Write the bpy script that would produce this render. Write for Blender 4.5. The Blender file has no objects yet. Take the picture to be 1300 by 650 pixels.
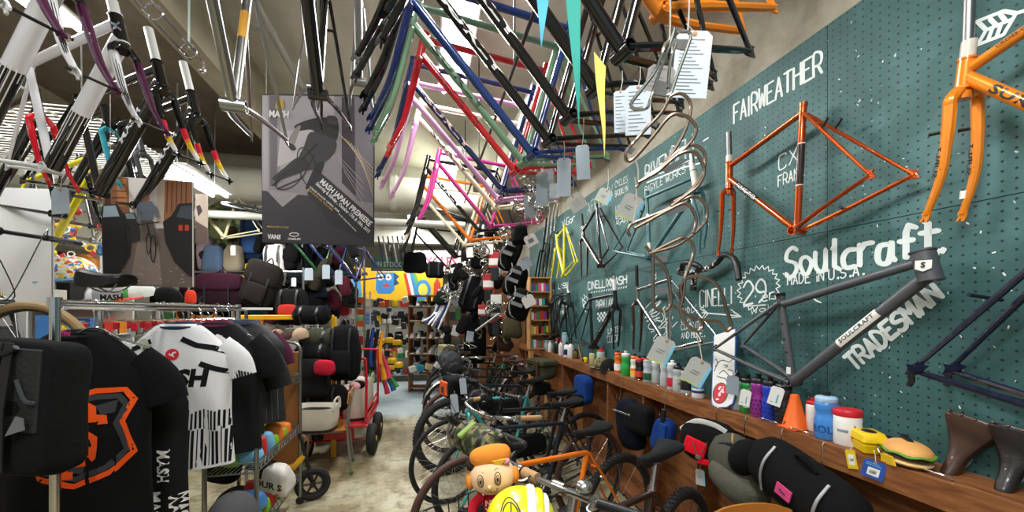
# A bicycle shop: aisle, row of parked bikes, frames hung from the ceiling and on a green pegboard.
EXPO, LP, LAMP_E = 0.08, 1.2, 16
import bpy, math, random
from mathutils import Vector as V, Matrix, Quaternion
PI = math.pi
scene = bpy.context.scene
col = scene.collection
rnd = random.Random(7)
# ------------------------------------------------------------------ camera model (14 mm lens held level, frame shifted up)
F, CX, HY, EYE = 505.0, 650.0, 396.0, 1.53
TH = math.atan(111 / 505)
SN, CS = math.sin(TH), math.cos(TH)
def ray(u, v):
    r = (u - CX) / F
    return V((SN + CS * r, CS - SN * r, (HY - v) / F))
def P(u, v, X=None, Y=None, Z=None, t=None):
    d = ray(u, v)
    if X is not None: t = X / d.x
    elif Y is not None: t = Y / d.y
    elif Z is not None: t = (Z - EYE) / d.z
    return V((0, 0, EYE)) + d * t
WALL = 1.76
def W(u, v, d=0.09): return P(u, v, X=WALL - d)
# ------------------------------------------------------------------ materials
def lin(h):
    h = h.lstrip('#')
    o = []
    for i in (0, 2, 4):
        c = int(h[i:i + 2], 16) / 255
        o.append(c / 12.92 if c <= .04045 else ((c + .055) / 1.055) ** 2.4)
    return (*o, 1)
MC = {}
def mat(h, rough=.5, metal=0, noise=0, scale=30, coat=0, trans=0, bump=0, alpha=1, sheen=0, emit=0):
    k = (h, rough, metal, noise, scale, coat, trans, bump, alpha, sheen, emit)
    if k in MC: return MC[k]
    m = bpy.data.materials.new('paint_%s_%d' % (h.strip('#'), len(MC)))
    m.use_nodes = True
    nt = m.node_tree; b = nt.nodes['Principled BSDF']
    b.inputs['Base Color'].default_value = lin(h)
    b.inputs['Roughness'].default_value = rough
    b.inputs['Metallic'].default_value = metal
    b.inputs['Coat Weight'].default_value = coat
    b.inputs['Transmission Weight'].default_value = trans
    b.inputs['Alpha'].default_value = alpha
    if rough > .84: b.inputs['Specular IOR Level'].default_value = .18
    if emit:
        b.inputs['Emission Color'].default_value = lin(h); b.inputs['Emission Strength'].default_value = emit
    if noise or bump:
        tc = nt.nodes.new('ShaderNodeTexCoord'); n = nt.nodes.new('ShaderNodeTexNoise')
        n.inputs['Scale'].default_value = scale; n.inputs['Detail'].default_value = 4
        nt.links.new(tc.outputs['Object'], n.inputs['Vector'])
        if noise:
            mx = nt.nodes.new('ShaderNodeMix'); mx.data_type = 'RGBA'
            c = lin(h)
            mx.inputs[6].default_value = (*[x * (1 - noise) for x in c[:3]], 1)
            mx.inputs[7].default_value = (*[min(1, x * (1 + noise)) for x in c[:3]], 1)
            nt.links.new(n.outputs['Fac'], mx.inputs[0]); nt.links.new(mx.outputs[2], b.inputs['Base Color'])
        if bump:
            bp = nt.nodes.new('ShaderNodeBump'); bp.inputs['Strength'].default_value = bump; bp.inputs['Distance'].default_value = .01
            nt.links.new(n.outputs['Fac'], bp.inputs['Height']); nt.links.new(bp.outputs[0], b.inputs['Normal'])
    MC[k] = m
    return m
def paint(h, r=.22): return mat(h, r, 0, coat=.6)
def plastic(h, r=.4): return mat(h, r)
def cloth(h):
    if int(h[1:3], 16) < 0x30: h = '#%02x%02x%02x' % tuple(int(int(h[i:i + 2], 16) * .68) for i in (1, 3, 5))
    return mat(h, .95, 0, noise=.18, scale=60, bump=.25)
def metal(h='#c8c8c6', r=.22): return mat(h, r, 1)
CHROME = metal('#d8d8d6', .16); STEEL = metal('#a9aaa8', .33); BLACK = plastic('#141415', .45); RUBBER = mat('#161617', .75, bump=.3, scale=120)
GLOSSB = paint('#0c0c0e', .18); WHITE = plastic('#e9e8e4', .5); PAPER = mat('#dfe3e6', .8); WIRE = metal('#bdbcb8', .25)
STRING = plastic('#c9c5bb', .8)
# ------------------------------------------------------------------ mesh builder
def basis(d):
    d = V(d).normalized()
    a = V((0, 0, 1)) if abs(d.z) < .95 else V((1, 0, 0))
    x = a.cross(d).normalized()
    return x, d.cross(x).normalized(), d
def rot(rx=0, ry=0, rz=0): return (Matrix.Rotation(rz, 3, 'Z') @ Matrix.Rotation(ry, 3, 'Y') @ Matrix.Rotation(rx, 3, 'X'))
class MB:
    def __init__(s): s.v = []; s.f = []
    def add(s, vs, fs):
        b = len(s.v); s.v.extend(V(p) for p in vs); s.f.extend(tuple(b + i for i in q) for q in fs); return s
    def box(s, c, sz, R=None, bev=0, taper=1, tx=None):
        x, y, z = (q / 2 for q in sz); c = V(c)
        tx = taper if tx is None else tx
        if bev:
            e = min(bev, x * .49, y * .49, z * .49)
            pts = []
            for zz, sh in ((-z, e), (-z + e, 0), (z - e, 0), (z, e)):
                k = 1 if zz < 0 else taper
                for a, b in ((-1, -1), (1, -1), (1, 1), (-1, 1)):
                    for (ax, ay) in (((a * (x - sh), b * (y - e - sh)), (a * (x - e - sh), b * (y - sh))) if a * b > 0 else ((a * (x - e - sh), b * (y - sh)), (a * (x - sh), b * (y - e - sh)))):
                        pts.append(V((ax * k, ay * k, zz)))
            # order within ring: make it by angle
            rings = []
            for r in range(4):
                q = pts[r * 8:r * 8 + 8]; q.sort(key=lambda p: math.atan2(p.y / y, p.x / x)); rings.append(q)
            vs = [p for q in rings for p in q]
            fs = [tuple(range(7, -1, -1)), tuple(range(24, 32))]
            for r in range(3):
                for i in range(8):
                    j = (i + 1) % 8
                    fs.append((r * 8 + i, r * 8 + j, r * 8 + 8 + j, r * 8 + 8 + i))
        else:
            vs = [V((a * x * (1 if d < 0 else tx), b * y * (1 if d < 0 else taper), d * z)) for d in (-1, 1) for a, b in ((-1, -1), (1, -1), (1, 1), (-1, 1))]
            fs = [(3, 2, 1, 0), (4, 5, 6, 7), (0, 1, 5, 4), (1, 2, 6, 5), (2, 3, 7, 6), (3, 0, 4, 7)]
        if R is not None: vs = [R @ p for p in vs]
        return s.add([c + p for p in vs], fs)
    def tube(s, pts, r, n=8, cyc=False, caps=True, flat=1, up=None):
        pts = [V(p) for p in pts]; m = len(pts)
        rs = r if isinstance(r, (list, tuple)) else [r] * m
        if m < 2: return s
        tang = []
        for i in range(m):
            a = pts[(i - 1) % m] if (cyc or i > 0) else pts[i]; b = pts[(i + 1) % m] if (cyc or i < m - 1) else pts[i]
            d = b - a
            tang.append(d.normalized() if d.length > 1e-9 else V((0, 0, 1)))
        if up is not None:
            x = V(up) - tang[0] * V(up).dot(tang[0]); x.normalize()
        else: x = basis(tang[0])[0]
        vs = []
        for i in range(m):
            t = tang[i]; x = (x - t * x.dot(t))
            if x.length < 1e-6: x = basis(t)[0]
            x.normalize(); y = t.cross(x)
            for k in range(n):
                a = 2 * PI * k / n
                vs.append(pts[i] + x * (math.cos(a) * rs[i]) + y * (math.sin(a) * rs[i] * flat))
        fs = []
        for i in range(m if cyc else m - 1):
            j = (i + 1) % m
            for k in range(n):
                l = (k + 1) % n
                fs.append((i * n + k, i * n + l, j * n + l, j * n + k))
        if caps and not cyc:
            fs.append(tuple(range(n - 1, -1, -1))); fs.append(tuple((m - 1) * n + k for k in range(n)))
        return s.add(vs, fs)
    def cyl(s, a, b, r, n=12, r2=None): return s.tube([a, b], [r, r if r2 is None else r2], n)
    def pipe(s, a, b, r, ri, n=14):
        a, b = V(a), V(b); x, y, d = basis(b - a); vs = []
        for p, q in ((a, ri), (a, r), (b, r), (b, ri)):
            for k in range(n):
                g = 2 * PI * k / n; vs.append(p + x * (math.cos(g) * q) + y * (math.sin(g) * q))
        fs = []
        for i in range(4):
            j = (i + 1) % 4
            for k in range(n):
                l = (k + 1) % n; fs.append((i * n + k, i * n + l, j * n + l, j * n + k))
        return s.add(vs, fs)
    def lathe(s, prof, c=(0, 0, 0), ax=(0, 0, 1), n=20, sx=1, sy=1):
        x, y, d = basis(ax); c = V(c)
        if abs(V(ax).normalized().z) > .99: x, y, d = V((1, 0, 0)), V((0, 1, 0)), V((0, 0, 1))
        vs = [c + d * h + x * (math.cos(2 * PI * k / n) * r * sx) + y * (math.sin(2 * PI * k / n) * r * sy) for r, h in prof for k in range(n)]
        fs = [(i * n + k, i * n + (k + 1) % n, (i + 1) * n + (k + 1) % n, (i + 1) * n + k) for i in range(len(prof) - 1) for k in range(n)]
        fs.append(tuple(range(n - 1, -1, -1))); fs.append(tuple((len(prof) - 1) * n + k for k in range(n)))
        return s.add(vs, fs)
    def ell(s, c, r, R=None, n=14, m=8, z0=-1, z1=1, pw=1):
        c = V(c); vs = []; a0, a1 = math.asin(z0), math.asin(z1)
        sg = lambda q: math.copysign(abs(q) ** pw, q)
        for i in range(m + 1):
            a = a0 + (a1 - a0) * i / m
            for k in range(n):
                g = 2 * PI * k / n
                p = V((r[0] * sg(math.cos(a)) * sg(math.cos(g)), r[1] * sg(math.cos(a)) * sg(math.sin(g)), r[2] * sg(math.sin(a))))
                vs.append(c + (R @ p if R is not None else p))
        fs = [(i * n + k, i * n + (k + 1) % n, (i + 1) * n + (k + 1) % n, (i + 1) * n + k) for i in range(m) for k in range(n)]
        fs.append(tuple(range(n - 1, -1, -1))); fs.append(tuple(m * n + k for k in range(n)))
        return s.add(vs, fs)
    def torus(s, c, ax, R, r, n=40, m=8, flat=1, a0=0, a1=2 * PI):
        x, y, d = basis(ax); c = V(c)
        full = abs(a1 - a0 - 2 * PI) < 1e-6
        k = n if full else n + 1
        pts = [c + x * (math.cos(a0 + (a1 - a0) * i / n) * R) + y * (math.sin(a0 + (a1 - a0) * i / n) * R) for i in range(k)]
        return s.tube(pts, r, m, cyc=full, up=d, flat=flat)
    def prism(s, pts, o, ex, ey, h):
        "polygon in the plane (o, ex, ey), pushed h along ex x ey"
        o, ex, ey = V(o), V(ex), V(ey); z = ex.cross(ey).normalized() * h; n = len(pts)
        vs = [o + ex * a + ey * b for a, b in pts] + [o + ex * a + ey * b + z for a, b in pts]
        fs = [tuple(range(n - 1, -1, -1)), tuple(range(n, 2 * n))] + [(i, (i + 1) % n, n + (i + 1) % n, n + i) for i in range(n)]
        return s.add(vs, fs)
    def loft(s, rings, closed=True):
        n = len(rings[0]); vs = [p for r in rings for p in r]; fs = []
        for i in range(len(rings) - 1):
            for k in range(n if closed else n - 1):
                l = (k + 1) % n; fs.append((i * n + k, i * n + l, (i + 1) * n + l, (i + 1) * n + k))
        if closed: fs.append(tuple(range(n - 1, -1, -1))); fs.append(tuple((len(rings) - 1) * n + k for k in range(n)))
        return s.add(vs, fs)
    def strap(s, pts, w, th, nrm):
        "flat band along pts; nrm = face normal"
        pts = [V(p) for p in pts]; nrm = V(nrm).normalized(); rings = []
        for i, p in enumerate(pts):
            t = (pts[min(i + 1, len(pts) - 1)] - pts[max(i - 1, 0)]).normalized(); sd = t.cross(nrm).normalized() * (w / 2); q = nrm * (th / 2)
            rings.append([p - sd - q, p + sd - q, p + sd + q, p - sd + q])
        return s.loft(rings)
    def build(s, name, m, parent=None, label=None, cat=None, group=None, kind=None, local=False, ang=.6, sub=0, smooth=True):
        me = bpy.data.meshes.new(name)
        off = V((0, 0, 0))
        if parent is not None and not local: off = OFF.get(parent.name, off)
        elif parent is None and not local and s.v:
            lo = V([min(p[i] for p in s.v) for i in range(3)]); hi = V([max(p[i] for p in s.v) for i in range(3)])
            off = V(((lo.x + hi.x) / 2, (lo.y + hi.y) / 2, lo.z))
        me.from_pydata([p - off for p in s.v], [], s.f)
        me.materials.append(m)
        if smooth:
            me.polygons.foreach_set('use_smooth', [True] * len(me.polygons)); me.set_sharp_from_angle(angle=ang)
        o = bpy.data.objects.new(name, me); col.objects.link(o)
        if parent is not None:
            o.parent = parent; OFF[o.name] = off
        else:
            o.location = off; OFF[o.name] = off
        if sub:
            md = o.modifiers.new('smooth', 'SUBSURF'); md.levels = sub; md.render_levels = sub
        tag(o, label, cat, group, kind)
        return o
OFF = {}
LAB = {}
def tag(o, label=None, cat=None, group=None, kind=None):
    if label:
        if label in LAB and not (group and LAB[label] == group): print('DUPLICATE LABEL', label)
        LAB[label] = group
        o['label'] = label
        w = len(label.split())
        if w < 4 or w > 16: print('LABEL WORDS', w, label)
    if cat: o['category'] = cat
    if group: o['group'] = group
    if kind: o['kind'] = kind
def thing(name, label, cat, loc=(0, 0, 0), rz=0, group=None, M=None, kind=None):
    o = bpy.data.objects.new(name, None); o.empty_display_size = .05; col.objects.link(o)
    if M is not None: o.matrix_world = M
    else: o.location = loc; o.rotation_euler = (0, 0, rz)
    OFF[o.name] = V(loc) if M is None else V((0, 0, 0))
    tag(o, label, cat, group, kind)
    return o
def cr(pts, n=6, cyc=False):
    pts = [V(p) for p in pts]; m = len(pts); out = []
    for i in range(m if cyc else m - 1):
        g = (lambda k: pts[k % m]) if cyc else (lambda k: pts[max(0, min(m - 1, k))])
        p0, p1, p2, p3 = g(i - 1), g(i), g(i + 1), g(i + 2)
        for k in range(n):
            t = k / n
            out.append(.5 * ((2 * p1) + (p2 - p0) * t + (2 * p0 - 5 * p1 + 4 * p2 - p3) * t * t + (3 * p1 - p0 - 3 * p2 + p3) * t ** 3))
    if not cyc: out.append(pts[-1])
    return out
def mix(a, b, t): return V(a) * (1 - t) + V(b) * t
# ------------------------------------------------------------------ lettering
TXT = {}
def textmesh(body, bold=0):
    "outline lettering of height ~1 as (verts2d, faces, width)"
    k = (body, bold)
    if k in TXT: return TXT[k]
    cu = bpy.data.curves.new('lettering', 'FONT'); cu.body = body; cu.size = 1.4; cu.resolution_u = 2; cu.offset = bold
    o = bpy.data.objects.new('lettering', cu); col.objects.link(o)
    dg = bpy.context.evaluated_depsgraph_get(); dg.update()
    me = bpy.data.meshes.new_from_object(o.evaluated_get(dg))
    vs = [(v.co.x, v.co.y) for v in me.vertices]; fs = [tuple(p.vertices) for p in me.polygons]
    bpy.data.objects.remove(o); bpy.data.meshes.remove(me); bpy.data.curves.remove(cu)
    x0 = min(v[0] for v in vs); x1 = max(v[0] for v in vs)
    TXT[k] = ([(x - x0, y) for x, y in vs], fs, x1 - x0)
    return TXT[k]
def flat_text(mb, body, o, ex, ey, w=None, h=None, bold=.02, shear=0, lift=.0006):
    "lettering in the plane o + ex*x + ey*y (unit vectors); fits width w or height h"
    vs, fs, tw = textmesh(body, bold); o, ex, ey = V(o), V(ex).normalized(), V(ey).normalized(); z = ex.cross(ey) * lift
    sx = (w / tw) if w else h
    sy = h if h else sx
    return mb.add([o + ex * ((x + shear * y) * sx) + ey * (y * sy) + z for x, y in vs], fs)
def tube_text(mb, body, a, b, r, t0, t1, face, bold=.03, hmul=1.5, flip=False):
    "lettering wrapped on the tube a-b between fractions t0..t1, facing direction face"
    vs, fs, tw = textmesh(body, bold); a, b = V(a), V(b); d = b - a; L = d.length; d.normalize()
    n = V(face) - d * V(face).dot(d); n.normalize(); sd = n.cross(d)
    if flip: t0, t1 = t1, t0; sd = -sd
    h = hmul * r
    out = []
    for x, y in vs:
        g = ((y - .5) * h) / r
        out.append(a + d * (L * (t0 + (t1 - t0) * x / tw)) + n * (math.cos(g) * (r + .0008)) + sd * (math.sin(g) * (r + .0008)))
    return mb.add(out, fs)
# hand lettering: single strokes on a 6 x 9 grid
G = {'A': '00 39 60|13 53', 'B': '00 09 49 57 45 05|45 63 60 00', 'C': '68 59 19 07 02 10 50 61', 'D': '00 09 39 66 63 30 00', 'E': '60 00 09 69|05 45', 'F': '00 09 69|05 45',
 'G': '68 59 19 07 02 10 50 63 33', 'H': '00 09|60 69|05 65', 'I': '10 19', 'J': '02 20 40 52 59', 'K': '00 09|69 04 60', 'L': '09 00 60', 'M': '00 09 34 69 60', 'N': '00 09 60 69',
 'O': '20 02 07 29 49 67 62 40 20', 'P': '00 09 49 67 54 04', 'Q': '20 02 07 29 49 67 62 40 20|42 60', 'R': '00 09 49 67 54 04|34 60', 'S': '68 49 18 06 15 54 62 40 10 01', 'T': '09 69|39 30',
 'U': '09 02 20 40 62 69', 'V': '09 30 69', 'W': '09 10 36 50 69', 'X': '00 69|09 60', 'Y': '09 34 69|34 30', 'Z': '09 69 00 60', '.': '20 30 31 21 20', '-': '14 54', '&': '60 17 29 47 12 10 40 63',
 "'": '39 37', '1': '17 39 30', '2': '07 29 49 67 65 00 60', '9': '64 24 06 18 39 58 66 64 52 20', '0': '20 02 07 29 49 67 62 40 20',
 'o': '20 03 15 45 63 40 20', 'u': '06 02 20 40 52|56 50', 'l': '29 21 40', 'c': '55 25 03 10 50', 'r': '06 00|04 26 56', 'a': '55 15 02 10 40 54|55 51 60', 'f': '20 27 39 58|05 45', 't': '29 21 40 51|06 56',
 'e': '03 53 45 15 02 10 50', 'i': '30 35|37 38', 'n': '06 00|04 26 46 54 50', 's': '55 15 04 42 30 00', ' ': ''}
def strokes(body, gap=2.4, space=4):
    x = 0; out = []
    for ch in body:
        if ch == ' ': x += space; continue
        g = G.get(ch) or G.get(ch.upper()); wmax = 0
        for st in g.split('|'):
            p = [(int(q[0]), int(q[1])) for q in st.split()]; wmax = max(wmax, max(a for a, _ in p))
            out.append([(x + a, b / 9) for a, b in p])
        if ch == 'I': wmax = 2
        x += wmax + gap
    return out, x - gap
RC = [0]
def ribbon(mb, pts, w, ox, th=.0015):
    "a chalk or brush stroke on the pegboard plane x = ox"
    n = len(pts)
    for i in range(n - 1):
        a, b = pts[i], pts[i + 1]; d = b - a
        if d.length < 1e-5: continue
        RC[0] = (RC[0] + 1) % 17; q = V((-.00006 * RC[0], 0, 0))
        d.normalize(); sd = V((0, -d.z, d.y)) * (w / 2)
        mb.add([a - sd + q, b - sd + q, b + sd + q, a + sd + q], [(0, 1, 2, 3)])
    for p in pts:
        RC[0] = (RC[0] + 1) % 17
        mb.add([p + V((-.00006 * RC[0], math.cos(k * PI / 4) * w / 2, math.sin(k * PI / 4) * w / 2)) for k in range(8)], [tuple(range(8))])
def chalk(mb, body, bl, br, hl, hr=None, w=.008, wob=.12, vert=True, gap=2.4, smooth=True, seed=1, dbl=0):
    "hand lettering between two pixel points of the wall; hl, hr = letter heights in pixels at both ends"
    hr = hl if hr is None else hr
    st, L = strokes(body, gap); r = random.Random(seed)
    A, B_ = W(*bl, .0012), W(*br, .0012)
    if vert: A2, B2 = W(bl[0], bl[1] - hl, .0012), W(br[0], br[1] - hr, .0012)
    else:
        du, dv = br[0] - bl[0], br[1] - bl[1]; q = math.hypot(du, dv); nx, ny = dv / q, -du / q
        A2, B2 = W(bl[0] + nx * hl, bl[1] + ny * hl, .0012), W(br[0] + nx * hr, br[1] + ny * hr, .0012)
    for s in st:
        if smooth and len(s) > 4: s = [(p.x, p.y) for p in cr([(a, b, 0) for a, b in s], 3)]
        pts = []
        jx, jy = r.uniform(-wob, wob), r.uniform(-wob, wob) * .25
        for x, y in s:
            q = (x + jx) / L; yy = y + jy
            pts.append(mix(mix(A, B_, q), mix(A2, B2, q), yy))
        ribbon(mb, pts, w * r.uniform(.85, 1.15), 0)
        if dbl: ribbon(mb, [p + V((0, dbl, dbl * .4)) for p in pts], w, 0)
# ================================================================== camera, light, room
cam = bpy.data.cameras.new('camera'); co = bpy.data.objects.new('camera', cam); col.objects.link(co)
co.location = (0, 0, EYE); co.rotation_euler = (PI / 2, 0, -TH)
cam.sensor_width = 36; cam.lens = 36 * F / 1300; cam.shift_y = (HY - 325) / 1300; cam.clip_start = .02
scene.camera = co
scene.view_settings.view_transform = 'Standard'; scene.view_settings.look = 'None'
scene.view_settings.exposure = EXPO; scene.view_settings.gamma = 1; scene.view_settings.use_curve_mapping = False
w = bpy.data.worlds.new('daylight'); scene.world = w; w.use_nodes = True
w.node_tree.nodes['Background'].inputs[0].default_value = (.86, .93, 1, 1); w.node_tree.nodes['Background'].inputs[1].default_value = .4

def node_mat(name):
    m = bpy.data.materials.new(name); m.use_nodes = True
    nt = m.node_tree; b = nt.nodes['Principled BSDF']
    def N(t, **k):
        n = nt.nodes.new(t)
        for a, v in k.items(): setattr(n, a, v)
        return n
    return m, nt, b, N
def ramp(N, nt, src, stops):
    r = N('ShaderNodeValToRGB'); e = r.color_ramp.elements
    e[0].position, e[0].color = stops[0][0], stops[0][1]; e[1].position, e[1].color = stops[-1][0], stops[-1][1]
    for p, c in stops[1:-1]:
        q = e.new(p); q.color = c
    nt.links.new(src, r.inputs[0]); return r
def mixc(N, nt, f, a, b):
    m = N('ShaderNodeMix', data_type='RGBA')
    if isinstance(f, float): m.inputs[0].default_value = f
    else: nt.links.new(f, m.inputs[0])
    for k, q in ((6, a), (7, b)):
        if isinstance(q, tuple): m.inputs[k].default_value = q
        else: nt.links.new(q, m.inputs[k])
    return m.outputs[2]
# concrete floor, worn cream paint, pale blue paint further in
m, nt, b, N = node_mat('floor_paint')
gp = N('ShaderNodeNewGeometry'); n1 = N('ShaderNodeTexNoise'); n1.inputs['Scale'].default_value = 1.1; n1.inputs['Detail'].default_value = 9; n1.inputs['Roughness'].default_value = .62
nt.links.new(gp.outputs['Position'], n1.inputs['Vector'])
n2 = N('ShaderNodeTexNoise'); n2.inputs['Scale'].default_value = 9; n2.inputs['Detail'].default_value = 8; n2.inputs['Roughness'].default_value = .75
nt.links.new(gp.outputs['Position'], n2.inputs['Vector'])
r1 = ramp(N, nt, n1.outputs['Fac'], [(.34, lin('#6f6549')), (.46, lin('#928768')), (.53, lin('#aea78a')), (.7, lin('#cbc9b6'))])
r2 = ramp(N, nt, n2.outputs['Fac'], [(.36, lin('#847a5e')), (.52, (1, 1, 1, 1)), (1, (1, 1, 1, 1))])
mu = N('ShaderNodeMix', data_type='RGBA', blend_type='MULTIPLY'); mu.inputs[0].default_value = .75
nt.links.new(r1.outputs[0], mu.inputs[6]); nt.links.new(r2.outputs[0], mu.inputs[7])
sp = N('ShaderNodeSeparateXYZ'); nt.links.new(gp.outputs['Position'], sp.inputs[0])
ad = N('ShaderNodeMath', operation='MULTIPLY_ADD'); nt.links.new(n2.outputs['Fac'], ad.inputs[0]); ad.inputs[1].default_value = .6; nt.links.new(sp.outputs['Y'], ad.inputs[2])
gt = N('ShaderNodeMapRange'); nt.links.new(ad.outputs[0], gt.inputs[0]); gt.inputs[1].default_value = 6.15; gt.inputs[2].default_value = 6.5
blue = ramp(N, nt, n1.outputs['Fac'], [(.3, lin('#8fa0a6')), (.7, lin('#b9c6ca'))])
nt.links.new(mixc(N, nt, gt.outputs[0], mu.outputs[2], blue.outputs[0]), b.inputs['Base Color'])
rr = N('ShaderNodeMapRange'); nt.links.new(n1.outputs['Fac'], rr.inputs[0]); rr.inputs[3].default_value = .62; rr.inputs[4].default_value = .3
nt.links.new(rr.outputs[0], b.inputs['Roughness'])
FLOOR = m
def rough_wall(name, a, c, sc=2.2, rough=.85):
    m, nt, b, N = node_mat(name)
    gp = N('ShaderNodeNewGeometry'); n = N('ShaderNodeTexNoise'); n.inputs['Scale'].default_value = sc; n.inputs['Detail'].default_value = 8; n.inputs['Roughness'].default_value = .65
    nt.links.new(gp.outputs['Position'], n.inputs['Vector'])
    r = ramp(N, nt, n.outputs['Fac'], [(.33, lin(a)), (.66, lin(c))]); nt.links.new(r.outputs[0], b.inputs['Base Color']); b.inputs['Roughness'].default_value = rough
    bp = N('ShaderNodeBump'); bp.inputs['Strength'].default_value = .25; bp.inputs['Distance'].default_value = .02
    nt.links.new(n.outputs['Fac'], bp.inputs['Height']); nt.links.new(bp.outputs[0], b.inputs['Normal'])
    return m
CONC = rough_wall('bare_concrete', '#7d7767', '#b4ae9d'); CREAM = rough_wall('old_cream_paint', '#b4b2a2', '#cfcdbf', 1.2); BEAM = rough_wall('beam_concrete', '#8f866f', '#aca48e', 3)
BRN = rough_wall('dark_formwork', '#4c4338', '#6a5d4c', 2)
def struct(name, c, sz, m, kind='structure', **k):
    return MB().box(c, sz, **k).build(name, m, kind=kind, smooth=False)
struct('floor', (-1.6, 4.4, -.05), (7.2, 14, .1), FLOOR)
struct('ceiling', (-1.6, 4.4, 3.65), (7.2, 14, .1), CREAM)
struct('wall_right', (1.876, 4.4, 1.8), (.2, 14, 3.6), CONC)
struct('wall_left', (-5.2, 4.4, 1.8), (.1, 14, 3.6), CREAM)
struct('wall_back', (-1.6, 11.05, 1.8), (7.2, .1, 3.6), CREAM)
struct('wall_front', (-1.6, -2.62, .45), (7.2, .1, .9), CREAM)
for i, (x, wd, h) in enumerate(((-1.45, .16, .42), (-3.4, .2, .42))):
    struct('beam_%d' % (i + 1), (x, 3.2, 3.6 - h / 2), (wd, 4.9, h), BEAM)
struct('beam_3', (-2.2, 6.0, 3.3), (5.8, .3, .6), CREAM)
struct('beam_4', (-2.2, 8.9, 3.3), (5.8, .3, .6), CREAM)
MB().box((-2.45, 3.2, 3.56), (1.7, 4.9, .08)).build('ceiling_panel', BRN, kind='structure', smooth=False)
# pipes and duct below the ceiling
def pipe_thing(name, label, a, b_, r, m, fl=()):
    a, b_ = V(a), V(b_)
    o = thing(name, label, 'pipe', loc=(a + b_) / 2)
    MB().cyl(a, b_, r, 28).build('pipe_run', m, o)
    for q in fl:
        p = mix(a, b_, q); d = (b_ - a).normalized() * .035
        MB().cyl(p - d, p + d, r * 1.13, 28).build('pipe_collar', m, o)
    return o
LAG = mat('#c4c3b4', .7, noise=.06, scale=8); GREY = mat('#a5a79f', .55)
pipe_thing('ventilation_duct', 'wide grey-cream round duct crossing below the ceiling behind the posters', (-5.1, 5.2, 3.02), (.15, 5.2, 3.02), .2, LAG, (.15, .4, .66, .9))
pipe_thing('pipe', 'thick white lagged pipe crossing the ceiling behind the pink fork', (-.6, 5.6, 3.1), (.72, 5.6, 3.05), .15, LAG, (.3, .7))
pipe_thing('pipe', 'white lagged pipe running lengthwise above the coloured frames', (.95, 3.0, 3.3), (.95, 10.9, 3.3), .13, LAG, (.2, .5))
pipe_thing('pipe', 'thin grey conduit along the ceiling left of the beam', (-1.05, .3, 3.5), (-1.05, 5.9, 3.5), .025, GREY, (.5,))
pipe_thing('pipe', 'slim white pipe crossing low under the duct', (-5.1, 5.05, 2.62), (.5, 5.05, 2.62), .045, GREY, (.35, .75))
# fluorescent lamps
LAMP = mat('#f6fbff', .3, emit=LAMP_E)
def lamp(label, x, y, z, L, pw, axis='Y', wd=.24):
    o = thing('ceiling_lamp', label, 'lamp', loc=(x, y, z), group='fluorescent ceiling lamps')
    sz = (wd, L, .05) if axis == 'Y' else (L, wd, .05)
    MB().box((x, y, z + .045), sz, bev=.01, taper=.8).build('lamp_housing', WHITE, o)
    for s in (-1, 1):
        d = V((s * wd * .27, 0, -.005)) if axis == 'Y' else V((0, s * wd * .27, -.005))
        e = V((0, L / 2 - .03, 0)) if axis == 'Y' else V((L / 2 - .03, 0, 0))
        c = V((x, y, z)) + d
        MB().cyl(c - e, c + e, .014, 10).build('fluorescent_tube', LAMP, o)
    for s in (-1, 1):
        q = V((x, y + s * L * .35, 0)) if axis == 'Y' else V((x + s * L * .35, y, 0))
        MB().cyl((q.x, q.y, z + .06), (q.x, q.y, 3.6), .006, 6).build('suspension_rod', GREY, o)
    l = bpy.data.lights.new('lamp_light', 'AREA'); l.shape = 'RECTANGLE'; l.energy = pw; l.color = (1, .985, .95)
    l.size, l.size_y = (wd, L) if axis == 'Y' else (L, wd)
    lo = bpy.data.objects.new('lamp_light', l); col.objects.link(lo); lo.location = (x, y, z - .03)
lamp('twin fluorescent ceiling lamp glaring through the blue and green frames', .22, 2.75, 3.36, 1.25, 58 * LP)
lamp('twin fluorescent ceiling lamp over the far end of the bike row', .3, 5.1, 3.36, 1.25, 50 * LP)
lamp('twin fluorescent ceiling lamp near the yellow banner', -.2, 8.2, 3.3, 1.25, 60 * LP)
lamp('twin fluorescent lamp glowing right behind the forks with red, yellow and white tips', -2.1, 4.32, 2.75, .9, 34 * LP)
lamp('twin fluorescent lamp above the wall of rucksacks', -2.6, 8.2, 3.3, 1.3, 55 * LP)
lamp('twin fluorescent lamp above the clothes rail', -2.3, 2.6, 3.4, 1.25, 48 * LP)
lamp('twin fluorescent lamp overhead beside the pegboard', .35, .2, 3.42, 1.25, 46 * LP)
lamp('twin fluorescent lamp overhead at the near end of the aisle', -1.2, -.6, 3.42, 1.25, 36 * LP)
# ------------------------------------------------------------------ pegboard
m, nt, b, N = node_mat('pegboard_green')
gp = N('ShaderNodeNewGeometry'); sp = N('ShaderNodeSeparateXYZ'); nt.links.new(gp.outputs['Position'], sp.inputs[0])
def fr(sock):
    a = N('ShaderNodeMath', operation='DIVIDE'); nt.links.new(sock, a.inputs[0]); a.inputs[1].default_value = .031
    f = N('ShaderNodeMath', operation='FRACT'); nt.links.new(a.outputs[0], f.inputs[0])
    s = N('ShaderNodeMath', operation='SUBTRACT'); nt.links.new(f.outputs[0], s.inputs[0]); s.inputs[1].default_value = .5
    return s.outputs[0]
cb = N('ShaderNodeCombineXYZ'); nt.links.new(fr(sp.outputs['Y']), cb.inputs[0]); nt.links.new(fr(sp.outputs['Z']), cb.inputs[1])
ln = N('ShaderNodeVectorMath', operation='LENGTH'); nt.links.new(cb.outputs[0], ln.inputs[0])
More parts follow.
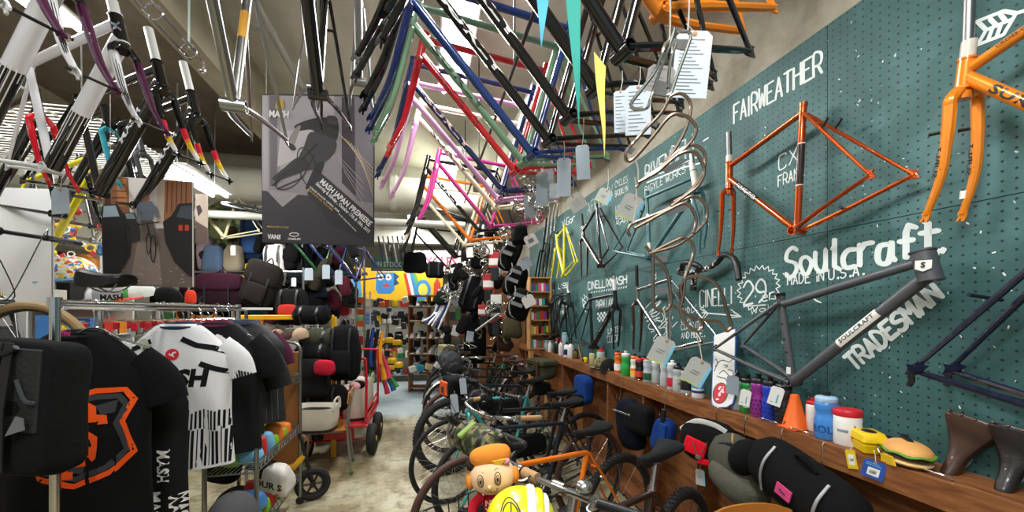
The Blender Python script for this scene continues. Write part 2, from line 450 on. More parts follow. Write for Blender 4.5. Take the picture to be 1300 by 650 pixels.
lt = N('ShaderNodeMath', operation='LESS_THAN'); nt.links.new(ln.outputs['Value'], lt.inputs[0]); lt.inputs[1].default_value = .13
n1 = N('ShaderNodeTexNoise'); n1.inputs['Scale'].default_value = 2.4; n1.inputs['Detail'].default_value = 7; n1.inputs['Roughness'].default_value = .6; n1.inputs['Distortion'].default_value = .8
nt.links.new(gp.outputs['Position'], n1.inputs['Vector'])
n2 = N('ShaderNodeTexNoise'); n2.inputs['Scale'].default_value = 38; n2.inputs['Detail'].default_value = 2; nt.links.new(gp.outputs['Position'], n2.inputs['Vector'])
r1 = ramp(N, nt, n1.outputs['Fac'], [(.3, lin('#294f4e')), (.52, lin('#355e5d')), (.66, lin('#466f6f')), (.8, lin('#5f8585'))])
r2 = ramp(N, nt, n2.outputs['Fac'], [(.735, (0, 0, 0, 1)), (.76, (1, 1, 1, 1))])
c1 = mixc(N, nt, r2.outputs[0], r1.outputs[0], lin('#b9c8c4'))
nt.links.new(mixc(N, nt, lt.outputs[0], c1, lin('#0e2423')), b.inputs['Base Color']); b.inputs['Roughness'].default_value = .62
bp = N('ShaderNodeBump', invert=True); bp.inputs['Strength'].default_value = .6; bp.inputs['Distance'].default_value = .004
nt.links.new(lt.outputs[0], bp.inputs['Height']); nt.links.new(bp.outputs[0], b.inputs['Normal'])
PEG = m
peg = thing('pegboard', 'green painted pegboard wall covered in white hand lettering', 'pegboard', loc=(WALL, 3, 1))
ys = [-2.3, -.4, 1.435, 3.265, 5.095, 6.6]
for i in range(5):
    for z0, z1 in ((.93, 1.8885), (1.8915, 2.815)):
        MB().box((WALL + .006, (ys[i] + ys[i + 1]) / 2, (z0 + z1) / 2), (.012, ys[i + 1] - ys[i] - .003, z1 - z0)).build('board_sheet', PEG, peg, smooth=False)
# ------------------------------------------------------------------ shelf with bays below
m, nt, b, N = node_mat('oiled_wood')
tc = N('ShaderNodeNewGeometry'); mp = N('ShaderNodeMapping'); mp.inputs['Scale'].default_value = (9, 1.2, 9); nt.links.new(tc.outputs['Position'], mp.inputs[0])
n1 = N('ShaderNodeTexNoise'); n1.inputs['Scale'].default_value = 4; n1.inputs['Detail'].default_value = 7; n1.inputs['Distortion'].default_value = 1.2; nt.links.new(mp.outputs[0], n1.inputs['Vector'])
r1 = ramp(N, nt, n1.outputs['Fac'], [(.3, lin('#63391f')), (.5, lin('#80502d')), (.7, lin('#97653c'))]); nt.links.new(r1.outputs[0], b.inputs['Base Color']); b.inputs['Roughness'].default_value = .45
WOOD = m
SH = 1.0          # shelf height
SX = 1.585        # shelf front edge
sh = thing('shelf_unit', 'long brown wooden shelf with open bays running under the pegboard', 'shelf', loc=(1.67, 3, 0))
MB().box(((SX + WALL) / 2, 2.9, SH - .0125), (WALL - SX, 7.6, .025)).build('shelf_board', WOOD, sh, smooth=False)
MB().box((SX + .011, 2.9, SH - .058), (.022, 7.6, .066)).build('front_rail', WOOD, sh, smooth=False)
MB().box((WALL - .008, 2.9, .48), (.016, 7.6, .96)).build('back_panel', WOOD, sh, smooth=False)
MB().box((1.68, 2.9, .05), (.16, 7.6, .03)).build('bottom_board', WOOD, sh, smooth=False)
for i in range(13):
    y = -.86 + i * .595
    MB().box((1.68, y, .48), (.15, .026, .9)).build('divider', WOOD, sh, smooth=False)
for u, v in ((804, 487), (828, 497), (863, 511), (911, 527), (972, 548), (1010, 560), (1177, 622), (768, 472)):
    y = P(u, v, X=SX).y
    MB().tube(cr([(SX + .03, y - .045, SH), (SX + .02, y - .045, SH + .012), (SX + .02, y + .045, SH + .012), (SX + .03, y + .045, SH)], 3), .003, 6).build('wire_pull', CHROME, sh)
# ================================================================== bicycle frames
def frame_build(o, g, c, tt=.0145, dt=.0165, st=.0145, ht=.019, stay=.0075, blade=.012, local=False, fork_c=None, blade_c=None, steer=None, spacer=None, seat_c=None, tips='#9a9a98', br=True, label_fork=None, wire=None):
    """tubes of one frame from a dict of joints.  HT HB head tube, ST seat tube top, SC top-tube joint on the seat tube, BB, DA DB dropouts,
    SA SB upper ends of the seat stays, LA (3D) lateral unit; fork: CA CB crown shoulders, FA FB tips, SP steerer top"""
    m = c if not isinstance(c, str) else paint(c)
    fm = m if fork_c is None else (fork_c if not isinstance(fork_c, str) else paint(fork_c))
    sm = m if seat_c is None else paint(seat_c)
    k = dict(local=local)
    lat = g['LA'].normalized()
    h = (g['HT'] - g['HB']).normalized()
    MB().pipe(g['HB'], g['HT'], ht, ht * .72).cyl(g['HT'] - h * .006, g['HT'], ht * 1.12).cyl(g['HB'], g['HB'] + h * .006, ht * 1.12).build('head_tube', m, o, **k)
    tj = g.get('TJ', mix(g['HT'], g['HB'], .22)); dj = g.get('DJ', mix(g['HT'], g['HB'], .8))
    MB().tube([tj, g['SC']], tt, 12).build('top_tube', m, o, **k)
    MB().tube([dj, g['BB']], dt, 14).build('down_tube', m, o, **k)
    sd = (g['ST'] - g['BB']).normalized()
    b = MB().tube([g['BB'], g['SC'] - sd * .01], st, 12).pipe(g['SC'] - sd * .012, g['ST'], st * 1.06, st * .8, 12)
    b.cyl(g['ST'] - sd * .014, g['ST'], st * 1.22).build('seat_tube', sm, o, **k)
    MB().pipe(g['BB'] - lat * .034, g['BB'] + lat * .034, .0205, .0165, 16).build('bottom_bracket', m, o, **k)
    for d, s, q in (('DA', 'SA', -1), ('DB', 'SB', 1)):
        D, S = g[d], g[s]
        cs = g['BB'] + lat * (.02 * q)
        mid = mix(cs, D, .35) + lat * (.010 * q)
        MB().tube(cr([cs, mid, D], 4), [stay * 1.35] * 5 + [stay * 1.1] * 3 + [stay * .8], 8).build('chain_stay', m, o, **k)
        MB().tube([S, mix(S, D, .5), D], [stay, stay * 1.05, stay * .75], 8).build('seat_stay', m, o, **k)
        dn = (D - g['BB']).normalized(); up = (S - D).normalized(); up = (up - dn * up.dot(dn)).normalized(); r = .021
        pts = [(-r * 1.3, -.004), (-r * .6, -.012), (.3 * r, -r * .9), (r * .7, -r), (r * .55, -r * .25), (r * .55, r * .25), (r * .9, r * .5), (r * .2, r * .8), (-.2 * r, r * 1.4), (-.6 * r, r * 1.4), (-r * .6, .3 * r)]
        MB().prism(pts, D - lat * .003, dn, up, .006 if dn.cross(up).dot(lat) > 0 else -.006).build('dropout', fm if tips is None else m, o, **k)
    if br:
        MB().tube([mix(g['SA'], g['DA'], .22), mix(g['SB'], g['DB'], .22)], stay * .8, 8).build('stay_bridge', m, o, **k)
    if wire:
        MB().tube(wire, .0022, 6).build('cable', BLACK, o, **k)
    if 'FA' in g:
        ca, cb = g['CA'], g['CB']; top = g['HB'] - h * .008
        f = MB().tube(cr([ca - h * .02, ca, mix(ca, top, .55) + h * .012, top - h * .006, mix(cb, top, .55) + h * .012, cb, cb - h * .02], 4), blade * 1.08, 10).cyl(top - h * .022, top, ht * 1.05)
        fo = f.build('fork', fm, o, label=label_fork, **k)
        bend = g.get('BEND', V((0, 0, 0)))
        for bi, (c_, t_) in enumerate(((ca, g['FA']), (cb, g['FB']))):
            bm_ = blade_c[bi] if blade_c else fm
            pts = cr([c_ - h * .015, mix(c_, t_, .35) + bend * .55, mix(c_, t_, .68) + bend * .8, t_], 5)
            n = len(pts)
            MB().tube(pts, [blade * (1.08 - .5 * (i / (n - 1)) ** 1.5) for i in range(n)], 10).build('fork_blade', bm_, fo, **k)
            d = (pts[-1] - pts[-3]).normalized(); sd2 = lat.cross(d).normalized(); r = .014
            MB().prism([(-r, r * .7), (0, r * .9), (r * .6, r * .45), (r * 1.7, r * .75), (r * 1.7, r * .3), (r * .75, 0), (r * 1.7, -r * .3), (r * 1.5, -r * .8), (0, -r * .9), (-r, -r * .7)], t_ - lat * .003, d, sd2, .006).build('fork_end', bm_, fo, **k)
        if 'SP' in g:
            s0 = g['HT'] + h * .002; L = (g['SP'] - s0).length
            MB().pipe(s0, g['SP'], .0143, .0125, 14).build('steerer_tube', steer or STEEL, fo, **k)
            if spacer:
                MB().cyl(s0, s0 + h * spacer[1], .0185, 16).build('spacer', plastic(spacer[0]), fo, **k)
def wall_frame(label, px, c, fork=True, group=None, name='bike_frame', dd=.09, spread=.065, fs=.048, **kw):
    "frame hung flat on the pegboard; px = wall pixels of its joints (dropouts and fork tips optionally with their own distance)"
    g = {}
    for k, q in px.items():
        if k in ('BEND',): continue
        g[k] = W(q[0], q[1], q[2] if len(q) > 2 else dd)
    lat = V((1, 0, 0))          # A is on the room side, B on the wall side
    g['LA'] = lat
    if 'D' in g: g['DA'], g['DB'] = g['D'] - lat * spread, g['D'] + lat * spread
    if 'S' in g: g['SA'], g['SB'] = g['S'] - lat * .016, g['S'] + lat * .016
    if 'SC' not in g: g['SC'] = mix(g['ST'], g['BB'], .06)
    if 'F' in g:
        h = (g['HT'] - g['HB']).normalized(); c0 = g['HB'] - h * .035
        g['FA'], g['FB'] = g['F'] - lat * fs, g['F'] + lat * fs; g['CA'], g['CB'] = c0 - lat * .04, c0 + lat * .04
        ax = (g['F'] - g['HB']).normalized(); g['BEND'] = (g['HB'] - h * .37 - g['F']) * px.get('BEND', .35)
    elif 'FA' in g:
        h = (g['HT'] - g['HB']).normalized(); g['BEND'] = V((0, px.get('BEND', 0), 0))
        if 'CA' not in g:
            c0 = g['HB'] - h * .035; g['CA'], g['CB'] = c0 - lat * .04, c0 + lat * .04
    o = thing(name, label, 'bicycle frame', loc=g['BB'], group=group)
    frame_build(o, g, c, **kw)
    return o, g
def hook(o_unused, label, y, z): pass
# --- copper orange cyclocross frame
OR1 = mat('#c4500f', .24, .75, coat=1)
o, g = wall_frame('copper orange cyclocross frame with fork hung below the large white words on the pegboard', dict(HT=(926, 206), HB=(926, 240), ST=(1020, 131), SC=(1019, 143), TJ=(928, 210), DJ=(927, 227), BB=(1012, 293), DA=(1105, 222, .16), DB=(1160, 222, .045), SA=(1020, 143, .107), SB=(1025, 145, .07),
    CA=(917, 246, .12), CB=(931, 244, .06), FA=(912, 320, .13), FB=(929, 318, .05), SP=(925, 168), BEND=-.01), OR1, dt=.0155, tt=.014, st=.0148, spacer=('#d9d6cc', .035), steer=metal('#77777a', .4), br=True)
MB().cyl(mix(g['ST'], g['BB'], .32), mix(g['ST'], g['BB'], .635), .0153, 14).build('seat_tube_panel', paint('#2a1a16'), o, label='dark brown painted band on the seat tube')
mb = MB()
for f in (.315, .64): mb.cyl(mix(g['ST'], g['BB'], f - .004), mix(g['ST'], g['BB'], f + .004), .0154, 14)
mb.build('pinstripe', WHITE, o)
mb = MB(); MB().cyl(mix(g['DJ'], g['BB'], .13), mix(g['DJ'], g['BB'], .46), .0158, 14).build('down_tube_panel', paint('#2a1a16'), o)
tube_text(mb, 'FAIRWEATHER', g['DJ'], g['BB'], .0159, .15, .44, (-1, -.5, .1), bold=.03, hmul=1.1); mb.build('lettering', WHITE, o)
for s, d in (('SA', 'DA'), ('SB', 'DB')):
    p = mix(g[s], g[d], .3); MB().cyl(p, p + V((-.005, -.035, .03)), .005, 8).build('brake_stud', BLACK, o)
for s, f in (('CA', 'FA'), ('CB', 'FB')):
    p = mix(g[s], g[f], .28); MB().cyl(p, p + V((-.004, .03, .0)), .004, 8).build('brake_stud', BLACK, o)
p = mix(g['BB'], g['DB'], .45); MB().cyl(p, p + V((0, .012, .014)), .006, 8).build('cable_stop', BLACK, o)
# --- grey mountain frame
GR = mat('#4f5257', .45, .1, coat=.1)
o, g = wall_frame('matte grey mountain bike frame with a fat tapered head tube above the bottles', dict(HT=(1171, 318), HB=(1182, 357), ST=(991, 375), SC=(992, 387), TJ=(1174, 331), DJ=(1178, 350), BB=(1007, 485), DA=(907, 443, .15), DB=(943, 438, .03), SA=(989, 384, .12), SB=(988, 386, .07)),
    GR, ht=.033, dt=.0225, tt=.017, st=.0165, stay=.0092)
mb = MB(); a, b_ = mix(g['DJ'], g['BB'], .28), mix(g['DJ'], g['BB'], .57)
n = V((-1, -.2, .35)); d = (b_ - a).normalized(); n = (n - d * n.dot(d)).normalized(); sd = n.cross(d)
q = []
for i in range(9):
    for j in range(5):
        w_ = (j - 2) / 2 * .9
        q.append(a + (b_ - a) * (i / 8) + n * (math.cos(w_) * .0232) + sd * (math.sin(w_) * .0232))
MB().add(q, [(i * 5 + j, i * 5 + j + 1, i * 5 + j + 6, i * 5 + j + 5) for i in range(8) for j in range(4)]).build('decal', WHITE, o, label='white maker decal on the down tube')
tube_text(mb, 'SOULCRAFT', b_, a, .0236, .07, .93, n, bold=.02, hmul=.7, flip=False); mb.build('lettering', BLACK, o)
hb = MB(); c0 = mix(g['HT'], g['HB'], .5) + V((-.0335, 0, 0))
hb.prism([(-.02, .016), (.02, .016), (.02, -.012), (0, -.022), (-.02, -.012)], c0 + V((-.001, -.012, 0)), V((.45, -1, 0)).normalized(), V((.1, 0, 1)).normalized(), .002); hb.build('head_badge', WHITE, o)
hb = MB(); flat_text(hb, 'S', c0 + V((-.008, -.008, -.008)), V((.45, -1, 0)), V((.1, 0, 1)), h=.018, bold=.05); hb.build('badge_lettering', BLACK, o)
MB().pipe(g['ST'] - V((0, 0, .004)), g['ST'] + V((0, 0, .012)), .021, .016).cyl(g['ST'] + V((-.03, .02, .006)), g['ST'] + V((-.03, -.03, .006)), .005).build('seat_clamp', BLACK, o)
MB().box(mix(g['ST'], g['BB'], .87) + V((-.0172, 0, 0)), (.001, .022, .032)).build('sticker', WHITE, o)
for f in (.25, .45, .62): MB().cyl(mix(g['SC'], g['BB'], f), mix(g['SC'], g['BB'], f) + V((-.02, -.004, 0)), .004, 8).build('bottle_boss', BLACK, o)
# --- bright orange touring frame with fork
OR2 = mat('#ee8a14', .3, .25, coat=1)
o, g = wall_frame('bright orange touring frame with long grey steerer at the edge of the pegboard', dict(HT=(1228, 74), HB=(1223, 114), ST=(1392, -60), SC=(1389, -20), TJ=(1233, 86), DJ=(1228, 98), BB=(1440, 190), D=(1530, 60), S=(1392, -20), CA=(1207, 126, .135), CB=(1242, 120, .045), FA=(1176, 273, .14), FB=(1222, 272, .045), SP=(1232, -40), BEND=-.022),
    OR2, ht=.0215, dt=.0185, tt=.016, blade=.0155, spacer=('#d3d0c6', .05), steer=metal('#8b8d8f', .4))
mb = MB(); tube_text(mb, 'SURLY', g['DJ'], g['BB'], .0187, .2, .62, (-1, -.1, .2), bold=.04, hmul=1.25); tube_text(mb, 'CROSS-CHECK', g['TJ'], g['SC'], .0162, .27, .7, (-1, -.1, .2), bold=.02, hmul=.6)
for s, f, y in (('CA', 'FA', 1), ('CB', 'FB', 1)): tube_text(mb, 'SURLY', g[s] + V((0, -.006, 0)), mix(g[s], g[f], .8) + V((0, -.006, 0)), .0145, .85, .5, (-1, -.2, .1), hmul=.7)
mb.build('lettering', BLACK, o)
for s, f in (('CA', 'FA'), ('CB', 'FB')):
    p = mix(g[s], g[f], .27); MB().cyl(p, p + V((-.012, .032, .002)), .006, 8).build('brake_stud', BLACK, o)
    for q in (.5, .62): p = mix(g[s], g[f], q); MB().cyl(p, p + V((-.01, -.022, 0)), .004, 8).build('fender_eyelet', STEEL, o)
MB().cyl(mix(g['CB'], g['FB'], .8), mix(g['CB'], g['FB'], .87), .0125, 12).build('sticker', WHITE, o)
# --- navy frame, rear end only in view
NV = paint('#141a33', .2)
o, g = wall_frame('dark navy disc frame whose rear end juts in from the shop front side', dict(HT=(1600, 250), HB=(1620, 320), ST=(1420, 210), SC=(1416, 235), BB=(1420, 545), DA=(1158, 470, .16), DB=(1205, 470, .03), SA=(1412, 250, .11), SB=(1418, 262, .07)), NV, stay=.0095)
mb = MB(); tube_text(mb, 'COLUMBUS', g['DA'], g['BB'] + V((-.02, 0, 0)), .0105, .25, .6, (-1, -.2, .4), bold=.03, hmul=1); mb.build('lettering', WHITE, o)
for d, s in (('DA', 'SA'), ('DB', 'SB')):
    p = g[d]; MB().prism([(0, 0), (.03, .005), (.05, .03), (.02, .035), (.015, .02), (-.01, .02)], p + V((-.004, 0, .0)), V((0, -1, -.2)), V((0, 0, 1)), .008).build('brake_mount', NV, o)
    MB().prism([(-.008, -.01), (.01, -.012), (.012, -.035), (.002, -.055), (-.012, -.05), (-.004, -.035)], p + V((-.004, 0, 0)), V((0, -1, 0)), V((0, 0, 1)), .007).build('gear_hanger', BLACK, o)
MB().tube([W(1230, 374, .15), W(1272, 381, .05)], .006, 8).build('rack_bridge', NV, o)
# --- teal randonneur
TE = mat('#38656b', .3, .1, coat=.4)
o, g = wall_frame('teal lugged touring frame with cream head tube hung behind the wire cages', dict(HT=(880, 217), HB=(884, 240), ST=(821, 243), SC=(821, 251), BB=(825, 327), D=(787, 319), S=(820, 252), FA=(888, 317, .12), FB=(893, 311, .06), SP=(878, 196), BEND=-.035, TJ=(879, 226), DJ=(884, 240)), TE, tt=.0135, dt=.0145, spacer=('#e8e4da', .06))
MB().cyl(g['HB'] - V((0, 0, .003)), g['HT'], .0198, 14).build('head_tube_panel', paint('#e4dfcf'), o, label='cream painted head tube')
for f in (.35, .78): MB().cyl(mix(g['ST'], g['BB'], f), mix(g['ST'], g['BB'], f + .12), .0152, 12).build('seat_tube_panel', paint('#e4dfcf'), o)
# --- oxblood track frame
OX = mat('#2a1018', .18, .2, coat=1)
o, g = wall_frame('dark oxblood track frame with blue seat tube lettering beside the yellow frame', dict(HT=(740, 291), HB=(741, 303), ST=(757, 259), SC=(757.5, 265), BB=(763, 338), DA=(772.5, 316, .155), DB=(790, 314, .03), SA=(759, 264, .11), SB=(762, 264, .07), FA=(738, 351, .13), FB=(745, 349, .055), SP=(738.5, 272), BEND=-.015), OX, dt=.02, spacer=('#b9b9b9', .03), steer=BLACK)
mb = MB(); tube_text(mb, 'AFFINITY', g['ST'], g['BB'], .0149, .38, .12, (-1, -.2, 0), hmul=1.2); mb.build('lettering', plastic('#5aa7d6'), o)
mb = MB(); tube_text(mb, 'AFFINITY', g['DJ'] if 'DJ' in g else g['HB'], g['BB'], .0203, .5, .85, (-1, .2, .1), hmul=1); mb.build('lettering', WHITE, o)
# --- yellow track frame
YE = paint('#e6d81e', .25)
o, g = wall_frame('yellow and white track frame hung furthest along the pegboard', dict(HT=(707, 298), HB=(708, 314), ST=(716.5, 285), SC=(716.5, 290), BB=(716, 350), DA=(729, 331, .15), DB=(733, 331, .04), SA=(718, 289, .11), SB=(719, 289, .07), FA=(700, 352, .13), FB=(707, 351, .05), BEND=-.015), YE, dt=.02, fork_c=YE)
MB().cyl(mix(g['HB'], g['BB'], .1), mix(g['HB'], g['BB'], .45), .0206, 14).build('down_tube_panel', WHITE, o)
# --- lower row, dark frames
BK = mat('#19191c', .25, .3, coat=.6)
wall_frame('black track frame hung against the wall next to the wooden bookcase', dict(HT=(722, 372), HB=(723, 387), ST=(703, 368), SC=(703.5, 374), BB=(707, 426), D=(690, 419, .09), S=(703, 376), FA=(726, 432, .13), FB=(731, 428, .05), SP=(722, 357), BEND=-.012), BK, spacer=('#d8d8d8', .1))
o, g = wall_frame('black carbon-look track frame with white steerer standing over the olive and camouflage caps', dict(HT=(780.5, 369), HB=(782, 390), ST=(749, 373), SC=(749.5, 380), BB=(752, 441), D=(731, 432, .09), S=(749, 381), FA=(779, 440, .13), FB=(785, 437, .05), SP=(779.5, 350), BEND=-.01), BK, dt=.027, tt=.018, st=.016, spacer=('#dcdcda', .1))
mb = MB(); tube_text(mb, 'CINELLI', g['BB'], g['HB'], .0272, .2, .75, (-1, .3, .2), hmul=1); mb.build('lettering', plastic('#8f8f92'), o)
CHR = metal('#b9b9ba', .22)
wall_frame('bare steel road frame with brown fork hung over the wire cages and chalked arrow', dict(HT=(808.5, 364), HB=(809, 383), ST=(850, 350), SC=(850, 355), BB=(851, 445), D=(903, 433, .09), S=(850, 355), FA=(804, 440, .13), FB=(812, 443, .05), SP=(808, 337), BEND=-.012), CHR, fork_c=mat('#4a3830', .35, .6), steer=BLACK)
# dark frames and forks at the far end
o, g = wall_frame('slim black frame standing in the corner between bookcase and shelf', dict(HT=(713, 372), HB=(713.4, 383), ST=(699, 385), SC=(699, 388), BB=(700.5, 430), D=(692, 424, .09), S=(699, 389), F=(716, 425, .09), SP=(713, 362)), BK)
for i, (u, v, L) in enumerate(((688, 283, 92), (693, 272, 96), (698, 266, 92), (703, 262, 84))):
    a, b_ = W(u + 6, v - 6, .08), W(u - 6, v + L, .10)
    o = thing('bare_fork', ['black straight fork at the far end of the row of hanging forks', 'black fork with silver legs second from the far end', 'silver unicrown fork third in the row of hanging forks', 'chrome fork hanging closest to the yellow frame'][i], 'fork', loc=a, group='forks hanging in a row on the pegboard')
    mm = (BK, STEEL, CHR, CHR)[i]; mid = mix(a, b_, .42)
    MB().cyl(a, mid, .0143, 12).build('steerer_tube', mm, o)
    for s in (-1, 1):
        MB().tube(cr([mid, mid + V((s * .045, 0, -.02)), b_ + V((s * .05, .02, .1)), b_ + V((s * .05, 0, 0))], 4), [.012] * 9 + [.009] * 4, 8).build('fork_blade', mm if i != 1 else BK, o)
# --- drop handlebar wrapped in patterned tape on the wall
o = thing('drop_handlebar', 'drop handlebar wrapped in black and white patterned tape on the pegboard', 'handlebar', loc=W(884, 345, .06))
pt = mat('#e6e6e2', .7)
m, nt, b, N = node_mat('patterned_tape'); gp = N('ShaderNodeNewGeometry'); vo = N('ShaderNodeTexVoronoi'); vo.inputs['Scale'].default_value = 70; nt.links.new(gp.outputs['Position'], vo.inputs['Vector'])
rp = ramp(N, nt, vo.outputs['Distance'], [(.38, lin('#dedcd6')), (.46, lin('#131313'))]); nt.links.new(rp.outputs[0], b.inputs['Base Color']); b.inputs['Roughness'].default_value = .7
PT = m
MB().tube(cr([W(866, 341, .2), W(862, 345, .18), W(868, 347, .12), W(884, 344, .06), W(900, 340, .05), W(911, 333, .05)], 6), .017, 12).build('taped_top', PT, o)
MB().tube(cr([W(911, 333, .05), W(919, 324, .06), W(929, 326, .1), W(935, 335, .13), W(938, 355, .15)], 6), .0165, 12).build('taped_drop', BLACK, o)
MB().tube(cr([W(866, 341, .2), W(868, 334, .22), W(877, 334, .24), W(888, 339, .24), W(886, 344, .2)], 6), .0165, 12).build('taped_drop', BLACK, o)
MB().tube([W(884, 345, .06), W(881, 357, .04), W(880, 366, .03)], .02, 12).build('stem', PT, o)
MB().cyl(W(880, 364, .06), W(880, 369, .06), .022, 12).build('stem_clamp', BLACK, o)
# ================================================================== white hand lettering on the pegboard
CHALK = mat('#dfe8e6', .9)
def sign(*a, **k):
    mb = MB()
    for q in a: chalk(mb, *q[:5], **(q[5] if len(q) > 5 else k))
    return mb.build('hand_lettering', CHALK, peg, smooth=False)
def draw(lines, w, cyc=False):
    mb = MB()
    for l in lines:
        ribbon(mb, [W(u, v, .0014) for u, v in l], w, 0)
    return mb.build('hand_drawing', CHALK, peg, smooth=False)
sign(('FAIRWEATHER', (932, 157), (1044, 92), 23, 28), w=.0095, dbl=.004, gap=2)
sign(('CX', (989, 217), (1012, 204), 18, 18), ('FRAME', (988, 237), (1021, 223), 13, 14), w=.006)
sign(('Soulcraft', (999, 352), (1192, 322), 36, 42), w=.017, seed=3, dbl=.006, gap=2)
draw([[(1047, 318), (1048, 316)], [(1056, 316), (1057, 314)], [(1197, 320), (1199, 317), (1197, 316)]], .014)
sign(('MADE iN U.S.A.', (1000, 362), (1097, 349), 12, 13), w=.006)
sign(('TRADESMAN', (1086, 470), (1197, 377), 21, 25), w=.014, vert=False, gap=2, dbl=.003)
draw([[(1033, 379), (1037, 382), (1042, 384)]], .007)
# starburst with the wheel size
pts = []
for i in range(44):
    a = 2 * PI * i / 44 + .1; r = 1 if i % 2 else .82
    pts.append((963 + 27.5 * r * math.cos(a), 366 - 29 * r * math.sin(a) - 4 * math.cos(a)))
draw([[p for p in pts[:33]]] + [pts[38:] + pts[:1]], .006)
sign(('29', (944, 387), (972, 383), 28, 29, dict(w=.0105, gap=2, seed=5)), ('er', (968, 383), (983, 379), 13, 13, dict(w=.0065, seed=5)), ('WoW', (954, 399), (983, 392), 7, 7, dict(w=.004)))
draw([[(945, 389), (958, 388), (972, 387)]], .006)
sign(('CINELLI', (889, 391), (930, 386), 21, 22), w=.0055, dbl=.005, gap=1.6)
draw([[(891, 397), (938, 401)], [(889, 392), (896, 397), (891, 404)], [(893, 392), (899, 398), (894, 404)], [(928, 393), (941, 402), (929, 403)], [(931, 396), (938, 401)]], .007)
sign(('RIVENDELL', (820, 228), (888, 198), 16, 34), w=.006, dbl=.012, gap=2)
draw([[(821, 232), (835, 226), (850, 220), (866, 213), (889, 207)], [(893, 179), (899, 175)]], .01)
sign(('BIGYLE WORKS', (819, 246), (870, 219), 8, 10), w=.0055, gap=2)
sign(('AFFINITY', (746, 273), (778, 254), 14, 20), w=.006, gap=1.5)
sign(('CYCLES', (781, 238), (797, 231), 7, 8), ('BROOKLYN', (781, 250), (797, 242), 7, 7), w=.005, gap=1.6)
draw([[(782, 229), (784, 232)]], .006)
sign(('LO-PRO', (782, 269), (797, 263), 7, 7), ('BACK', (782, 278), (793, 274), 6, 7), ('AGAIN', (782, 286), (797, 281), 6, 7), w=.006, gap=1.8)
sign(('Vigor', (714, 289), (730, 280), 8, 9), w=.007, gap=1, dbl=.01)
sign(('CINELLIXMASH', (747, 368), (796, 360), 9, 10), w=.0075, gap=1.6, dbl=.012)
draw([[(751 + i * 3.1, 372 - i * .5), (752 + i * 3.1, 370.5 - i * .5)] for i in range(15)], .012)
sign(('LASER', (709, 367), (723, 364), 6, 6), ('RACE', (710, 390), (718, 389), 7, 7), ('TRACK', (710, 399), (719, 398), 7, 7), w=.012, gap=1.4)
sign(('PARALLAX', (757, 392), (778, 388), 9, 9), w=.011, gap=1.2)
mb = MB()
for i in range(6):
    for j in range(4):
        if (i + j) % 2 == 0:
            u0, u1 = 758 + i * 2.1, 758 + (i + 1) * 2.1; v0 = 397 + j * 3 - i * .25
            mb.add([W(u0, v0, .0014), W(u1, v0 - .2, .0014), W(u1, v0 + 2.8, .0014), W(u0, v0 + 3, .0014)], [(0, 1, 2, 3)])
mb.build('checker_drawing', CHALK, peg, smooth=False)
sign(('LIMITED', (772, 424), (789, 420), 6, 7), ('COLOR', (771, 435), (786, 433), 8, 8), w=.008, gap=1.6)
draw([[(741, 374), (743, 377), (740, 381), (744, 384), (740, 388), (743, 392)], [(739, 378), (740, 384), (741, 390), (744, 396)], [(744, 376), (746, 380), (745, 386)]], .012)
sign(('MUSIN', (819, 392), (849, 420), 22, 16), w=.0075, vert=False, gap=1.2)
sign(('WORKS', (818, 402), (838, 452), 17, 19), w=.0085, vert=False, gap=1.6)
sign(('ROAD CX', (863, 401), (884, 395), 7, 8), ('C.X', (865, 410), (876, 407), 6, 6), ('COMMUTE', (865, 419), (892, 415), 7, 8), ('AND MORE.', (865, 430), (895, 427), 7, 8), w=.0055, gap=1.8)
draw([[(803, 402), (804, 409)], [(802, 413), (803, 419)], [(830, 345), (830, 354), (833, 354), (833, 345)], [(830, 349), (833, 349)]], .006)
draw([[(1241, 27), (1274, 14)], [(1274, 14), (1290, 17), (1312, 10)], [(1241, 27), (1252, 38), (1286, 24), (1290, 17)], [(1257, 24), (1266, 33)], [(1270, 18), (1277, 27)], [(1252, 38), (1241, 57), (1274, 44), (1286, 24)], [(1260, 36), (1254, 52)], [(1271, 31), (1265, 48)], [(1290, 17), (1340, 2)]], .011)
# chips and pin holes in the paint
r_ = random.Random(4); mb = MB()
for i in range(90):
    u, v = r_.uniform(860, 1295), r_.uniform(60, 520)
    p = W(u, v, .0012)
    if 1.02 < p.z < 2.78: ribbon(mb, [p, p + V((0, r_.uniform(-.006, .006), r_.uniform(-.008, .008)))], r_.uniform(.002, .005), 0)
mb.build('paint_chips', CHALK, peg, smooth=False)
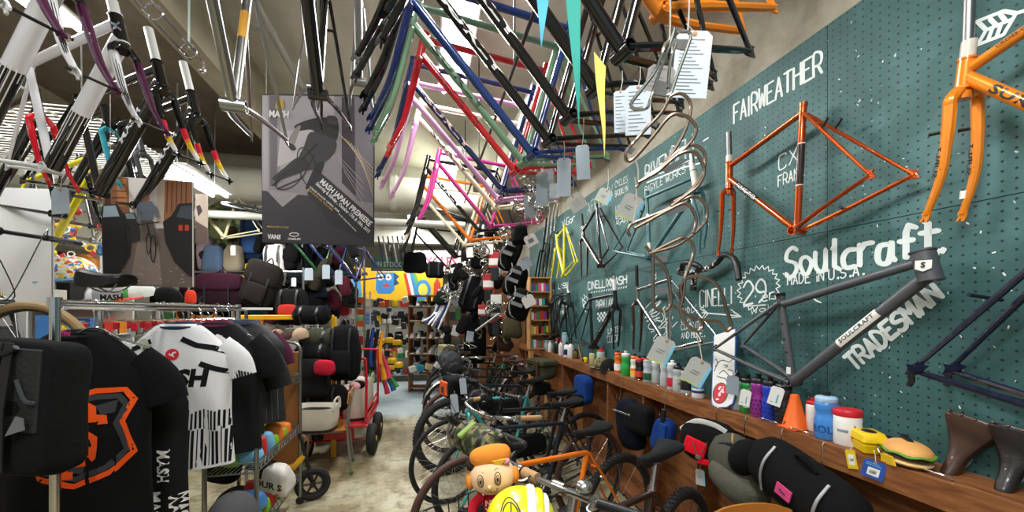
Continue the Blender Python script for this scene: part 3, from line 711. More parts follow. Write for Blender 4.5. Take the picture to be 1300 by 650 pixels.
# ================================================================== things standing on the wall shelf
SZ = SH + .0005
def onshelf(u, x=1.665): return V((x, P(u, 500, X=x).y, SZ))
CLEAR = mat('#d9e1e4', .35, trans=.4)
def bottle(label, u, h, r, body, cap='#141414', x=1.665, style=0, bands=(), nozzle=None, group=None, name='water_bottle', bt=None):
    p = onshelf(u, x); o = thing(name, label, 'bottle', loc=p, group=group)
    bm = (mat(body, .3, coat=.2) if bt is None else bt) if body else CLEAR
    nk = r * .78
    pr = [(r * .9, 0), (r, .006), (r, h * .40), (r * .9, h * .47), (nk * 1.08, h * .52), (nk * 1.08, h * .57), (r * .93, h * .63), (r * .97, h * .72), (r * .9, h * .78), (nk, h * .8)] if style == 0 else \
         [(r * .9, 0), (r, .006), (r, h * .76), (r * .93, h * .8), (nk, h * .82)] if style == 1 else \
         [(r * .92, 0), (r, .005), (r, h * .6), (r * .82, h * .72), (r * .4, h * .8), (r * .36, h * .84)]
    MB().lathe(pr, p, n=22).build('body', bm, o, ang=.9)
    c = MB()
    if style == 2: c.lathe([(r * .42, h * .82), (r * .42, h * .93), (r * .2, h * .95), (r * .2, h), (r * .12, h)], p, n=16)
    else: c.lathe([(r * .9, h * .79), (r * .92, h * .8), (r * .92, h * .87), (r * .8, h * .9), (r * .3, h * .92)], p, n=22)
    c.build('cap', plastic(cap) if cap else CLEAR, o)
    if style != 2: MB().lathe([(r * .3, h * .915), (r * .3, h * .95), (r * .36, h * .955), (r * .36, h), (r * .2, h)], p, n=14).build('nozzle', plastic(nozzle or '#1a1a1a'), o)
    for z0, z1, cc in bands: MB().lathe([(r * 1.006, h * z0), (r * 1.012, h * z0 + .001), (r * 1.012, h * z1 - .001), (r * 1.006, h * z1)], p, n=22).build('printed_band', plastic(cc), o)
    return o, p
def lettering(o, p, r, h, txt, z, cc, ang=-1.9, hh=.012, wd=None, bold=.03):
    "lettering wrapped round a bottle of radius r at height z"
    vs, fs, tw = textmesh(txt, bold); s = (wd / tw) if wd else hh
    MB().add([p + V((math.cos(ang + (x * s - tw * s / 2) / r) * (r + .0012), math.sin(ang + (x * s - tw * s / 2) / r) * (r + .0012), z + y * hh)) for x, y in vs], fs).build('print', plastic(cc), o, smooth=False)
bottle('orange sports bottle left of the tall green one', 785, .19, .036, '#e87a1e', '#e4602a', bands=((.1, .4, '#f0f0ea'),))
bottle('green squeeze bottle with white cap standing in front of the orange ones', 794.5, .205, .038, '#2aa84a', '#eceae4', x=1.635, nozzle='#eceae4')
bottle('white bottle with orange cap and orange stripe right of the green bottle', 806, .19, .036, '#e9e4da', '#f0641e', bands=((.1, .28, '#efc23a'), (.28, .4, '#ef7a2a')))
bottle('black sports bottle with red flames print between white and blue bottles', 812, .185, .034, '#221c1c', '#d93a26', bands=((.12, .36, '#d5402c'),), x=1.65)
bottle('blue bottle with red cap behind the black one', 818, .185, .034, '#2d86cc', '#d4303a', x=1.69)
bottle('clear bottle with dark green label near the chalked word works', 822.5, .185, .036, None, None, bands=((.1, .38, '#1d5a3c'),), x=1.65)
bottle('plain frosted bottle standing in the gap before the white cap ones', 833, .18, .034, None, '#e8e8e8', x=1.69)
bottle('frosted bottle with black cap, first of the clear group under the grey tag', 844.5, .19, .036, None, '#17181a', x=1.68)
bottle('frosted bottle with white cap and red label', 853.5, .2, .035, None, '#e6e6e6', x=1.65, bands=((.12, .42, '#c3263a'),), nozzle='#f0f0f0')
o, p = bottle('frosted bottle with tiny yellow and black figure print', 861, .19, .035, None, '#17181a', x=1.65)
lettering(o, p, .0355, .19, 'WAX', .075, '#e3c31e', hh=.014); lettering(o, p, .0355, .19, 'co', .05, '#101010', hh=.02)
bottle('frosted bottle with big black label behind the hanging grey tag', 872, .19, .038, None, '#17181a', x=1.66, bands=((.14, .46, '#1b1b1d'),))
bottle('white bottle with navy band and white cap beside the painted skateboard', 886, .2, .037, '#e6e8ea', '#e6e8ea', x=1.65, bands=((.16, .24, '#203a6a'), (.3, .6, '#5a9ad0')), nozzle='#203a6a')
bottle('frosted bottle with dark cap right of the painted skateboard', 936, .2, .037, None, '#17181a', x=1.665)
o, p = bottle('green bottle with white leaf print behind a white card', 949, .2, .036, '#1f8f3e', '#17181a', x=1.665)
lettering(o, p, .0362, .2, 'Leaf', .03, '#e8efe8', hh=.03, bold=.02)
def knobbly(o, p, r, z0, z1, m, rows=4):
    mb = MB()
    for j in range(rows):
        for k in range(13):
            a = k * 2 * PI / 13 + j * .24; q = p + V((math.cos(a) * r, math.sin(a) * r, z0 + (z1 - z0) * j / (rows - 1))); mb.ell(q, (.006, .006, .008), n=6, m=4)
    mb.build('grip_dots', m, o)
o, p = bottle('purple bottle with rows of dark dots between green and blue', 963, .215, .037, '#8c2a84', '#17181a', x=1.655); knobbly(o, p, .034, .02, .085, plastic('#51154c'))
o, p = bottle('blue bottle with rows of dark dots right of the purple one', 978, .215, .037, '#1c3fb4', '#17181a', x=1.655); knobbly(o, p, .034, .02, .085, plastic('#122a78'))
o, p = bottle('smoked black bottle between the blue bottle and the orange cone', 995, .21, .037, '#26262b', '#17181a', x=1.655); knobbly(o, p, .034, .02, .085, plastic('#0c0c0d'))
# traffic cone
p = onshelf(1009, 1.655); o = thing('traffic_cone', 'small bright orange cone standing on the shelf under the grey frame', 'cone', loc=p)
OC = mat('#f0650f', .5); MB().lathe([(.05, 0), (.052, .004), (.049, .008), (.017, .15), (.013, .153)], p, n=28).build('cone', OC, o)
MB().box(p + V((0, 0, .003)), (.1, .1, .005), bev=.002).build('foot', OC, o)
mb = MB(); flat_text(mb, 'JM', p + V((-.047, .018, .018)), V((.1, -1, 0)), V((.22, 0, 1)), h=.014); mb.build('print', plastic('#5a2a10'), o)
bottle('slim white tub with red lid half hidden behind the blue bottle', 1032, .145, .027, '#e9e6e0', '#c8202c', x=1.70, style=1, nozzle='#c8202c', name='tub')
o, p = bottle('big translucent blue squeeze bottle with pale cap', 1049, .195, .043, '#3f86d0', '#a9cdea', x=1.645, nozzle='#202024')
lettering(o, p, .0433, .195, 'ROLL', .03, '#1d4f96', ang=-2.6, hh=.03)
o = thing('wipes_tub', 'white tub with red screw lid and red pliers print', 'tub', loc=onshelf(1076, 1.655)); p = onshelf(1076, 1.655)
MB().lathe([(.044, 0), (.046, .003), (.046, .115), (.043, .12)], p, n=26).build('body', WHITE, o)
MB().lathe([(.0465, .115), (.048, .118), (.048, .135), (.044, .141), (.02, .143)], p, n=26).build('lid', plastic('#c8202c'), o)
mb = MB()
for s in (-1, 1): mb.tube([p + V((math.cos(-2.0 + s * k) * .0472, math.sin(-2.0 + s * k) * .0472, z)) for k, z in ((.02, .085), (.05, .07), (.22, .05), (.2, .025))], .0016, 6)
mb.build('print', plastic('#c8484a'), o); lettering(o, p, .0465, .14, 'TOOL', .03, '#2c4a9a', ang=-1.2, hh=.012); lettering(o, p, .0465, .14, 'WIPES', .055, '#2c4a9a', ang=-2.85, hh=.01)
# yellow bell box and burger bag, blue and yellow tags
p = onshelf(1103, 1.645); o = thing('pouch', 'yellow takeaway-box shaped pouch with black oval opening', 'pouch', loc=p)
R = rot(0, 0, -.5); MB().box(p + V((0, 0, .02)), (.07, .085, .04), R, bev=.006, taper=1.12).box(p + V((0, 0, .058)), (.086, .104, .04), R, bev=.008, taper=.92).build('body', mat('#e8c40a', .5), o)
MB().ell(p + V((0, 0, .078)), (.022, .03, .004), R).build('opening', BLACK, o); MB().tube(cr([p + V((-.02, -.045, .05)), p + V((-.045, -.06, .04)), p + V((-.05, -.075, .02)), p + V((-.03, -.06, .03))], 4), .002, 6).build('key_ring', STEEL, o)
p = onshelf(1152, 1.645); o = thing('burger_pouch', 'hamburger shaped zip pouch lying on the shelf', 'pouch', loc=p); R = rot(0, .02, -.62)
BUN = mat('#d9a05a', .6, noise=.1); rr = (.062, .085)
MB().ell(p + V((0, 0, .016)), (*rr, .017), R, n=24, z0=-.9, z1=.9).build('bottom_bun', mat('#dcb57c', .6), o)
MB().ell(p + V((0, 0, .034)), (rr[0] * 1.02, rr[1] * 1.02, .011), R, n=24).build('patty', mat('#3f241a', .7, bump=.4), o)
q = [p + R @ V((math.cos(a) * rr[0] * 1.03, math.sin(a) * rr[1] * 1.03, .045 + .003 * math.sin(7 * a))) for a in [i * 2 * PI / 48 for i in range(48)]]
MB().tube(q, .0045, 6, cyc=True).build('lettuce', mat('#5f9a2e', .6), o)
MB().ell(p + V((0, 0, .047)), (*rr, .036), R, n=24, z0=0, z1=1).build('top_bun', BUN, o)
MB().prism([(-.03, -.018), (.03, -.012), (.02, .018), (-.025, .014)], p + R @ V((-.058, -.02, .012)), R @ V((.3, -1, 0)).normalized(), V((-.2, 0, 1)), .006).build('cheese', plastic('#eac21a'), o)
MB().box(p + R @ V((.0, .01, .085)), (.018, .06, .012), R @ rot(.15), bev=.005).box(p + R @ V((-.03, .07, .06)), (.03, .02, .03), R @ rot(.5), bev=.005).build('clip', BLACK, o)
def card(label, c, w, h, m, tilt=0, face=(-1, -.55), parts=(), group=None, name='price_tag', lean=0, string=None, hole=True):
    "thin hanging card; face = horizontal direction it looks at"
    c = V(c); n = V((*face, 0)).normalized(); ex = V((-n.y, n.x, 0)); ey = V((0, 0, 1)); 
    if lean: ey = (ey + n * lean).normalized()
    a = ex * math.cos(tilt) + ey * math.sin(tilt); b_ = -ex * math.sin(tilt) + ey * math.cos(tilt); z = a.cross(b_)
    o = thing(name, label, 'tag', loc=c, group=group)
    k = w * .16
    MB().prism([(-w / 2, -h / 2), (w / 2, -h / 2), (w / 2, h / 2 - k), (w / 2 - k, h / 2), (-w / 2 + k, h / 2), (-w / 2, h / 2 - k)], c, a, b_, .0012).build('card', m, o, smooth=False)
    for x0, y0, x1, y1, mm in parts:
        MB().prism([(x0 * w, y0 * h), (x1 * w, y0 * h), (x1 * w, y1 * h), (x0 * w, y1 * h)], c + z * .0012, a, b_, .0005).build('print', mm, o, smooth=False)
    top = c + b_ * (h / 2 - k * .55)
    if hole: MB().cyl(top + z * .0011, top + z * .0022, w * .07, 12).cyl(top - z * .0005, top + z * .0028, w * .03, 8).build('eyelet', plastic('#b98a58'), o)
    if string: MB().tube([top + z * .002, mix(top, string, .5) + V((.003, 0, 0)), V(string)], .0011, 5).build('string', STRING, o)
    return o
INK = plastic('#6c7378'); GREYT = mat('#b4b6b3', .8); SKY = plastic('#7fc4e2'); LIME = plastic('#c6d43c')
p = P(1081, 583, X=1.575); card('yellow and white paper tag dangling from the shelf edge below the tub', p, .03, .07, plastic('#e2c21a'), .15, parts=((-.3, -.3, .3, .25, WHITE), (-.2, -.1, .2, .05, INK)), string=p + V((.01, 0, .06)))
p = P(1109, 596, X=1.57); card('blue square cardboard tag with white patch hanging by the burger', p, .062, .066, mat('#2450a8', .5), -.2, parts=((-.25, -.35, .28, .08, WHITE), (-.15, -.25, .15, -.05, INK), (-.38, .3, .2, .33, SKY), (-.38, .2, .3, .23, SKY)), string=p + V((.03, .02, .06)))
for u, v, w_, h_, tl, lb in ((946, 505, .05, .085, -.15, 'white card with teal print leaning on the green bottle'), (985, 503, .055, .09, -.25, 'white card with teal print in front of the smoked black bottle')):
    p = P(u, v, X=1.60); card(lb, p, w_, h_, WHITE, tl, parts=((.1, -.35, .2, .1, plastic('#3bb0c0')), (-.3, -.35, -.1, -.32, INK)), hole=False, string=p + V((.04, 0, .05)))
p = P(930, 489, X=1.60); card('plain blue-grey tag hanging in front of the painted skateboard', p, .06, .1, mat('#8e9aa6', .8), -.05, string=p + V((.03, 0, .08)))
# saddles of brown and black leather leaning on the wall
def saddle_mesh(M4, L=.27, wd=.155, hgt=.05, mb=None, nose=.022):
    "leather saddle shell; local x: nose -> rear, z up"
    mb = mb or MB(); rings = []
    for i in range(13):
        t = i / 12; x = L * t
        hw = nose + (wd / 2 - nose) * (0 if t < .35 else ((t - .35) / .65) ** 1.35)
        if t < .08: hw *= .55 + t * 5.6
        if t > .93: hw *= 1 - (t - .93) * 2.2
        z = .012 * math.sin(t * PI) * -1 + .012 * t * t
        dp = hgt * (1 - .45 * t) * (.75 if t < .05 else 1)
        ring = []
        for a, b_ in ((-1, -1), (-1.02, -.35), (-.86, -.02), (-.4, .1), (0, .13), (.4, .1), (.86, -.02), (1.02, -.35), (1, -1)):
            ring.append(M4 @ V((x, a * hw, z + b_ * dp)))
        for a, b_ in ((.9, -1), (.74, -.2), (0, -.02), (-.74, -.2), (-.9, -1)):
            ring.append(M4 @ V((x, a * hw * .96, z + b_ * dp - (.004 if abs(a) < .9 else 0))))
        rings.append(ring)
    return mb.loft(rings)
def standing_saddle(label, p0, p1, n, c):
    "p0 nose on the shelf, p1 rear centre; n = outward face of the top"
    p0, p1 = V(p0), V(p1); x = (p1 - p0).normalized(); z = V(n); z = (z - x * z.dot(x)).normalized(); y = z.cross(x)
    M4 = Matrix(((x.x, y.x, z.x, p0.x), (x.y, y.y, z.y, p0.y), (x.z, y.z, z.z, p0.z), (0, 0, 0, 1)))
    o = thing('leather_saddle', label, 'saddle', loc=p0); L = (p1 - p0).length
    saddle_mesh(M4, L, .165, .052).build('leather_top', c, o, sub=1)
    for s in (-1, 1):
        MB().tube(cr([M4 @ V((.02, s * .008, -.03)), M4 @ V((L * .35, s * .022, -.055)), M4 @ V((L * .65, s * .022, -.055)), M4 @ V((L * .92, s * .045, -.022))], 4), .0035, 6).build('rail', STEEL, o)
    mb = MB()
    for k in (-.06, -.03, 0, .03, .06): mb.ell(M4 @ V((L * .97, k, .012)), (.005, .005, .004), n=8, m=4)
    mb.build('rivets', mat('#6a4a35', .3, .8), o)
LB = mat('#40281c', .38, noise=.2, scale=18, coat=.25); LK = mat('#1b1614', .4, noise=.25, scale=25, coat=.2, bump=.3)
standing_saddle('brown leather saddle standing nose down against the pegboard', P(1198, 608, X=1.655), P(1240, 531, X=1.735), (-1, -.35, .3), LB)
standing_saddle('nearly black tooled leather saddle standing nose down at the shelf end', P(1270, 629, X=1.655), P(1302, 545, X=1.735), (-1, -.35, .3), LK)
# painted skateboard deck
A, B_, C, D = P(903, 421, X=1.735), P(937, 429, X=1.735), P(931, 506, X=1.60), P(899, 508, X=1.60)
bz = (B_ - A).normalized(); dn = (mix(C, D, .5) - mix(A, B_, .5)).normalized(); Hh = (mix(C, D, .5) - mix(A, B_, .5)).length; Wd = .105
o = thing('skateboard_deck', 'white skateboard deck with black ink drawing and red oval standing under the steel frame', 'skateboard', loc=V((1.62, A.y - .05, SZ)))
ex = V((.05, -1, 0)).normalized(); c0 = V((1.745, (A.y + B_.y) / 2, A.z)); bot = V((1.605, c0.y - .15, SZ)); ey = (c0 - bot); Hh = ey.length; ey.normalize(); ex = (ex - ey * ex.dot(ey)).normalized() * 1.45
out = [(-.05, .02), (-.025, .002), (.02, 0), (.045, .015), (.055, .05), (.055, Hh), (-.055, Hh), (-.055, .045)]
MB().prism(out, bot, ex, ey, .009).build('deck', mat('#2f5fb4', .4), o, smooth=False)
zz = ex.cross(ey).normalized(); ins = [(x * .93, .004 + y * .985) for x, y in out]
MB().prism(ins, bot + zz * .009, ex, ey, .0006).build('printed_face', mat('#dcdcd8', .35), o, smooth=False)
def ovl(cx, cy, rx, ry, n=20): return [(cx + rx * math.cos(k * 2 * PI / n), cy + ry * math.sin(k * 2 * PI / n)) for k in range(n)]
MB().prism(ovl(-.012, .085, .037, .062), bot + zz * .0097, ex, ey, .0004).build('oval_border', plastic('#4a4a4a'), o, smooth=False)
MB().prism(ovl(-.012, .085, .031, .055), bot + zz * .0102, ex, ey, .0004).build('red_oval', plastic('#c21f33'), o, smooth=False)
mb = MB(); q = random.Random(2)
for i in range(9): mb.prism(ovl(-.012 + q.uniform(-.016, .016), .085 + q.uniform(-.035, .035), q.uniform(.003, .008), q.uniform(.004, .012), 7), bot + zz * (.0107 + i * .00004), ex, ey, .0003)
mb.build('oval_pattern', plastic('#e5dcd8'), o, smooth=False)
mb = MB()
for l in (((-.02, .2), (.0, .215), (.02, .19), (.03, .17)), ((-.03, .19), (-.01, .175), (.01, .165), (.02, .14)), ((.02, .215), (.045, .2), (.045, .17), (.03, .15)), ((-.04, .25), (-.01, .28), (.03, .26), (.05, .29)), ((-.045, .22), (-.03, .27), (-.04, .3)), ((0, .25), (.02, .24), (.01, .23))):
    mb.strap([bot + zz * .0101 + ex * x + ey * y for x, y in [(a.x, a.y) for a in cr([(x, y, 0) for x, y in l], 4)]], .005, .0006, zz)
mb.build('ink_drawing', plastic('#26262a'), o, smooth=False)
# far items
def boxitem(label, u, sz, c, name='carton', x=1.67, rz=0, v=None, cat='box', lid=None):
    p = onshelf(u, x); o = thing(name, label, cat, loc=p)
    MB().box(p + V((0, 0, sz[2] / 2)), sz, rot(0, 0, rz), bev=.004).build('body', mat(c, .5), o)
    MB().box(p + V((0, 0, sz[2] * .55)) + rot(0, 0, rz) @ V((-sz[0] / 2 - .0008, 0, 0)), (.0012, sz[1] * .7, sz[2] * .4), rot(0, 0, rz)).build('label_patch', plastic(lid or '#e4e2da'), o)
    return o
bottle('clear lidded bottle at the far end of the shelf', 691, .21, .045, None, '#cfd6da', x=1.66)
boxitem('clear plastic box of small parts at the far end of the shelf', 697, (.12, .2, .14), '#9aa6a8')
bottle('small white spray bottle in front of the clear plastic box', 698.5, .15, .03, '#e6e6e2', '#f2f2f2', x=1.62, style=2)
bottle('black jug with red screw top left of the white chemical bottles', 707.5, .2, .05, '#1a1a1c', '#cc2a28', x=1.655, style=2)
bottle('white bottle with red screw top beside the black jug', 712.5, .19, .034, '#e8e8e4', '#cc2a28', x=1.64, style=2)
bottle('tall pale cyan canister sticking up behind the white bottles', 717.5, .3, .045, '#9fc3cc', '#7fb2bc', x=1.72, style=1)
bottle('white bottle with navy label in the middle of the chemical bottles', 719.5, .18, .036, '#e8e8e4', '#1c1c20', x=1.635, style=2, bands=((.15, .5, '#1d2f7a'),))
bottle('white bottle with black cap right of the navy label bottle', 725, .2, .042, '#e8e8e4', '#1c1c20', x=1.645, style=2)
bottle('short olive brown jar beside the framed card', 730.5, .11, .036, '#6a5a34', '#3a3222', x=1.67, style=1)
p = onshelf(737, 1.66); o = thing('framed_card', 'small wooden framed card leaning on the shelf behind the yellow gadget', 'picture frame', loc=p)
R = rot(0, -.22, -.5)
MB().box(p + V((0, 0, .085)), (.014, .1, .17), R, bev=.002).build('frame', mat('#b98a58', .5), o); MB().box(p + V((0, 0, .085)) + R @ V((-.0075, 0, 0)), (.002, .07, .13), R).build('card', mat('#e3d5b8', .7), o)
p = onshelf(743, 1.63); o = thing('tape_measure', 'small yellow and black gadget lying on the shelf', 'tape measure', loc=p)
MB().box(p + V((0, 0, .03)), (.045, .07, .06), rot(0, 0, -.4), bev=.012).build('case', mat('#e3c813', .4), o); MB().box(p + V((-.02, -.002, .026)), (.02, .05, .03), rot(0, 0, -.4), bev=.006).build('grip', BLACK, o)
bottle('jar of beige powder left of the red lidded bottle', 752.5, .12, .036, '#b9ad86', '#d4cdb0', x=1.68, style=1)
bottle('dark green bottle behind the caps on the shelf', 757, .2, .034, '#1f7a40', '#17181a', x=1.71)
bottle('clear bottle with wide red lid behind the camouflage cap', 763, .17, .042, None, '#d02a2c', x=1.71, style=1, nozzle='#d02a2c')
def cap_hat(label, p, c, rz=0, s=1, brim=None, name='cap', panel=None, tilt=0):
    o = thing(name, label, 'cap', loc=p); R = rot(0, tilt, rz); p = V(p)
    MB().ell(p, (.095 * s, .08 * s, .1 * s), R, n=20, m=7, z0=0, z1=.999).build('crown', c, o)
    mb = MB(); rings = []
    for i in range(13):
        a = -1.15 + 2.3 * i / 12; q = R @ V((math.cos(a) * .09 * s, math.sin(a) * .078 * s, .004)); e = R @ V((math.cos(a) * .095 * s + .06 * s * math.cos(a * 1.1), math.sin(a) * .082 * s, -.012 * s * (1 - math.cos(a)) + .004))
        rings.append([p + q, p + e, p + e + V((0, 0, .004)), p + q + V((0, 0, .004))])
    mb.loft(rings).build('brim', brim or c, o)
    MB().ell(p + R @ V((0, 0, .1 * s)), (.007 * s, .007 * s, .005 * s), n=8, m=4).build('button', c, o)
    if panel: MB().ell(p + R @ V((.012 * s, 0, .004)), (.088 * s, .05 * s, .085 * s), R, n=16, m=6, z0=.1, z1=.9).build('front_panel', panel, o)
    return o
CAMO = None
def camo(name, cols, sc=22):
    m, nt, b, N = node_mat(name); gp = N('ShaderNodeTexCoord'); n = N('ShaderNodeTexNoise'); n.inputs['Scale'].default_value = sc; n.inputs['Detail'].default_value = 2; n.inputs['Distortion'].default_value = .6
    nt.links.new(gp.outputs['Object'], n.inputs['Vector']); st = [(p, lin(c)) for p, c in zip((.35, .45, .52, .62), cols)]
    r = ramp(N, nt, n.outputs['Fac'], st); r.color_ramp.interpolation = 'CONSTANT'; nt.links.new(r.outputs[0], b.inputs['Base Color']); b.inputs['Roughness'].default_value = .9
    return m
CAMO = camo('camouflage', ('#2b3520', '#5b5a35', '#7a7350', '#3a2e22'))
cap_hat('camouflage cap with brim on the shelf left of the black cap', onshelf(764, 1.66), CAMO, 2.6, 1)
cap_hat('olive black box-fronted cap on the shelf beside the orange bottle', onshelf(774, 1.655), cloth('#22241c'), 3.4, 1.02)
# wooden bookcase at the far end of the shelf
bx0, bx1 = 1.40, 1.69; by = P(699, 400, X=1.69).y
o = thing('bookcase', 'small wooden bookcase packed with coloured boxes at the far end of the pegboard', 'bookcase', loc=((bx0 + bx1) / 2, by, 1.0))
LW = mat('#b98b55', .5, noise=.15, scale=6)
z0, z1 = 1.02, P(700, 352, Y=by).z
for x in (bx0, bx1): MB().box((x, by + .07, (z0 + z1) / 2), (.02, .16, z1 - z0)).build('side_panel', LW, o)
MB().box(((bx0 + bx1) / 2, by + .145, (z0 + z1) / 2), (bx1 - bx0, .01, z1 - z0)).build('back_panel', LW, o)
cl = ['#c8342c', '#e3c02c', '#2f6fae', '#e7e2d4', '#2f8a4a', '#d9772a', '#7a3a8a', '#2aa0a8', '#181818', '#c94f8a']
q = random.Random(11)
for i in range(6):
    z = z0 + (z1 - z0 - .02) * i / 5 + .01
    MB().box(((bx0 + bx1) / 2, by + .07, z), (bx1 - bx0 - .02, .15, .016)).build('shelf', LW, o)
for i in range(5):
    z = z0 + (z1 - z0 - .02) * i / 5 + .0185; x = bx0 + .015; k = 0
    while x < bx1 - .05:
        wd = q.uniform(.025, .05); hh = q.uniform(.09, .115)
        b_ = MB().box((x + wd / 2, by + .06, z + hh / 2), (wd - .003, .1, hh), bev=.002).build('small_box', mat(cl[q.randrange(10)], .5))
        tag(b_, 'small coloured box standing in the wooden bookcase', 'box', 'coloured boxes in the bookcase'); x += wd
# bin for standing posts: floor-high support under the bookcase
for x in (bx0 + .03, bx1 - .03): MB().box((x, by + .07, .51), (.05, .1, 1.0)).build('leg', LW, o)
# ================================================================== frames hung from the ceiling
def frame_geo(s=1.0, fork=True, st=.52, steer=0, ha=73, rx=.405, fl=.375, rake=.048):
    g = {}; y = V((0, 1, 0)); L = lambda x, z: V((x * s, 0, z * s))
    a = math.radians(ha); h = V((-math.cos(a), 0, math.sin(a)))
    g['BB'] = L(0, 0); g['HB'] = L(rx, .465); g['HT'] = g['HB'] + h * (.135 * s); sa = math.radians(73)
    g['ST'] = L(-math.cos(sa) * st, math.sin(sa) * st); g['SC'] = g['ST'] * .94; D = L(-.415, .07)
    g['DA'], g['DB'] = D - y * .064, D + y * .064; g['SA'], g['SB'] = g['SC'] - y * .015, g['SC'] + y * .015; g['LA'] = y
    if fork:
        c = g['HB'] - h * .04; g['CA'], g['CB'] = c - y * .042, c + y * .042; n = V((h.z, 0, -h.x)); tip = g['HB'] - h * (fl * s) + n * (rake * s)
        g['FA'], g['FB'] = tip - y * .05, tip + y * .05; g['BEND'] = n * -.022
        if steer: g['SP'] = g['HT'] + h * steer
    return g
def hang(label, bb, f, c, s=1.0, fork=True, st=.52, steer=0, decal=None, group=None, roll=0, pitch=0, rx=.405, **kw):
    f = V((*f, 0)).normalized(); z = V((0, 0, 1)); y = z.cross(f)
    M = Matrix(((f.x, y.x, 0, bb[0]), (f.y, y.y, 0, bb[1]), (0, 0, 1, bb[2]), (0, 0, 0, 1))) @ Matrix.Rotation(roll, 4, 'X') @ Matrix.Rotation(pitch, 4, 'Y')
    o = thing('bike_frame', label, 'bicycle frame', M=M, group=group)
    g = frame_geo(s, fork, st, steer, rx=rx, **({'ha': 77, 'fl': .47, 'rake': .03} if rx > .45 else {}))
    frame_build(o, g, c, local=True, **kw)
    if decal:
        txt, dc, side = decal; mb = MB(); r = kw.get('dt', .0165) + .0003; a, b = mix(g['HT'], g['HB'], .8), g['BB']
        tube_text(mb, txt, *((a, b) if side > 0 else (b, a)), r, .16, .62, (.5, side * -1, .5) if side < 0 else (.35, side, .45), bold=.04, hmul=1.5)
        mb.build('lettering', plastic(dc), o, local=True)
    return o, g
FR = (-.983, -.182)
Z0 = 2.25
def row(label, u, v, c, **k):
    p = k.pop('bb', None) or P(u, v, Z=Z0); k.setdefault('blade', .0145); return hang(label, p, k.pop('f', FR), c, rx=.5, st=k.pop('st', .632), **k)
BLK = mat('#0d0d10', .14, .1, coat=1)
NAVY = mat('#1c2f66', .2, .1, coat=1); BLUE = mat('#1f3f80', .2, .1, coat=1); GREEN = mat('#7fa684', .25, coat=.7); RED = mat('#cf1526', .2, coat=1)
LIL = mat('#d9a4cf', .25, coat=.7); PINK = mat('#ab2f76', .2, .2, coat=1); CRM = mat('#e3d9bd', .3, coat=.5); ORG = mat('#e2701c', .22, coat=.8)
SIDE = 1
o, g = row('orange frame hung nearest at the top with its curved chain stays in view', 838, 18, OR2, s=1.08, dt=.026, tt=.02, stay=.0135, fork=False, bb=P(838, 16, t=1.38), f=(-.995, -.1))
row('black glossy frame hung right behind the orange one', 791, 66, BLK, s=1.02, dt=.019, tt=.017, stay=.009)
row('black frame hung behind the teal pennant, second of the black ones', 757, 112, BLK, s=1.03, dt=.02, tt=.017)
row('black frame with white down tube lettering passing the ceiling lamp', 722, 149, BLK, s=1.15, dt=.0175, decal=('SURLY', '#e8e8e6', SIDE))
row('black frame with white down tube lettering hung just before the blue frame', 697, 179, BLK, s=1.15, dt=.0175, decal=('SURLY', '#e8e8e6', SIDE))
row('royal blue frame with fork hung between the black and the green frames', 676, 196, BLUE, s=1.1, dt=.0185, tt=.0165, fork_c=NAVY)
row('sage green frame with fork hung between the blue and the red frames', 664, 206, GREEN, s=1.06, decal=('SURLY', '#2c3a2e', SIDE))
row('bright red frame with fork hung behind the sage green one', 654, 217, RED, s=0.97, decal=('SURLY', '#7a0d18', SIDE))
row('navy blue frame with white lettering hung behind the red one', 638, 242, NAVY, s=1.1, decal=('SURLY', '#f0f0f0', SIDE))
row('pale lilac pink frame with fork hung behind the navy one', 633, 254, LIL, s=1.12)
row('cream white frame with dark lettering and pale pink fork hung behind the lilac one', 629, 264, CRM, s=1.08, decal=('SURLY', '#303030', SIDE), fork_c=LIL)
row('magenta frame with fork hung below the lilac and navy frames', 623, 288, PINK, s=0.95, f=(-.96, -.28))
row('black frame with white lettering hung right behind the magenta one', 608, 293, BLK, s=0.97, decal=('SURLY', '#e8e8e8', SIDE), f=(-.96, -.28))
row('orange frame with dark lettering and black fork hung behind the magenta one', 597, 305, ORG, s=1.0, decal=('CROSS-CHECK', '#3a1a08', SIDE), fork_c=BLK, f=(-.96, -.28))
row('cream frame hung behind the orange cross frame', 590, 311, CRM, s=1.0, f=(-.96, -.28))
row('fat tubed black carbon frame hung behind the cream one', 579, 326, BLK, s=1.1, dt=.04, tt=.03, st=.5, f=(-.96, -.28), fork_c=BLK)
row('black frame with purple accents hung furthest back in the row', 569, 341, mat('#1d1530', .2, coat=.8), s=1.1, f=(-.96, -.28))
# extra loose tube: black suspension lockout hoses are left to the frames themselves
# --- left group: frames hung with their heads towards the lens
RAW = metal('#a7a8a6', .28); GREYF = mat('#8d8f8d', .35, .6)
o, g = hang('bare steel frame with yellow seat tube label hung in front of the race poster', P(297, 134, t=1.25), (.1, -1), RAW, fork=False, dt=.0155)
sd = (g['ST'] - g['BB']).normalized()
mb = MB(); mb.cyl(mix(g['BB'], g['ST'], .52), mix(g['BB'], g['ST'], .74), .0148, 12); mb.build('seat_tube_label', plastic('#b9862c'), o, local=True)
mb = MB(); tube_text(mb, 'STEEL', g['BB'], g['ST'], .0151, .54, .72, (-.9, .5, 0), bold=.05, hmul=1.3); mb.build('lettering', plastic('#3a2a14'), o, local=True)
MB().box(mix(g['BB'], mix(g['HT'], g['HB'], .8), .06) + V((0, 0, .0)), (.0001, .0325, .03)).build('sticker', WHITE, o, local=True)
hang('black frame hung over the top edge of the race poster with chrome-tipped stays', P(404, 120, t=1.5), (.05, -1), BLK, fork=False, dt=.0225, tt=.018)
hang('plain grey frame hung behind the black one above the poster', P(456, 104, t=1.95), (.12, -1), GREYF, fork=False)
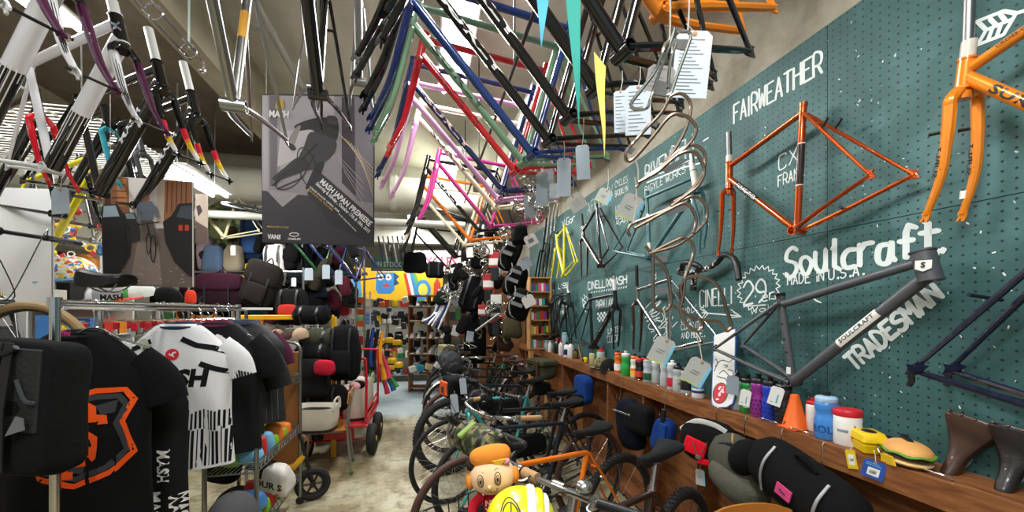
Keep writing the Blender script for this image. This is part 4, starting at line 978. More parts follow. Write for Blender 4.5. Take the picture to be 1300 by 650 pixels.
hang('dull silver frame hung on the left of the black one above the poster', P(398, 112, t=2.1), (.35, -.94), RAW, fork=False, dt=.018)
FL = (.9, -.43)
WHT = mat('#e6e6ea', .2, coat=.8); PUR = mat('#561d48', .16, .3, coat=1)
def striped(name):
    m, nt, b, N = node_mat(name); tc = N('ShaderNodeTexCoord'); w_ = N('ShaderNodeTexWave'); w_.inputs['Scale'].default_value = 42; w_.bands_direction = 'DIAGONAL'
    nt.links.new(tc.outputs['Object'], w_.inputs['Vector']); r = ramp(N, nt, w_.outputs['Fac'], [(.45, lin('#e4e4e8')), (.5, lin('#18181c'))]); nt.links.new(r.outputs[0], b.inputs['Base Color']); b.inputs['Roughness'].default_value = .2
    return m
def mash(label, bb, dark=False, tip=None):
    o, g = hang(label, bb, FL, BLK if dark else WHT, s=1.0, dt=.03, tt=.0175, ht=.0225, steer=.17 if dark else .06, fork_c=BLK, blade_c=(BLK, BLK) if dark else (WHT, PUR), blade=.0145, spacer=('#cfd0cc', .17 if dark else .06))
    a, b = mix(g['HT'], g['HB'], .8), g['BB']; d = (b - a).normalized()
    if not dark:
        MB().cyl(mix(a, b, .56), mix(a, b, .985), .0304, 18).build('down_tube_panel', BLK, o, local=True, label='black lower half of the down tube')
        n1 = V((0, -1, 0)); n2 = d.cross(n1); mb = MB()
        for i in range(9):
            w_ = -1.9 + i * .42 ; q = n1 * math.cos(w_) + n2 * math.sin(w_)
            e = .62 + .34 * (((i * 37) % 10) / 10)
            mb.cyl(mix(a, b, .545) + q * .0292, mix(a, b, e) + q * .0292, .0022, 5)
        mb.build('stripe', WHITE, o, local=True)
        MB().pipe(g['HB'], g['HT'], .0232, .02, 18).build('head_tube_panel', BLK, o, local=True)
        mb = MB(); tube_text(mb, 'M', g['HB'], g['HT'], .0235, .35, .65, (.6, -1, 0), hmul=1.2); mb.build('head_badge', plastic('#8b93a6'), o, local=True)
        c, t = g['CA'], g['FA']; mb = MB()
        for k in range(5):
            q = V((math.cos(k * .6 - 1), math.sin(k * .6 - 1) * .8 - .3, 0)) * .0125
            mb.tube([mix(c, t, .12 + k * .05) + q - g['BEND'] * -.3, mix(c, t, .5) + q + g['BEND'] * .7, mix(c, t, .85) + q * .6 + g['BEND'] * .5], .0016, 5)
        mb.build('stripe', BLK, o, local=True)
    else:
        for s in ('A', 'B'):
            c, t = g['C' + s], g['F' + s]; bn = g['BEND']
            pts = cr([c, mix(c, t, .35) + bn * .55, mix(c, t, .68) + bn * .8, t], 6)
            for (i0, i1, cc) in ((8, 12, '#d81e3c'), (11, 15, '#e8c318'), (14, 18, '#e4e4e4')):
                MB().tube(pts[i0:i1 + 1], [.0163 * (1 - .48 * (i / 18) ** 1.5) for i in range(i0, i1 + 1)], 10).build('fork_tip_paint', paint(cc), o, local=True)
        mb = MB(); tube_text(mb, 'MASH', b, a, .0306, .45, .75, (.3, -1, .3), bold=.05, hmul=.8); mb.build('lettering', plastic('#d8d8d8'), o, local=True)
    y = V((0, 1, 0)); m_ = (g['FA'] + g['FB']) / 2
    MB().cyl(m_ - y * .075, m_ + y * .075, .0045, 8).build('skewer', BLACK, o, local=True)
    for q in (-1, 1): MB().cyl(m_ + y * (q * .056), m_ + y * (q * .066), .011, 10).build('skewer_nut', CHROME, o, local=True)
    return o
mash('white and black striped track frame with purple fork leg hung closest on the left', (-1.46, 1.47, 2.14))
mash('white and black striped track frame with purple fork leg, middle one of the three', (-1.52, 1.755, 2.14))
mash('white and black striped track frame with dark head badge, third of the white ones', (-1.555, 2.08, 2.14))
mash('black frame with red, yellow and white fork tips, the nearer of the two', (-1.57, 2.36, 2.12), True)
mash('black frame with red, yellow and white fork tips, the further of the two', (-1.56, 2.62, 2.12), True)
hang('black frame with red fork hung far left behind the striped frames', (-2.15, 2.5, 2.0), (.9, -.43), BLK, dt=.02, fork_c=RED)
hang('black frame with big white down tube lettering at the far left', (-2.2, 2.15, 1.98), (.85, -.5), BLK, dt=.026, decal=('CINELLI', '#e8e8e8', -1))
hang('yellow frame hung low at the far left behind the tag', (-2.3, 3.05, 1.9), (.9, -.43), YE, dt=.02, fork_c=BLK, seat_c='#141416')
hang('black frame with turquoise fork hung behind the white striped frames', (-2.1, 2.85, 2.1), (.9, -.43), BLK, dt=.022, fork_c=mat('#2f8fa0', .2, coat=.8))
hang('dark grey frame hung at the back of the left group', (-2.15, 3.2, 2.1), (.9, -.43), mat('#34363a', .25, coat=.7), dt=.022)
hang('silver and black frame hung at the back of the left group under the duct', (-2.35, 3.5, 2.05), (.9, -.43), RAW, dt=.02, fork_c=BLK)
# double rail with rings that carries the left group
o = thing('hanging_rail', 'double chrome rail under the ceiling carrying the striped frames', 'rail', loc=(-.98, 1.2, 2.66))
for x, z in ((-.98, 2.67), (-1.01, 2.645)): MB().cyl((x, .45, z), (x, 2.02, z), .006, 8).build('rail_tube', CHROME, o)
MB().tube(cr([(-.98, 2.0, 2.67), (-.98, 2.06, 2.66), (-.98, 2.07, 2.62), (-.98, 2.03, 2.61)], 4), .005, 6).build('end_hook', CHROME, o)
for y in (1.45, 1.75, 1.98):
    MB().torus((-.995, y, 2.66), (0, 1, 0), .03, .003, 20, 6).build('ring', CHROME, o)
for y in (.7, 1.98): MB().cyl((-.995, y, 2.67), (-.995, y, 3.6), .004, 6).build('suspension_rod', mat('#9fb3a8', .4), o)
o = thing('hanging_rail', 'black rail above the aisle carrying the coloured frames', 'rail', loc=(.33, 1.9, 2.72))
MB().cyl((.43, .5, 2.735), (.43, 4.4, 2.735), .009, 8).build('rail_tube', BLACK, o)
for y in (.6, 1.9, 3.2, 4.3): MB().cyl((.43, y, 2.735), (.43, y, 3.6), .005, 6).build('suspension_rod', BLACK, o)
# pennants
def pennant(label, top0, top1, tip, m):
    a, b, c = V(top0), V(top1), V(tip); n = (b - a).cross(c - a).normalized() * .0012
    rings = []
    for i in range(9):
        t = i / 8; w_ = n * (math.sin(t * 6) * 4)
        l, r = mix(a, c, t) + w_, mix(b, c, t * .985) + w_; rings.append([l - n, r - n, r + n, l + n])
    return MB().loft(rings).build('pennant', m, label=label, cat='pennant', group=None)
pennant('long teal cloth pennant hanging among the black frames', P(715, -40, t=.95), P(738, -42, t=.95), P(735, 166, t=.93), mat('#149487', .8))
pennant('short light blue pennant hanging in front of the blue frame', P(678, -45, t=1.05), P(704, -45, t=1.05), P(687, 62, t=1.03), mat('#3f9fc6', .8))
pennant('pale yellow pennant hanging right of the teal one', P(754, 66, t=.9), P(769, 85, t=.9), P(767, 200, t=.88), mat('#e6d66a', .8))
# paper sheets and grey tags tied to the frames
PL = mat('#c9d4de', .8); BG = mat('#a9b6c2', .8)
def lines(n=8): return tuple((-.38, .36 - i * .85 / n, .3 - (i * 7 % 4) * .1, .36 - i * .85 / n + .012, INK) for i in range(n))
def hangtag(label, u, v, t, w, h, m, tilt=0, string=None, parts=(), **k):
    p = P(u, v, t=t); s = P(*string, t=t) if string else None
    return card(label, p, w, h, m, tilt, face=(-SN * 1.6, -CS), parts=parts, string=s, **k)
hangtag('large white spec sheet hanging under the orange chain stays', 878, 82, .98, .085, .165, PL, -.1, (871, 30), lines(16), name='paper_sheet')
hangtag('white spec sheet hanging left of the wire cages', 810, 140, 1.0, .062, .125, PL, .0, (813, 85), lines(11), name='paper_sheet')
hangtag('narrow pale sheet hanging half behind the white spec sheet', 788, 142, 1.05, .035, .11, PL, .02, (790, 90), lines(10), name='paper_sheet')
hangtag('grey paper card tucked behind the uppermost wire cage', 838, 100, .9, .06, .06, mat('#8e8b88', .7), -.2, (836, 70), lines(5))
hangtag('long blue-grey tag tied below the red frame', 716, 225, 1.6, .055, .155, BG, .0, (716, 180))
hangtag('blue-grey tag with dark bow at the end of the black frames', 740, 206, 1.5, .05, .13, BG, .05, (741, 150))
hangtag('blue-grey tag hanging behind the ball of wire cages', 688, 240, 2.0, .06, .17, BG, -.05, (690, 205))
hangtag('tall pale grey tag right of the ball of wire cages', 697, 235, 2.15, .05, .18, BG, .03, (697, 200))
hangtag('plain grey tag hanging by the magenta bottom bracket', 672, 262, 2.2, .06, .13, BG, .02, (672, 225))
hangtag('small pale sheet hanging under the red chain stay', 704, 242, 1.9, .05, .07, PL, .02, (702, 215))
hangtag('grey tag tied under the dark frames above the long handlebar', 77, 255, 1.9, .1, .125, BG, .03, (78, 225))
for u, v, t, w_, h_, tl, lb, s in ((800, 263, .8, .042, .05, -.5, 'grey square tag with blue edge hanging on the left of the wire cages', (806, 225)), (840, 445, .75, .038, .05, -.45, 'grey square tag with blue edge hanging over the white bottle gap', (842, 390)), (884, 472, .75, .042, .05, -.5, 'grey square tag with blue edge hanging in front of the skateboard edge', (882, 420)), (767, 249, 1.1, .04, .04, -.5, 'grey square tag with blue edge hanging over the oxblood frame', (772, 215))):
    hangtag(lb, u, v, t, w_, h_, GREYT, tl, s, parts=((.36, -.5, .5, .34, SKY), (-.5, -.5, .36, -.46, LIME), (-.2, .0, .15, .02, INK), (-.25, -.1, .1, -.08, INK)))
hangtag('translucent square tag with barcode hanging over the concrete wall', 732, 257, 1.9, .08, .08, mat('#c3c2bd', .6), .6, (728, 225), parts=((-.25, -.25, .2, .2, GREYT),))
# ---- chain of wire bottle cages
def cage(label, loops, plates=(), r=.0032, m=None, group='wire bottle cages in a hanging chain'):
    o = thing('bottle_cage', label, 'bottle cage', loc=P(*loops[0][0][:2], t=loops[0][0][2]))
    for l in loops: MB().tube(cr([P(u, v, t=t) for u, v, t in l], 6), r, 8).build('wire_loop', m or WIRE, o)
    for q in plates:
        c = [P(u, v, t=t) for u, v, t in q]; n = (c[1] - c[0]).cross(c[3] - c[0]).normalized() * .0012
        MB().loft([[c[0] - n, c[1] - n, c[1] + n, c[0] + n], [c[3] - n, c[2] - n, c[2] + n, c[3] + n]]).build('mount_plate', STEEL, o)
    return o
T = .76; T2 = .70; BRZ = metal('#9d8a7d', .28)
cage('uppermost steel bottle cage of the hanging chain, with two dark plates', [[(856, 36, T), (853, 48, T), (838, 90, T), (826, 125, T), (822, 136, T2), (812, 139, T2), (803, 137, T2), (802, 130, T2), (815, 113, T2), (833, 88, T2), (843, 60, T2), (849, 52, T)],
    [(873, 40, T), (877, 46, T), (872, 62, T), (860, 95, T), (852, 118, T), (846, 122, T)], [(856, 36, T), (864, 40, T), (873, 40, T)], [(858, 55, T2), (851, 80, T2), (848, 112, T2)]],
    [[(849, 48, T), (874, 52, T), (870, 64, T), (848, 60, T)], [(835, 102, T), (856, 107, T), (852, 124, T), (830, 120, T)]])
cage('second steel bottle cage of the chain with a wide loop over the concrete wall', [[(848, 128, T), (853, 121, T), (864, 119, T), (874, 126, T), (877, 140, T), (870, 165, T), (858, 188, T), (845, 205, T)],
    [(848, 128, T), (838, 145, T), (818, 166, T), (800, 186, T), (794, 195, T2), (796, 204, T2), (806, 200, T2), (830, 172, T2), (846, 152, T2), (857, 145, T2), (872, 148, T2), (883, 160, T2), (882, 172, T2), (872, 186, T2), (858, 198, T2)]],
    [[(829, 153, T), (836, 156, T), (833, 162, T), (827, 159, T)], [(800, 187, T), (807, 189, T), (802, 196, T), (796, 194, T)]], m=BRZ)
cage('third steel bottle cage of the chain in front of the teal frame', [[(808, 238, T), (818, 226, T), (838, 213, T), (856, 196, T), (872, 186, T), (884, 185, T), (894, 194, T), (895, 210, T), (888, 228, T), (872, 246, T), (856, 256, T)],
    [(810, 232, T2), (835, 218, T2), (850, 205, T2), (862, 196, T2), (878, 192, T2), (888, 200, T2), (894, 218, T2), (886, 236, T2), (868, 250, T2), (852, 262, T2)]],
    [[(840, 214, T), (866, 201, T), (874, 203, T), (846, 220, T)]], m=BRZ)
cage('fourth steel bottle cage of the chain with a stamped plate', [[(800, 300, T), (797, 292, T), (803, 284, T), (822, 276, T), (842, 268, T), (860, 258, T), (876, 250, T), (888, 252, T), (897, 264, T), (897, 278, T), (888, 290, T), (874, 302, T), (858, 312, T), (838, 318, T), (824, 322, T)],
    [(805, 290, T2), (824, 280, T2), (846, 268, T2), (868, 258, T2), (878, 264, T2), (884, 280, T2), (880, 296, T2)]],
    [[(845, 262, T), (870, 254, T), (872, 266, T), (848, 275, T)]], m=BRZ)
cage('fifth bottle cage of the chain, long and brown with two cross plates', [[(820, 312, T), (824, 318, T), (838, 332, T), (846, 344, T), (850, 362, T), (852, 384, T), (846, 394, T), (836, 394, T), (830, 388, T), (829, 372, T), (829, 340, T), (829, 326, T)],
    [(824, 322, T), (840, 314, T), (858, 305, T), (868, 302, T), (878, 308, T), (881, 320, T), (876, 336, T), (870, 352, T), (868, 372, T), (866, 384, T)]],
    [[(829, 326, T), (847, 323, T), (847, 332, T), (830, 335, T)], [(830, 366, T), (848, 364, T), (848, 372, T), (831, 374, T)]], m=BRZ)
cage('lowest bottle cage of the chain, looping over the chalked arrow', [[(866, 378, T), (864, 366, T), (868, 356, T), (880, 351, T), (894, 352, T), (908, 360, T), (917, 374, T), (922, 392, T), (928, 410, T), (928, 416, T), (922, 420, T), (916, 412, T), (908, 407, T), (892, 406, T), (878, 402, T), (864, 394, T), (852, 386, T)],
    [(866, 378, T2), (864, 396, T2), (872, 412, T2), (884, 420, T2), (892, 414, T2), (888, 404, T2)]], m=BRZ)
o = thing('chain_cord', 'cord and hooks tying the wire bottle cages together', 'cord', loc=P(845, 30, t=T))
for a, b in (((848, -30), (850, 52)), ((853, 60), (846, 128)), ((806, 200), (810, 230)), ((808, 238), (803, 286)), ((873, -30), (873, 42))):
    MB().tube(cr([P(*a, t=T), P((a[0] + b[0]) / 2 + 2, (a[1] + b[1]) / 2, t=T), P(*b, t=T)], 3), .0016, 6).build('cord', STRING, o)

o = thing('mesh_panel', 'white wire mesh panel hung flat behind the left group of frames', 'mesh panel', loc=(-2.7, 3.5, 2.72)); mb = MB()
for i in range(31): y = 2.8 + i * .05; mb.cyl((-3.4, y, 2.72), (-1.95, y, 2.72), .005, 5)
mb.build('cross_wires', WHITE, o); mb = MB()
for i in range(8): x = -3.4 + i * .207; mb.cyl((x, 2.8, 2.71), (x, 4.3, 2.71), .006, 5)
mb.build('long_wires', WHITE, o)
for x in (-3.4, -1.95):
    for y in (2.8, 4.3): MB().cyl((x, y, 2.7), (x, y, 3.6), .004, 5).build('suspension_rod', STEEL, o)
# ================================================================== parked bicycles
MESH = {}
def shared(key, make, m, name, parent, loc, R=None):
    "copies of one mesh (wheels and the like)"
    k = (key, m.name)
    if k not in MESH:
        o = make().build(name, m, parent, local=True); MESH[k] = o.data
    else:
        o = bpy.data.objects.new(name, MESH[k]); col.objects.link(o); o.parent = parent
    o.location = loc
    if R is not None: o.rotation_euler = R
    return o
def tyre_mb(r, w, knob):
    mb = MB().torus((0, 0, 0), (0, 1, 0), r - w, w, 64, 10)
    if knob:
        for i in range(72):
            a = 2 * PI * i / 72; d = V((math.cos(a), 0, math.sin(a)))
            for s, f in ((-.55, .0), (.55, .04), (0, .02)):
                g = a + f; d = V((math.cos(g), 0, math.sin(g)))
                mb.box(d * (r - w + w * math.cos(s)) + V((0, w * math.sin(s) * 1.0, 0)) + d * .001, (.009, .008, .006), Matrix.Rotation(-g, 3, 'Y'))
    return mb
def rim_mb(r): return MB().torus((0, 0, 0), (0, 1, 0), r, .011, 56, 6, flat=.9)
def spokes_mb(r, n=28):
    mb = MB()
    for i in range(n):
        a = 2 * PI * i / n; s = 1 if i % 2 else -1; b = a + (.5 if (i // 2) % 2 else -.5)
        mb.tube([(math.cos(b) * .02, s * .03, math.sin(b) * .02), (math.cos(a) * r, 0, math.sin(a) * r)], .0011, 4, caps=False)
    return mb
def hub_mb(): return MB().lathe([(.008, -.06), (.01, -.055), (.012, -.045), (.022, -.04), (.022, -.034), (.014, -.03), (.014, .03), (.022, .034), (.022, .04), (.012, .045), (.01, .055), (.008, .06)], ax=(0, 1, 0), n=14)
SPK = metal('#b9b9b6', .3); SILV = metal('#c6c6c4', .25); BKM = plastic('#17171a', .4)
def wheel(root, c, r, w, tyre, rim, knob=False, turn=0):
    R = (0, 0, turn)
    shared(('tyre', r, w, knob), lambda: tyre_mb(r, w, knob), tyre, 'tyre', root, c, R)
    shared(('rim', r, w), lambda: rim_mb(r - w * 1.9), rim, 'rim', root, c, R)
    shared(('spokes', r, w), lambda: spokes_mb(r - w * 2), SPK, 'spokes', root, c, R)
    shared(('hub',), hub_mb, BKM, 'hub', root, c, R)
def bike(label, front, d=(-.9, -.436), col_=BLK, r=.34, w=.019, tyre=None, rim=None, knob=False, bar='drop', barz=.93, barc=None, gripc=None, saddle=None, post=None, sz=.97, fork_c=None, turn=0, decal=None, bw=1, z=0, hooded=True, fend=None, rim_f=None, sl=.275):
    d = V((*d, 0)).normalized(); y = V((0, 0, 1)).cross(d); rear = V((*front, z)) - d * 1.03
    M = Matrix(((d.x, y.x, 0, rear.x), (d.y, y.y, 0, rear.y), (0, 0, 1, z), (0, 0, 0, 1)))
    o = thing('bicycle', label, 'bicycle', M=M)
    ty = tyre or RUBBER; rm = rim or BKM
    wheel(o, (0, 0, r), r, w, ty, rm, knob)
    Y = V((0, 1, 0)); g = {}
    h = V((-.2924, 0, .9563)); n = V((.9563, 0, .2924))
    g['BB'] = V((.425, 0, .275)); g['FT'] = V((1.03, 0, r)); g['HB'] = g['FT'] - n * .045 + h * .4; g['HT'] = g['HB'] + h * .13
    g['ST'] = V((.27, 0, .78)); g['SC'] = V((.277, 0, .755)); D = V((0, 0, r))
    g['DA'], g['DB'] = D - Y * .064, D + Y * .064; g['SA'], g['SB'] = g['SC'] - Y * .016, g['SC'] + Y * .016; g['LA'] = Y
    c = g['HB'] - h * .04; g['CA'], g['CB'] = c - Y * .042, c + Y * .042; g['FA'], g['FB'] = g['FT'] - Y * .052, g['FT'] + Y * .052; g['BEND'] = n * -.02
    frame_build(o, g, col_, local=True, fork_c=fork_c)
    wheel(o, g['FT'], r, w, ty, rim_f or rm, knob, turn)
    # stem, bar
    bc = barc or BKM; gc = gripc or BKM
    q = g['HT'] + h * max(.02, (barz - g['HT'].z - .02)); C = q + n * .085 + h * .02
    MB().cyl(g['HT'], q + h * .015, .0165, 12).tube([q, C], .0145, 10).cyl(C - Y * .022, C + Y * .022, .021, 12).build('stem', bc, o, local=True)
    b = Y * bw
    if bar == 'drop':
        P_ = lambda x, yy, zz: C + V((x, yy * bw, zz))
        top = cr([P_(.07, -.21, .0), P_(.03, -.2, .002), P_(0, -.16, .002), P_(0, 0, 0), P_(0, .16, .002), P_(.03, .2, .002), P_(.07, .21, .0)], 5)
        MB().tube(top, .0145, 10).build('handlebar', bc, o, local=True)
        for s in (-1, 1):
            MB().tube(cr([P_(.07, .21 * s, 0), P_(.10, .212 * s, -.03), P_(.09, .215 * s, -.09), P_(.04, .22 * s, -.125), P_(-.05, .225 * s, -.135)], 5), .0155, 10).build('bar_drop', gc, o, local=True)
            MB().tube(cr([P_(.05, .21 * s, .012), P_(.10, .21 * s, .02), P_(.135, .208 * s, .045), P_(.148, .206 * s, .075)], 4), [.018] * 5 + [.02] * 4 + [.017] * 3 + [.01], 10, flat=.85).build('brake_hood', BKM, o, local=True)
            MB().tube(cr([P_(.14, .21 * s, .03), P_(.15, .213 * s, -.02), P_(.13, .218 * s, -.09)], 4), .006, 8).build('brake_lever', STEEL, o, local=True)
            MB().tube(cr([P_(.11, .2 * s, .01), P_(.13, .1 * s, .05), P_(.1, .03 * s, -.05), c + n * .02 + Y * (.02 * s)], 5), .0025, 6).build('cable', BKM, o, local=True)
    else:
        sw = {'flat': [(0, 0, 0), (.0, .12, .0), (-.02, .3, .005)], 'swept': [(0, 0, 0), (.02, .1, .01), (.01, .22, .03), (-.08, .285, .03), (-.2, .305, .02)], 'riser': [(0, 0, 0), (0, .06, 0), (-.005, .12, .035), (-.03, .34, .045)]}[bar]
        pts = [C + V((x, -yy * bw, zz)) for x, yy, zz in reversed(sw[1:])] + [C + V((x, yy * bw, zz)) for x, yy, zz in sw]
        cv = cr(pts, 6); MB().tube(cv, .0105, 10).build('handlebar', bc, o, local=True)
        for s in (0, 1):
            e = cv[-9:] if s else cv[:9][::-1]
            L = 0; seg = [e[-1]]
            for k in range(len(e) - 2, -1, -1):
                if L > .12: break
                L += (e[k] - e[k + 1]).length; seg.append(e[k])
            MB().tube(seg, .015, 12).build('grip', gc, o, local=True)
            MB().cyl(seg[0], seg[0] + (seg[0] - seg[1]).normalized() * .006, .0168, 12).build('bar_end', STEEL, o, local=True)
            p = seg[-1]; iw = (p - seg[0]).normalized()
            MB().tube(cr([p + iw * .02, p + iw * .01 + V((.04, 0, -.01)), seg[0] * .4 + p * .6 + V((.055, 0, -.015))], 4), .005, 8, flat=.7).cyl(p + iw * .02 - V((0, 0, .014)), p + iw * .02 + V((0, 0, .014)), .014, 10).build('brake_lever', STEEL if bc is not BKM else BKM, o, local=True)
            MB().tube(cr([p + iw * .02, p + iw * .1 + V((.08, 0, .02)), c + V((.08, 0, .06)), c + n * .02], 5), .0025, 6).build('cable', BKM, o, local=True)
    sp = V((.26 - (sz - .86) * .29, 0, sz - .06)) ; sd = (sp - g['ST']).normalized()
    MB().cyl(g['ST'] - sd * .01, sp, .0136, 12).cyl(g['ST'] - sd * .016, g['ST'] + sd * .004, .0195, 12).box(sp + V((0, 0, .006)), (.05, .03, .016)).build('seatpost', post or SILV, o, local=True)
    sm = saddle or BKM; M4 = Matrix.Translation(sp + V((.145, 0, .05))) @ Matrix.Rotation(PI, 4, 'Z')
    so = saddle_mesh(M4, sl, .155, .046).build('saddle', sm, o, local=True, sub=1)
    for s in (-1, 1): MB().tube(cr([M4 @ V((.03, s * .008, -.02)), M4 @ V((.1, s * .022, -.042)), M4 @ V((.18, s * .022, -.042)), M4 @ V((.25, s * .04, -.012))], 4), .0035, 6).build('rail', STEEL, so, local=True)
    # drivetrain
    bb = g['BB']; MB().pipe(bb - Y * .042, bb - Y * .046, .09, .072, 36).build('chainring', STEEL, o, local=True)
    mb = MB()
    for k in range(5): a = k * 2 * PI / 5; mb.tube([bb - Y * .044, bb - Y * .044 + V((math.cos(a), 0, math.sin(a))) * .08], .006, 6)
    mb.build('crank_spider', STEEL, o, local=True)
    for s in (-1, 1):
        e = bb + V((.11 * s, .062 * s * -1 if False else .062 * (1 if s > 0 else -1), -.125 * s)); a0 = bb + Y * (.05 if s > 0 else -.05)
        MB().tube([a0, e], [.013, .010], 8).build('crank_arm', STEEL, o, local=True)
        MB().box(e + Y * (.05 if s > 0 else -.05), (.085, .08, .018), bev=.004).build('pedal', BKM, o, local=True)
    MB().pipe(D - Y * .045, D - Y * .03, .045, .02, 24).build('cassette', STEEL, o, local=True)
    MB().tube([bb + V((0, -.044, .088)), D + V((0, -.044, .044))], .0035, 6).tube([bb + V((0, -.044, -.088)), D + V((.03, -.044, -.10)), D + V((.01, -.044, -.045))], .0035, 6).build('chain', metal('#6a6560', .4), o, local=True)
    MB().box(D + V((.025, -.05, -.075)), (.02, .012, .11), bev=.004).box(D + V((.0, -.055, -.02)), (.045, .03, .04), bev=.008).build('rear_derailleur', BKM, o, local=True)
    for q in (g['SC'] + V((-.10, 0, -.16)), c + V((.03, 0, .01))): MB().box(q, (.03, .075, .03), bev=.008).build('brake_caliper', STEEL, o, local=True)
    if fend:
        for cc_, a0, a1 in ((D, .35, 2.9), (g['FT'], .2, 2.5)):
            mb = MB(); mb.strap([cc_ + V((math.cos(a0 + (a1 - a0) * k / 24), 0, math.sin(a0 + (a1 - a0) * k / 24))) * (r + .014) for k in range(25)], .045, .002, (0, 1, 0)); mb = MB(); rg = []
            for k in range(25):
                a = a0 + (a1 - a0) * k / 24; e = V((math.cos(a), 0, math.sin(a))); rg.append([cc_ + e * (r + .006) - Y * .024, cc_ + e * (r + .016) - Y * .015, cc_ + e * (r + .018) + Y * .015, cc_ + e * (r + .006) + Y * .024, cc_ + e * (r + .014) + Y * .012, cc_ + e * (r + .014) - Y * .012])
            mb.loft(rg).build('mudguard', fend, o, local=True)
    if decal:
        mb = MB(); tube_text(mb, decal[0], mix(g['HT'], g['HB'], .22), g['SC'], .0149, .15, .5, (0, -1, .3), bold=.03, hmul=1.2); mb.build('lettering', plastic(decal[1]), o, local=True)
    return o, M, g, C
BRT = mat('#4a2f26', .7, bump=.3, scale=90); BROWN = mat('#38231c', .28, .2, coat=.6); CEL = mat('#2f9c98', .25, coat=.6); TEAL = mat('#3fa3a6', .25, coat=.6)
CORK = mat('#b58f63', .8, noise=.3, scale=120); BSAD = mat('#4a2b22', .4, noise=.15, coat=.2)
DB = mat('#121c2e', .3, coat=.5)
B1 = bike('dark brown bicycle with silver bars and black grips parked nearest, behind the doll', (.3, 1.15), d=(-.86, -.51), col_=BROWN, w=.024, knob=True, bar='flat', barz=.94, sl=.3, barc=SILV, post=SILV, sz=.94)
B2 = bike('bright orange bicycle with camouflage bar bag parked second nearest', (.2, 1.73), col_=mat('#f07a08', .25, coat=.8), w=.024, knob=True, bar='drop', barz=.95, sz=.9, post=BKM, decal=('SURLY', '#7a3a00'))
B3 = bike('dark navy bicycle with brown tyres, cork grips and celeste fork beside the orange one', (.23, 2.36), d=(-.93, -.36), col_=DB, tyre=BRT, w=.02, bar='swept', barz=.88, barc=SILV, gripc=CORK, sz=.92, fork_c=CEL)
B4 = bike('turquoise bicycle with thin black tyres and black frame bag', (.2, 3.22), d=(-.93, -.36), col_=TEAL, w=.016, bar='drop', barz=.96, sz=.93, saddle=BKM)
B10 = bike('plain black bicycle squeezed between the dark navy and the turquoise ones', (.36, 2.8), d=(-.93, -.36), col_=BLK, w=.02, bar='flat', barz=.93, sz=.9)
B5 = bike('black bicycle with fat black tyres behind the turquoise one', (.24, 3.8), d=(-.95, -.3), col_=DB, r=.36, w=.034, knob=True, bar='flat', barz=.97, sz=.93)
B6 = bike('black bicycle with brown wall tyres and brown leather saddle', (.27, 4.38), d=(-.95, -.3), col_=BLK, tyre=BRT, w=.022, bar='swept', barz=1.0, saddle=BSAD, barc=SILV, gripc=BSAD)
B7 = bike('black bicycle with silver mudguards carrying the olive roll bag', (.3, 5.05), d=(-.95, -.3), col_=BLK, w=.018, bar='drop', barz=.98, saddle=BSAD, fend=SILV)
B8 = bike('dark green bicycle with front basket near the far end of the row', (.3, 5.7), d=(-.95, -.3), col_=mat('#16301f', .25, coat=.6), w=.02, bar='flat', barz=.99, saddle=BSAD)
B9 = bike('black bicycle parked last in the row by the wooden bookcase', (.34, 6.35), d=(-.97, -.25), col_=BLK, w=.02, bar='flat', barz=.99)
# ------------------------------------------------------------------ bags on the bicycles
def wp(B, x, y, z): return B[1] @ V((x, y, z))
def dirw(B, x, y, z=0): return (B[1].to_3x3() @ V((x, y, z))).normalized()
def roll_bag(label, c, ax, L, r, m, straps=2, sm=None, squash=.9, cat='bag', name='roll_bag', patch=None):
    c = V(c); ax = V(ax).normalized(); o = thing(name, label, cat, loc=c)
    n = 9; pts = []; rs = []
    for i in range(n):
        t = -1 + 2 * i / (n - 1); pts.append(c + ax * (t * L / 2)); rs.append(r * (1 if abs(t) < .8 else (.86 if abs(t) < .99 else .45)) * (1 + .03 * math.sin(i * 2.3)))
    up = V((0, 0, 1)); MB().tube(pts, rs, 16, flat=squash, up=up).build('body', m, o)
    for s in range(straps):
        t = (-.45 + .9 * s / max(1, straps - 1)) if straps > 1 else 0
        q = c + ax * (t * L / 2); mb = MB().tube([q - ax * .012, q + ax * .012], r * 1.04, 16, flat=squash, up=up); mb.build('strap', sm or BKM, o)
        x = basis(ax)[0]; f = V((-x.x, -x.y, 0)) if False else ray(650, 396) * -1
        MB().box(q - V((CS * 0 + SN, CS, 0)) * (r * 1.0) + V((0, 0, .01)), (.03, .014, .024), rot(0, 0, -TH), bev=.003).build('buckle', BKM, o)
    if patch:
        q = c - V((SN, CS, 0)) * (r * 1.02); MB().box(q, (.05, .006, .03), rot(0, 0, -TH), bev=.001).build('label_patch', patch, o)
    return o
def soft(c, sz, R, taper=1, seed=0, pw=.5, n=26, m=16):
    "soft cloth volume: a rounded box that sags and wrinkles a little"
    mb = MB().ell((0, 0, 0), (sz[0] / 2, sz[1] / 2, sz[2] / 2), None, n, m, pw=pw); q = random.Random(seed); a = [q.uniform(0, 6) for _ in range(6)]; k = min(sz)
    for i, p in enumerate(mb.v):
        z = p.z / sz[2] + .5; f = 1 + (taper - 1) * z
        w_ = (math.sin(p.x * 31 + a[0] + p.z * 17) + math.sin(p.y * 23 + a[1] - p.z * 29) + .6 * math.sin(p.z * 43 + a[2] + p.y * 37)) * k * .035
        l = p.length or 1
        mb.v[i] = V(c) + R @ (V((p.x * f, p.y * f, p.z - .06 * sz[2] * (1 - z) * math.cos(p.y / sz[1] * 3))) + p / l * w_)
    return mb
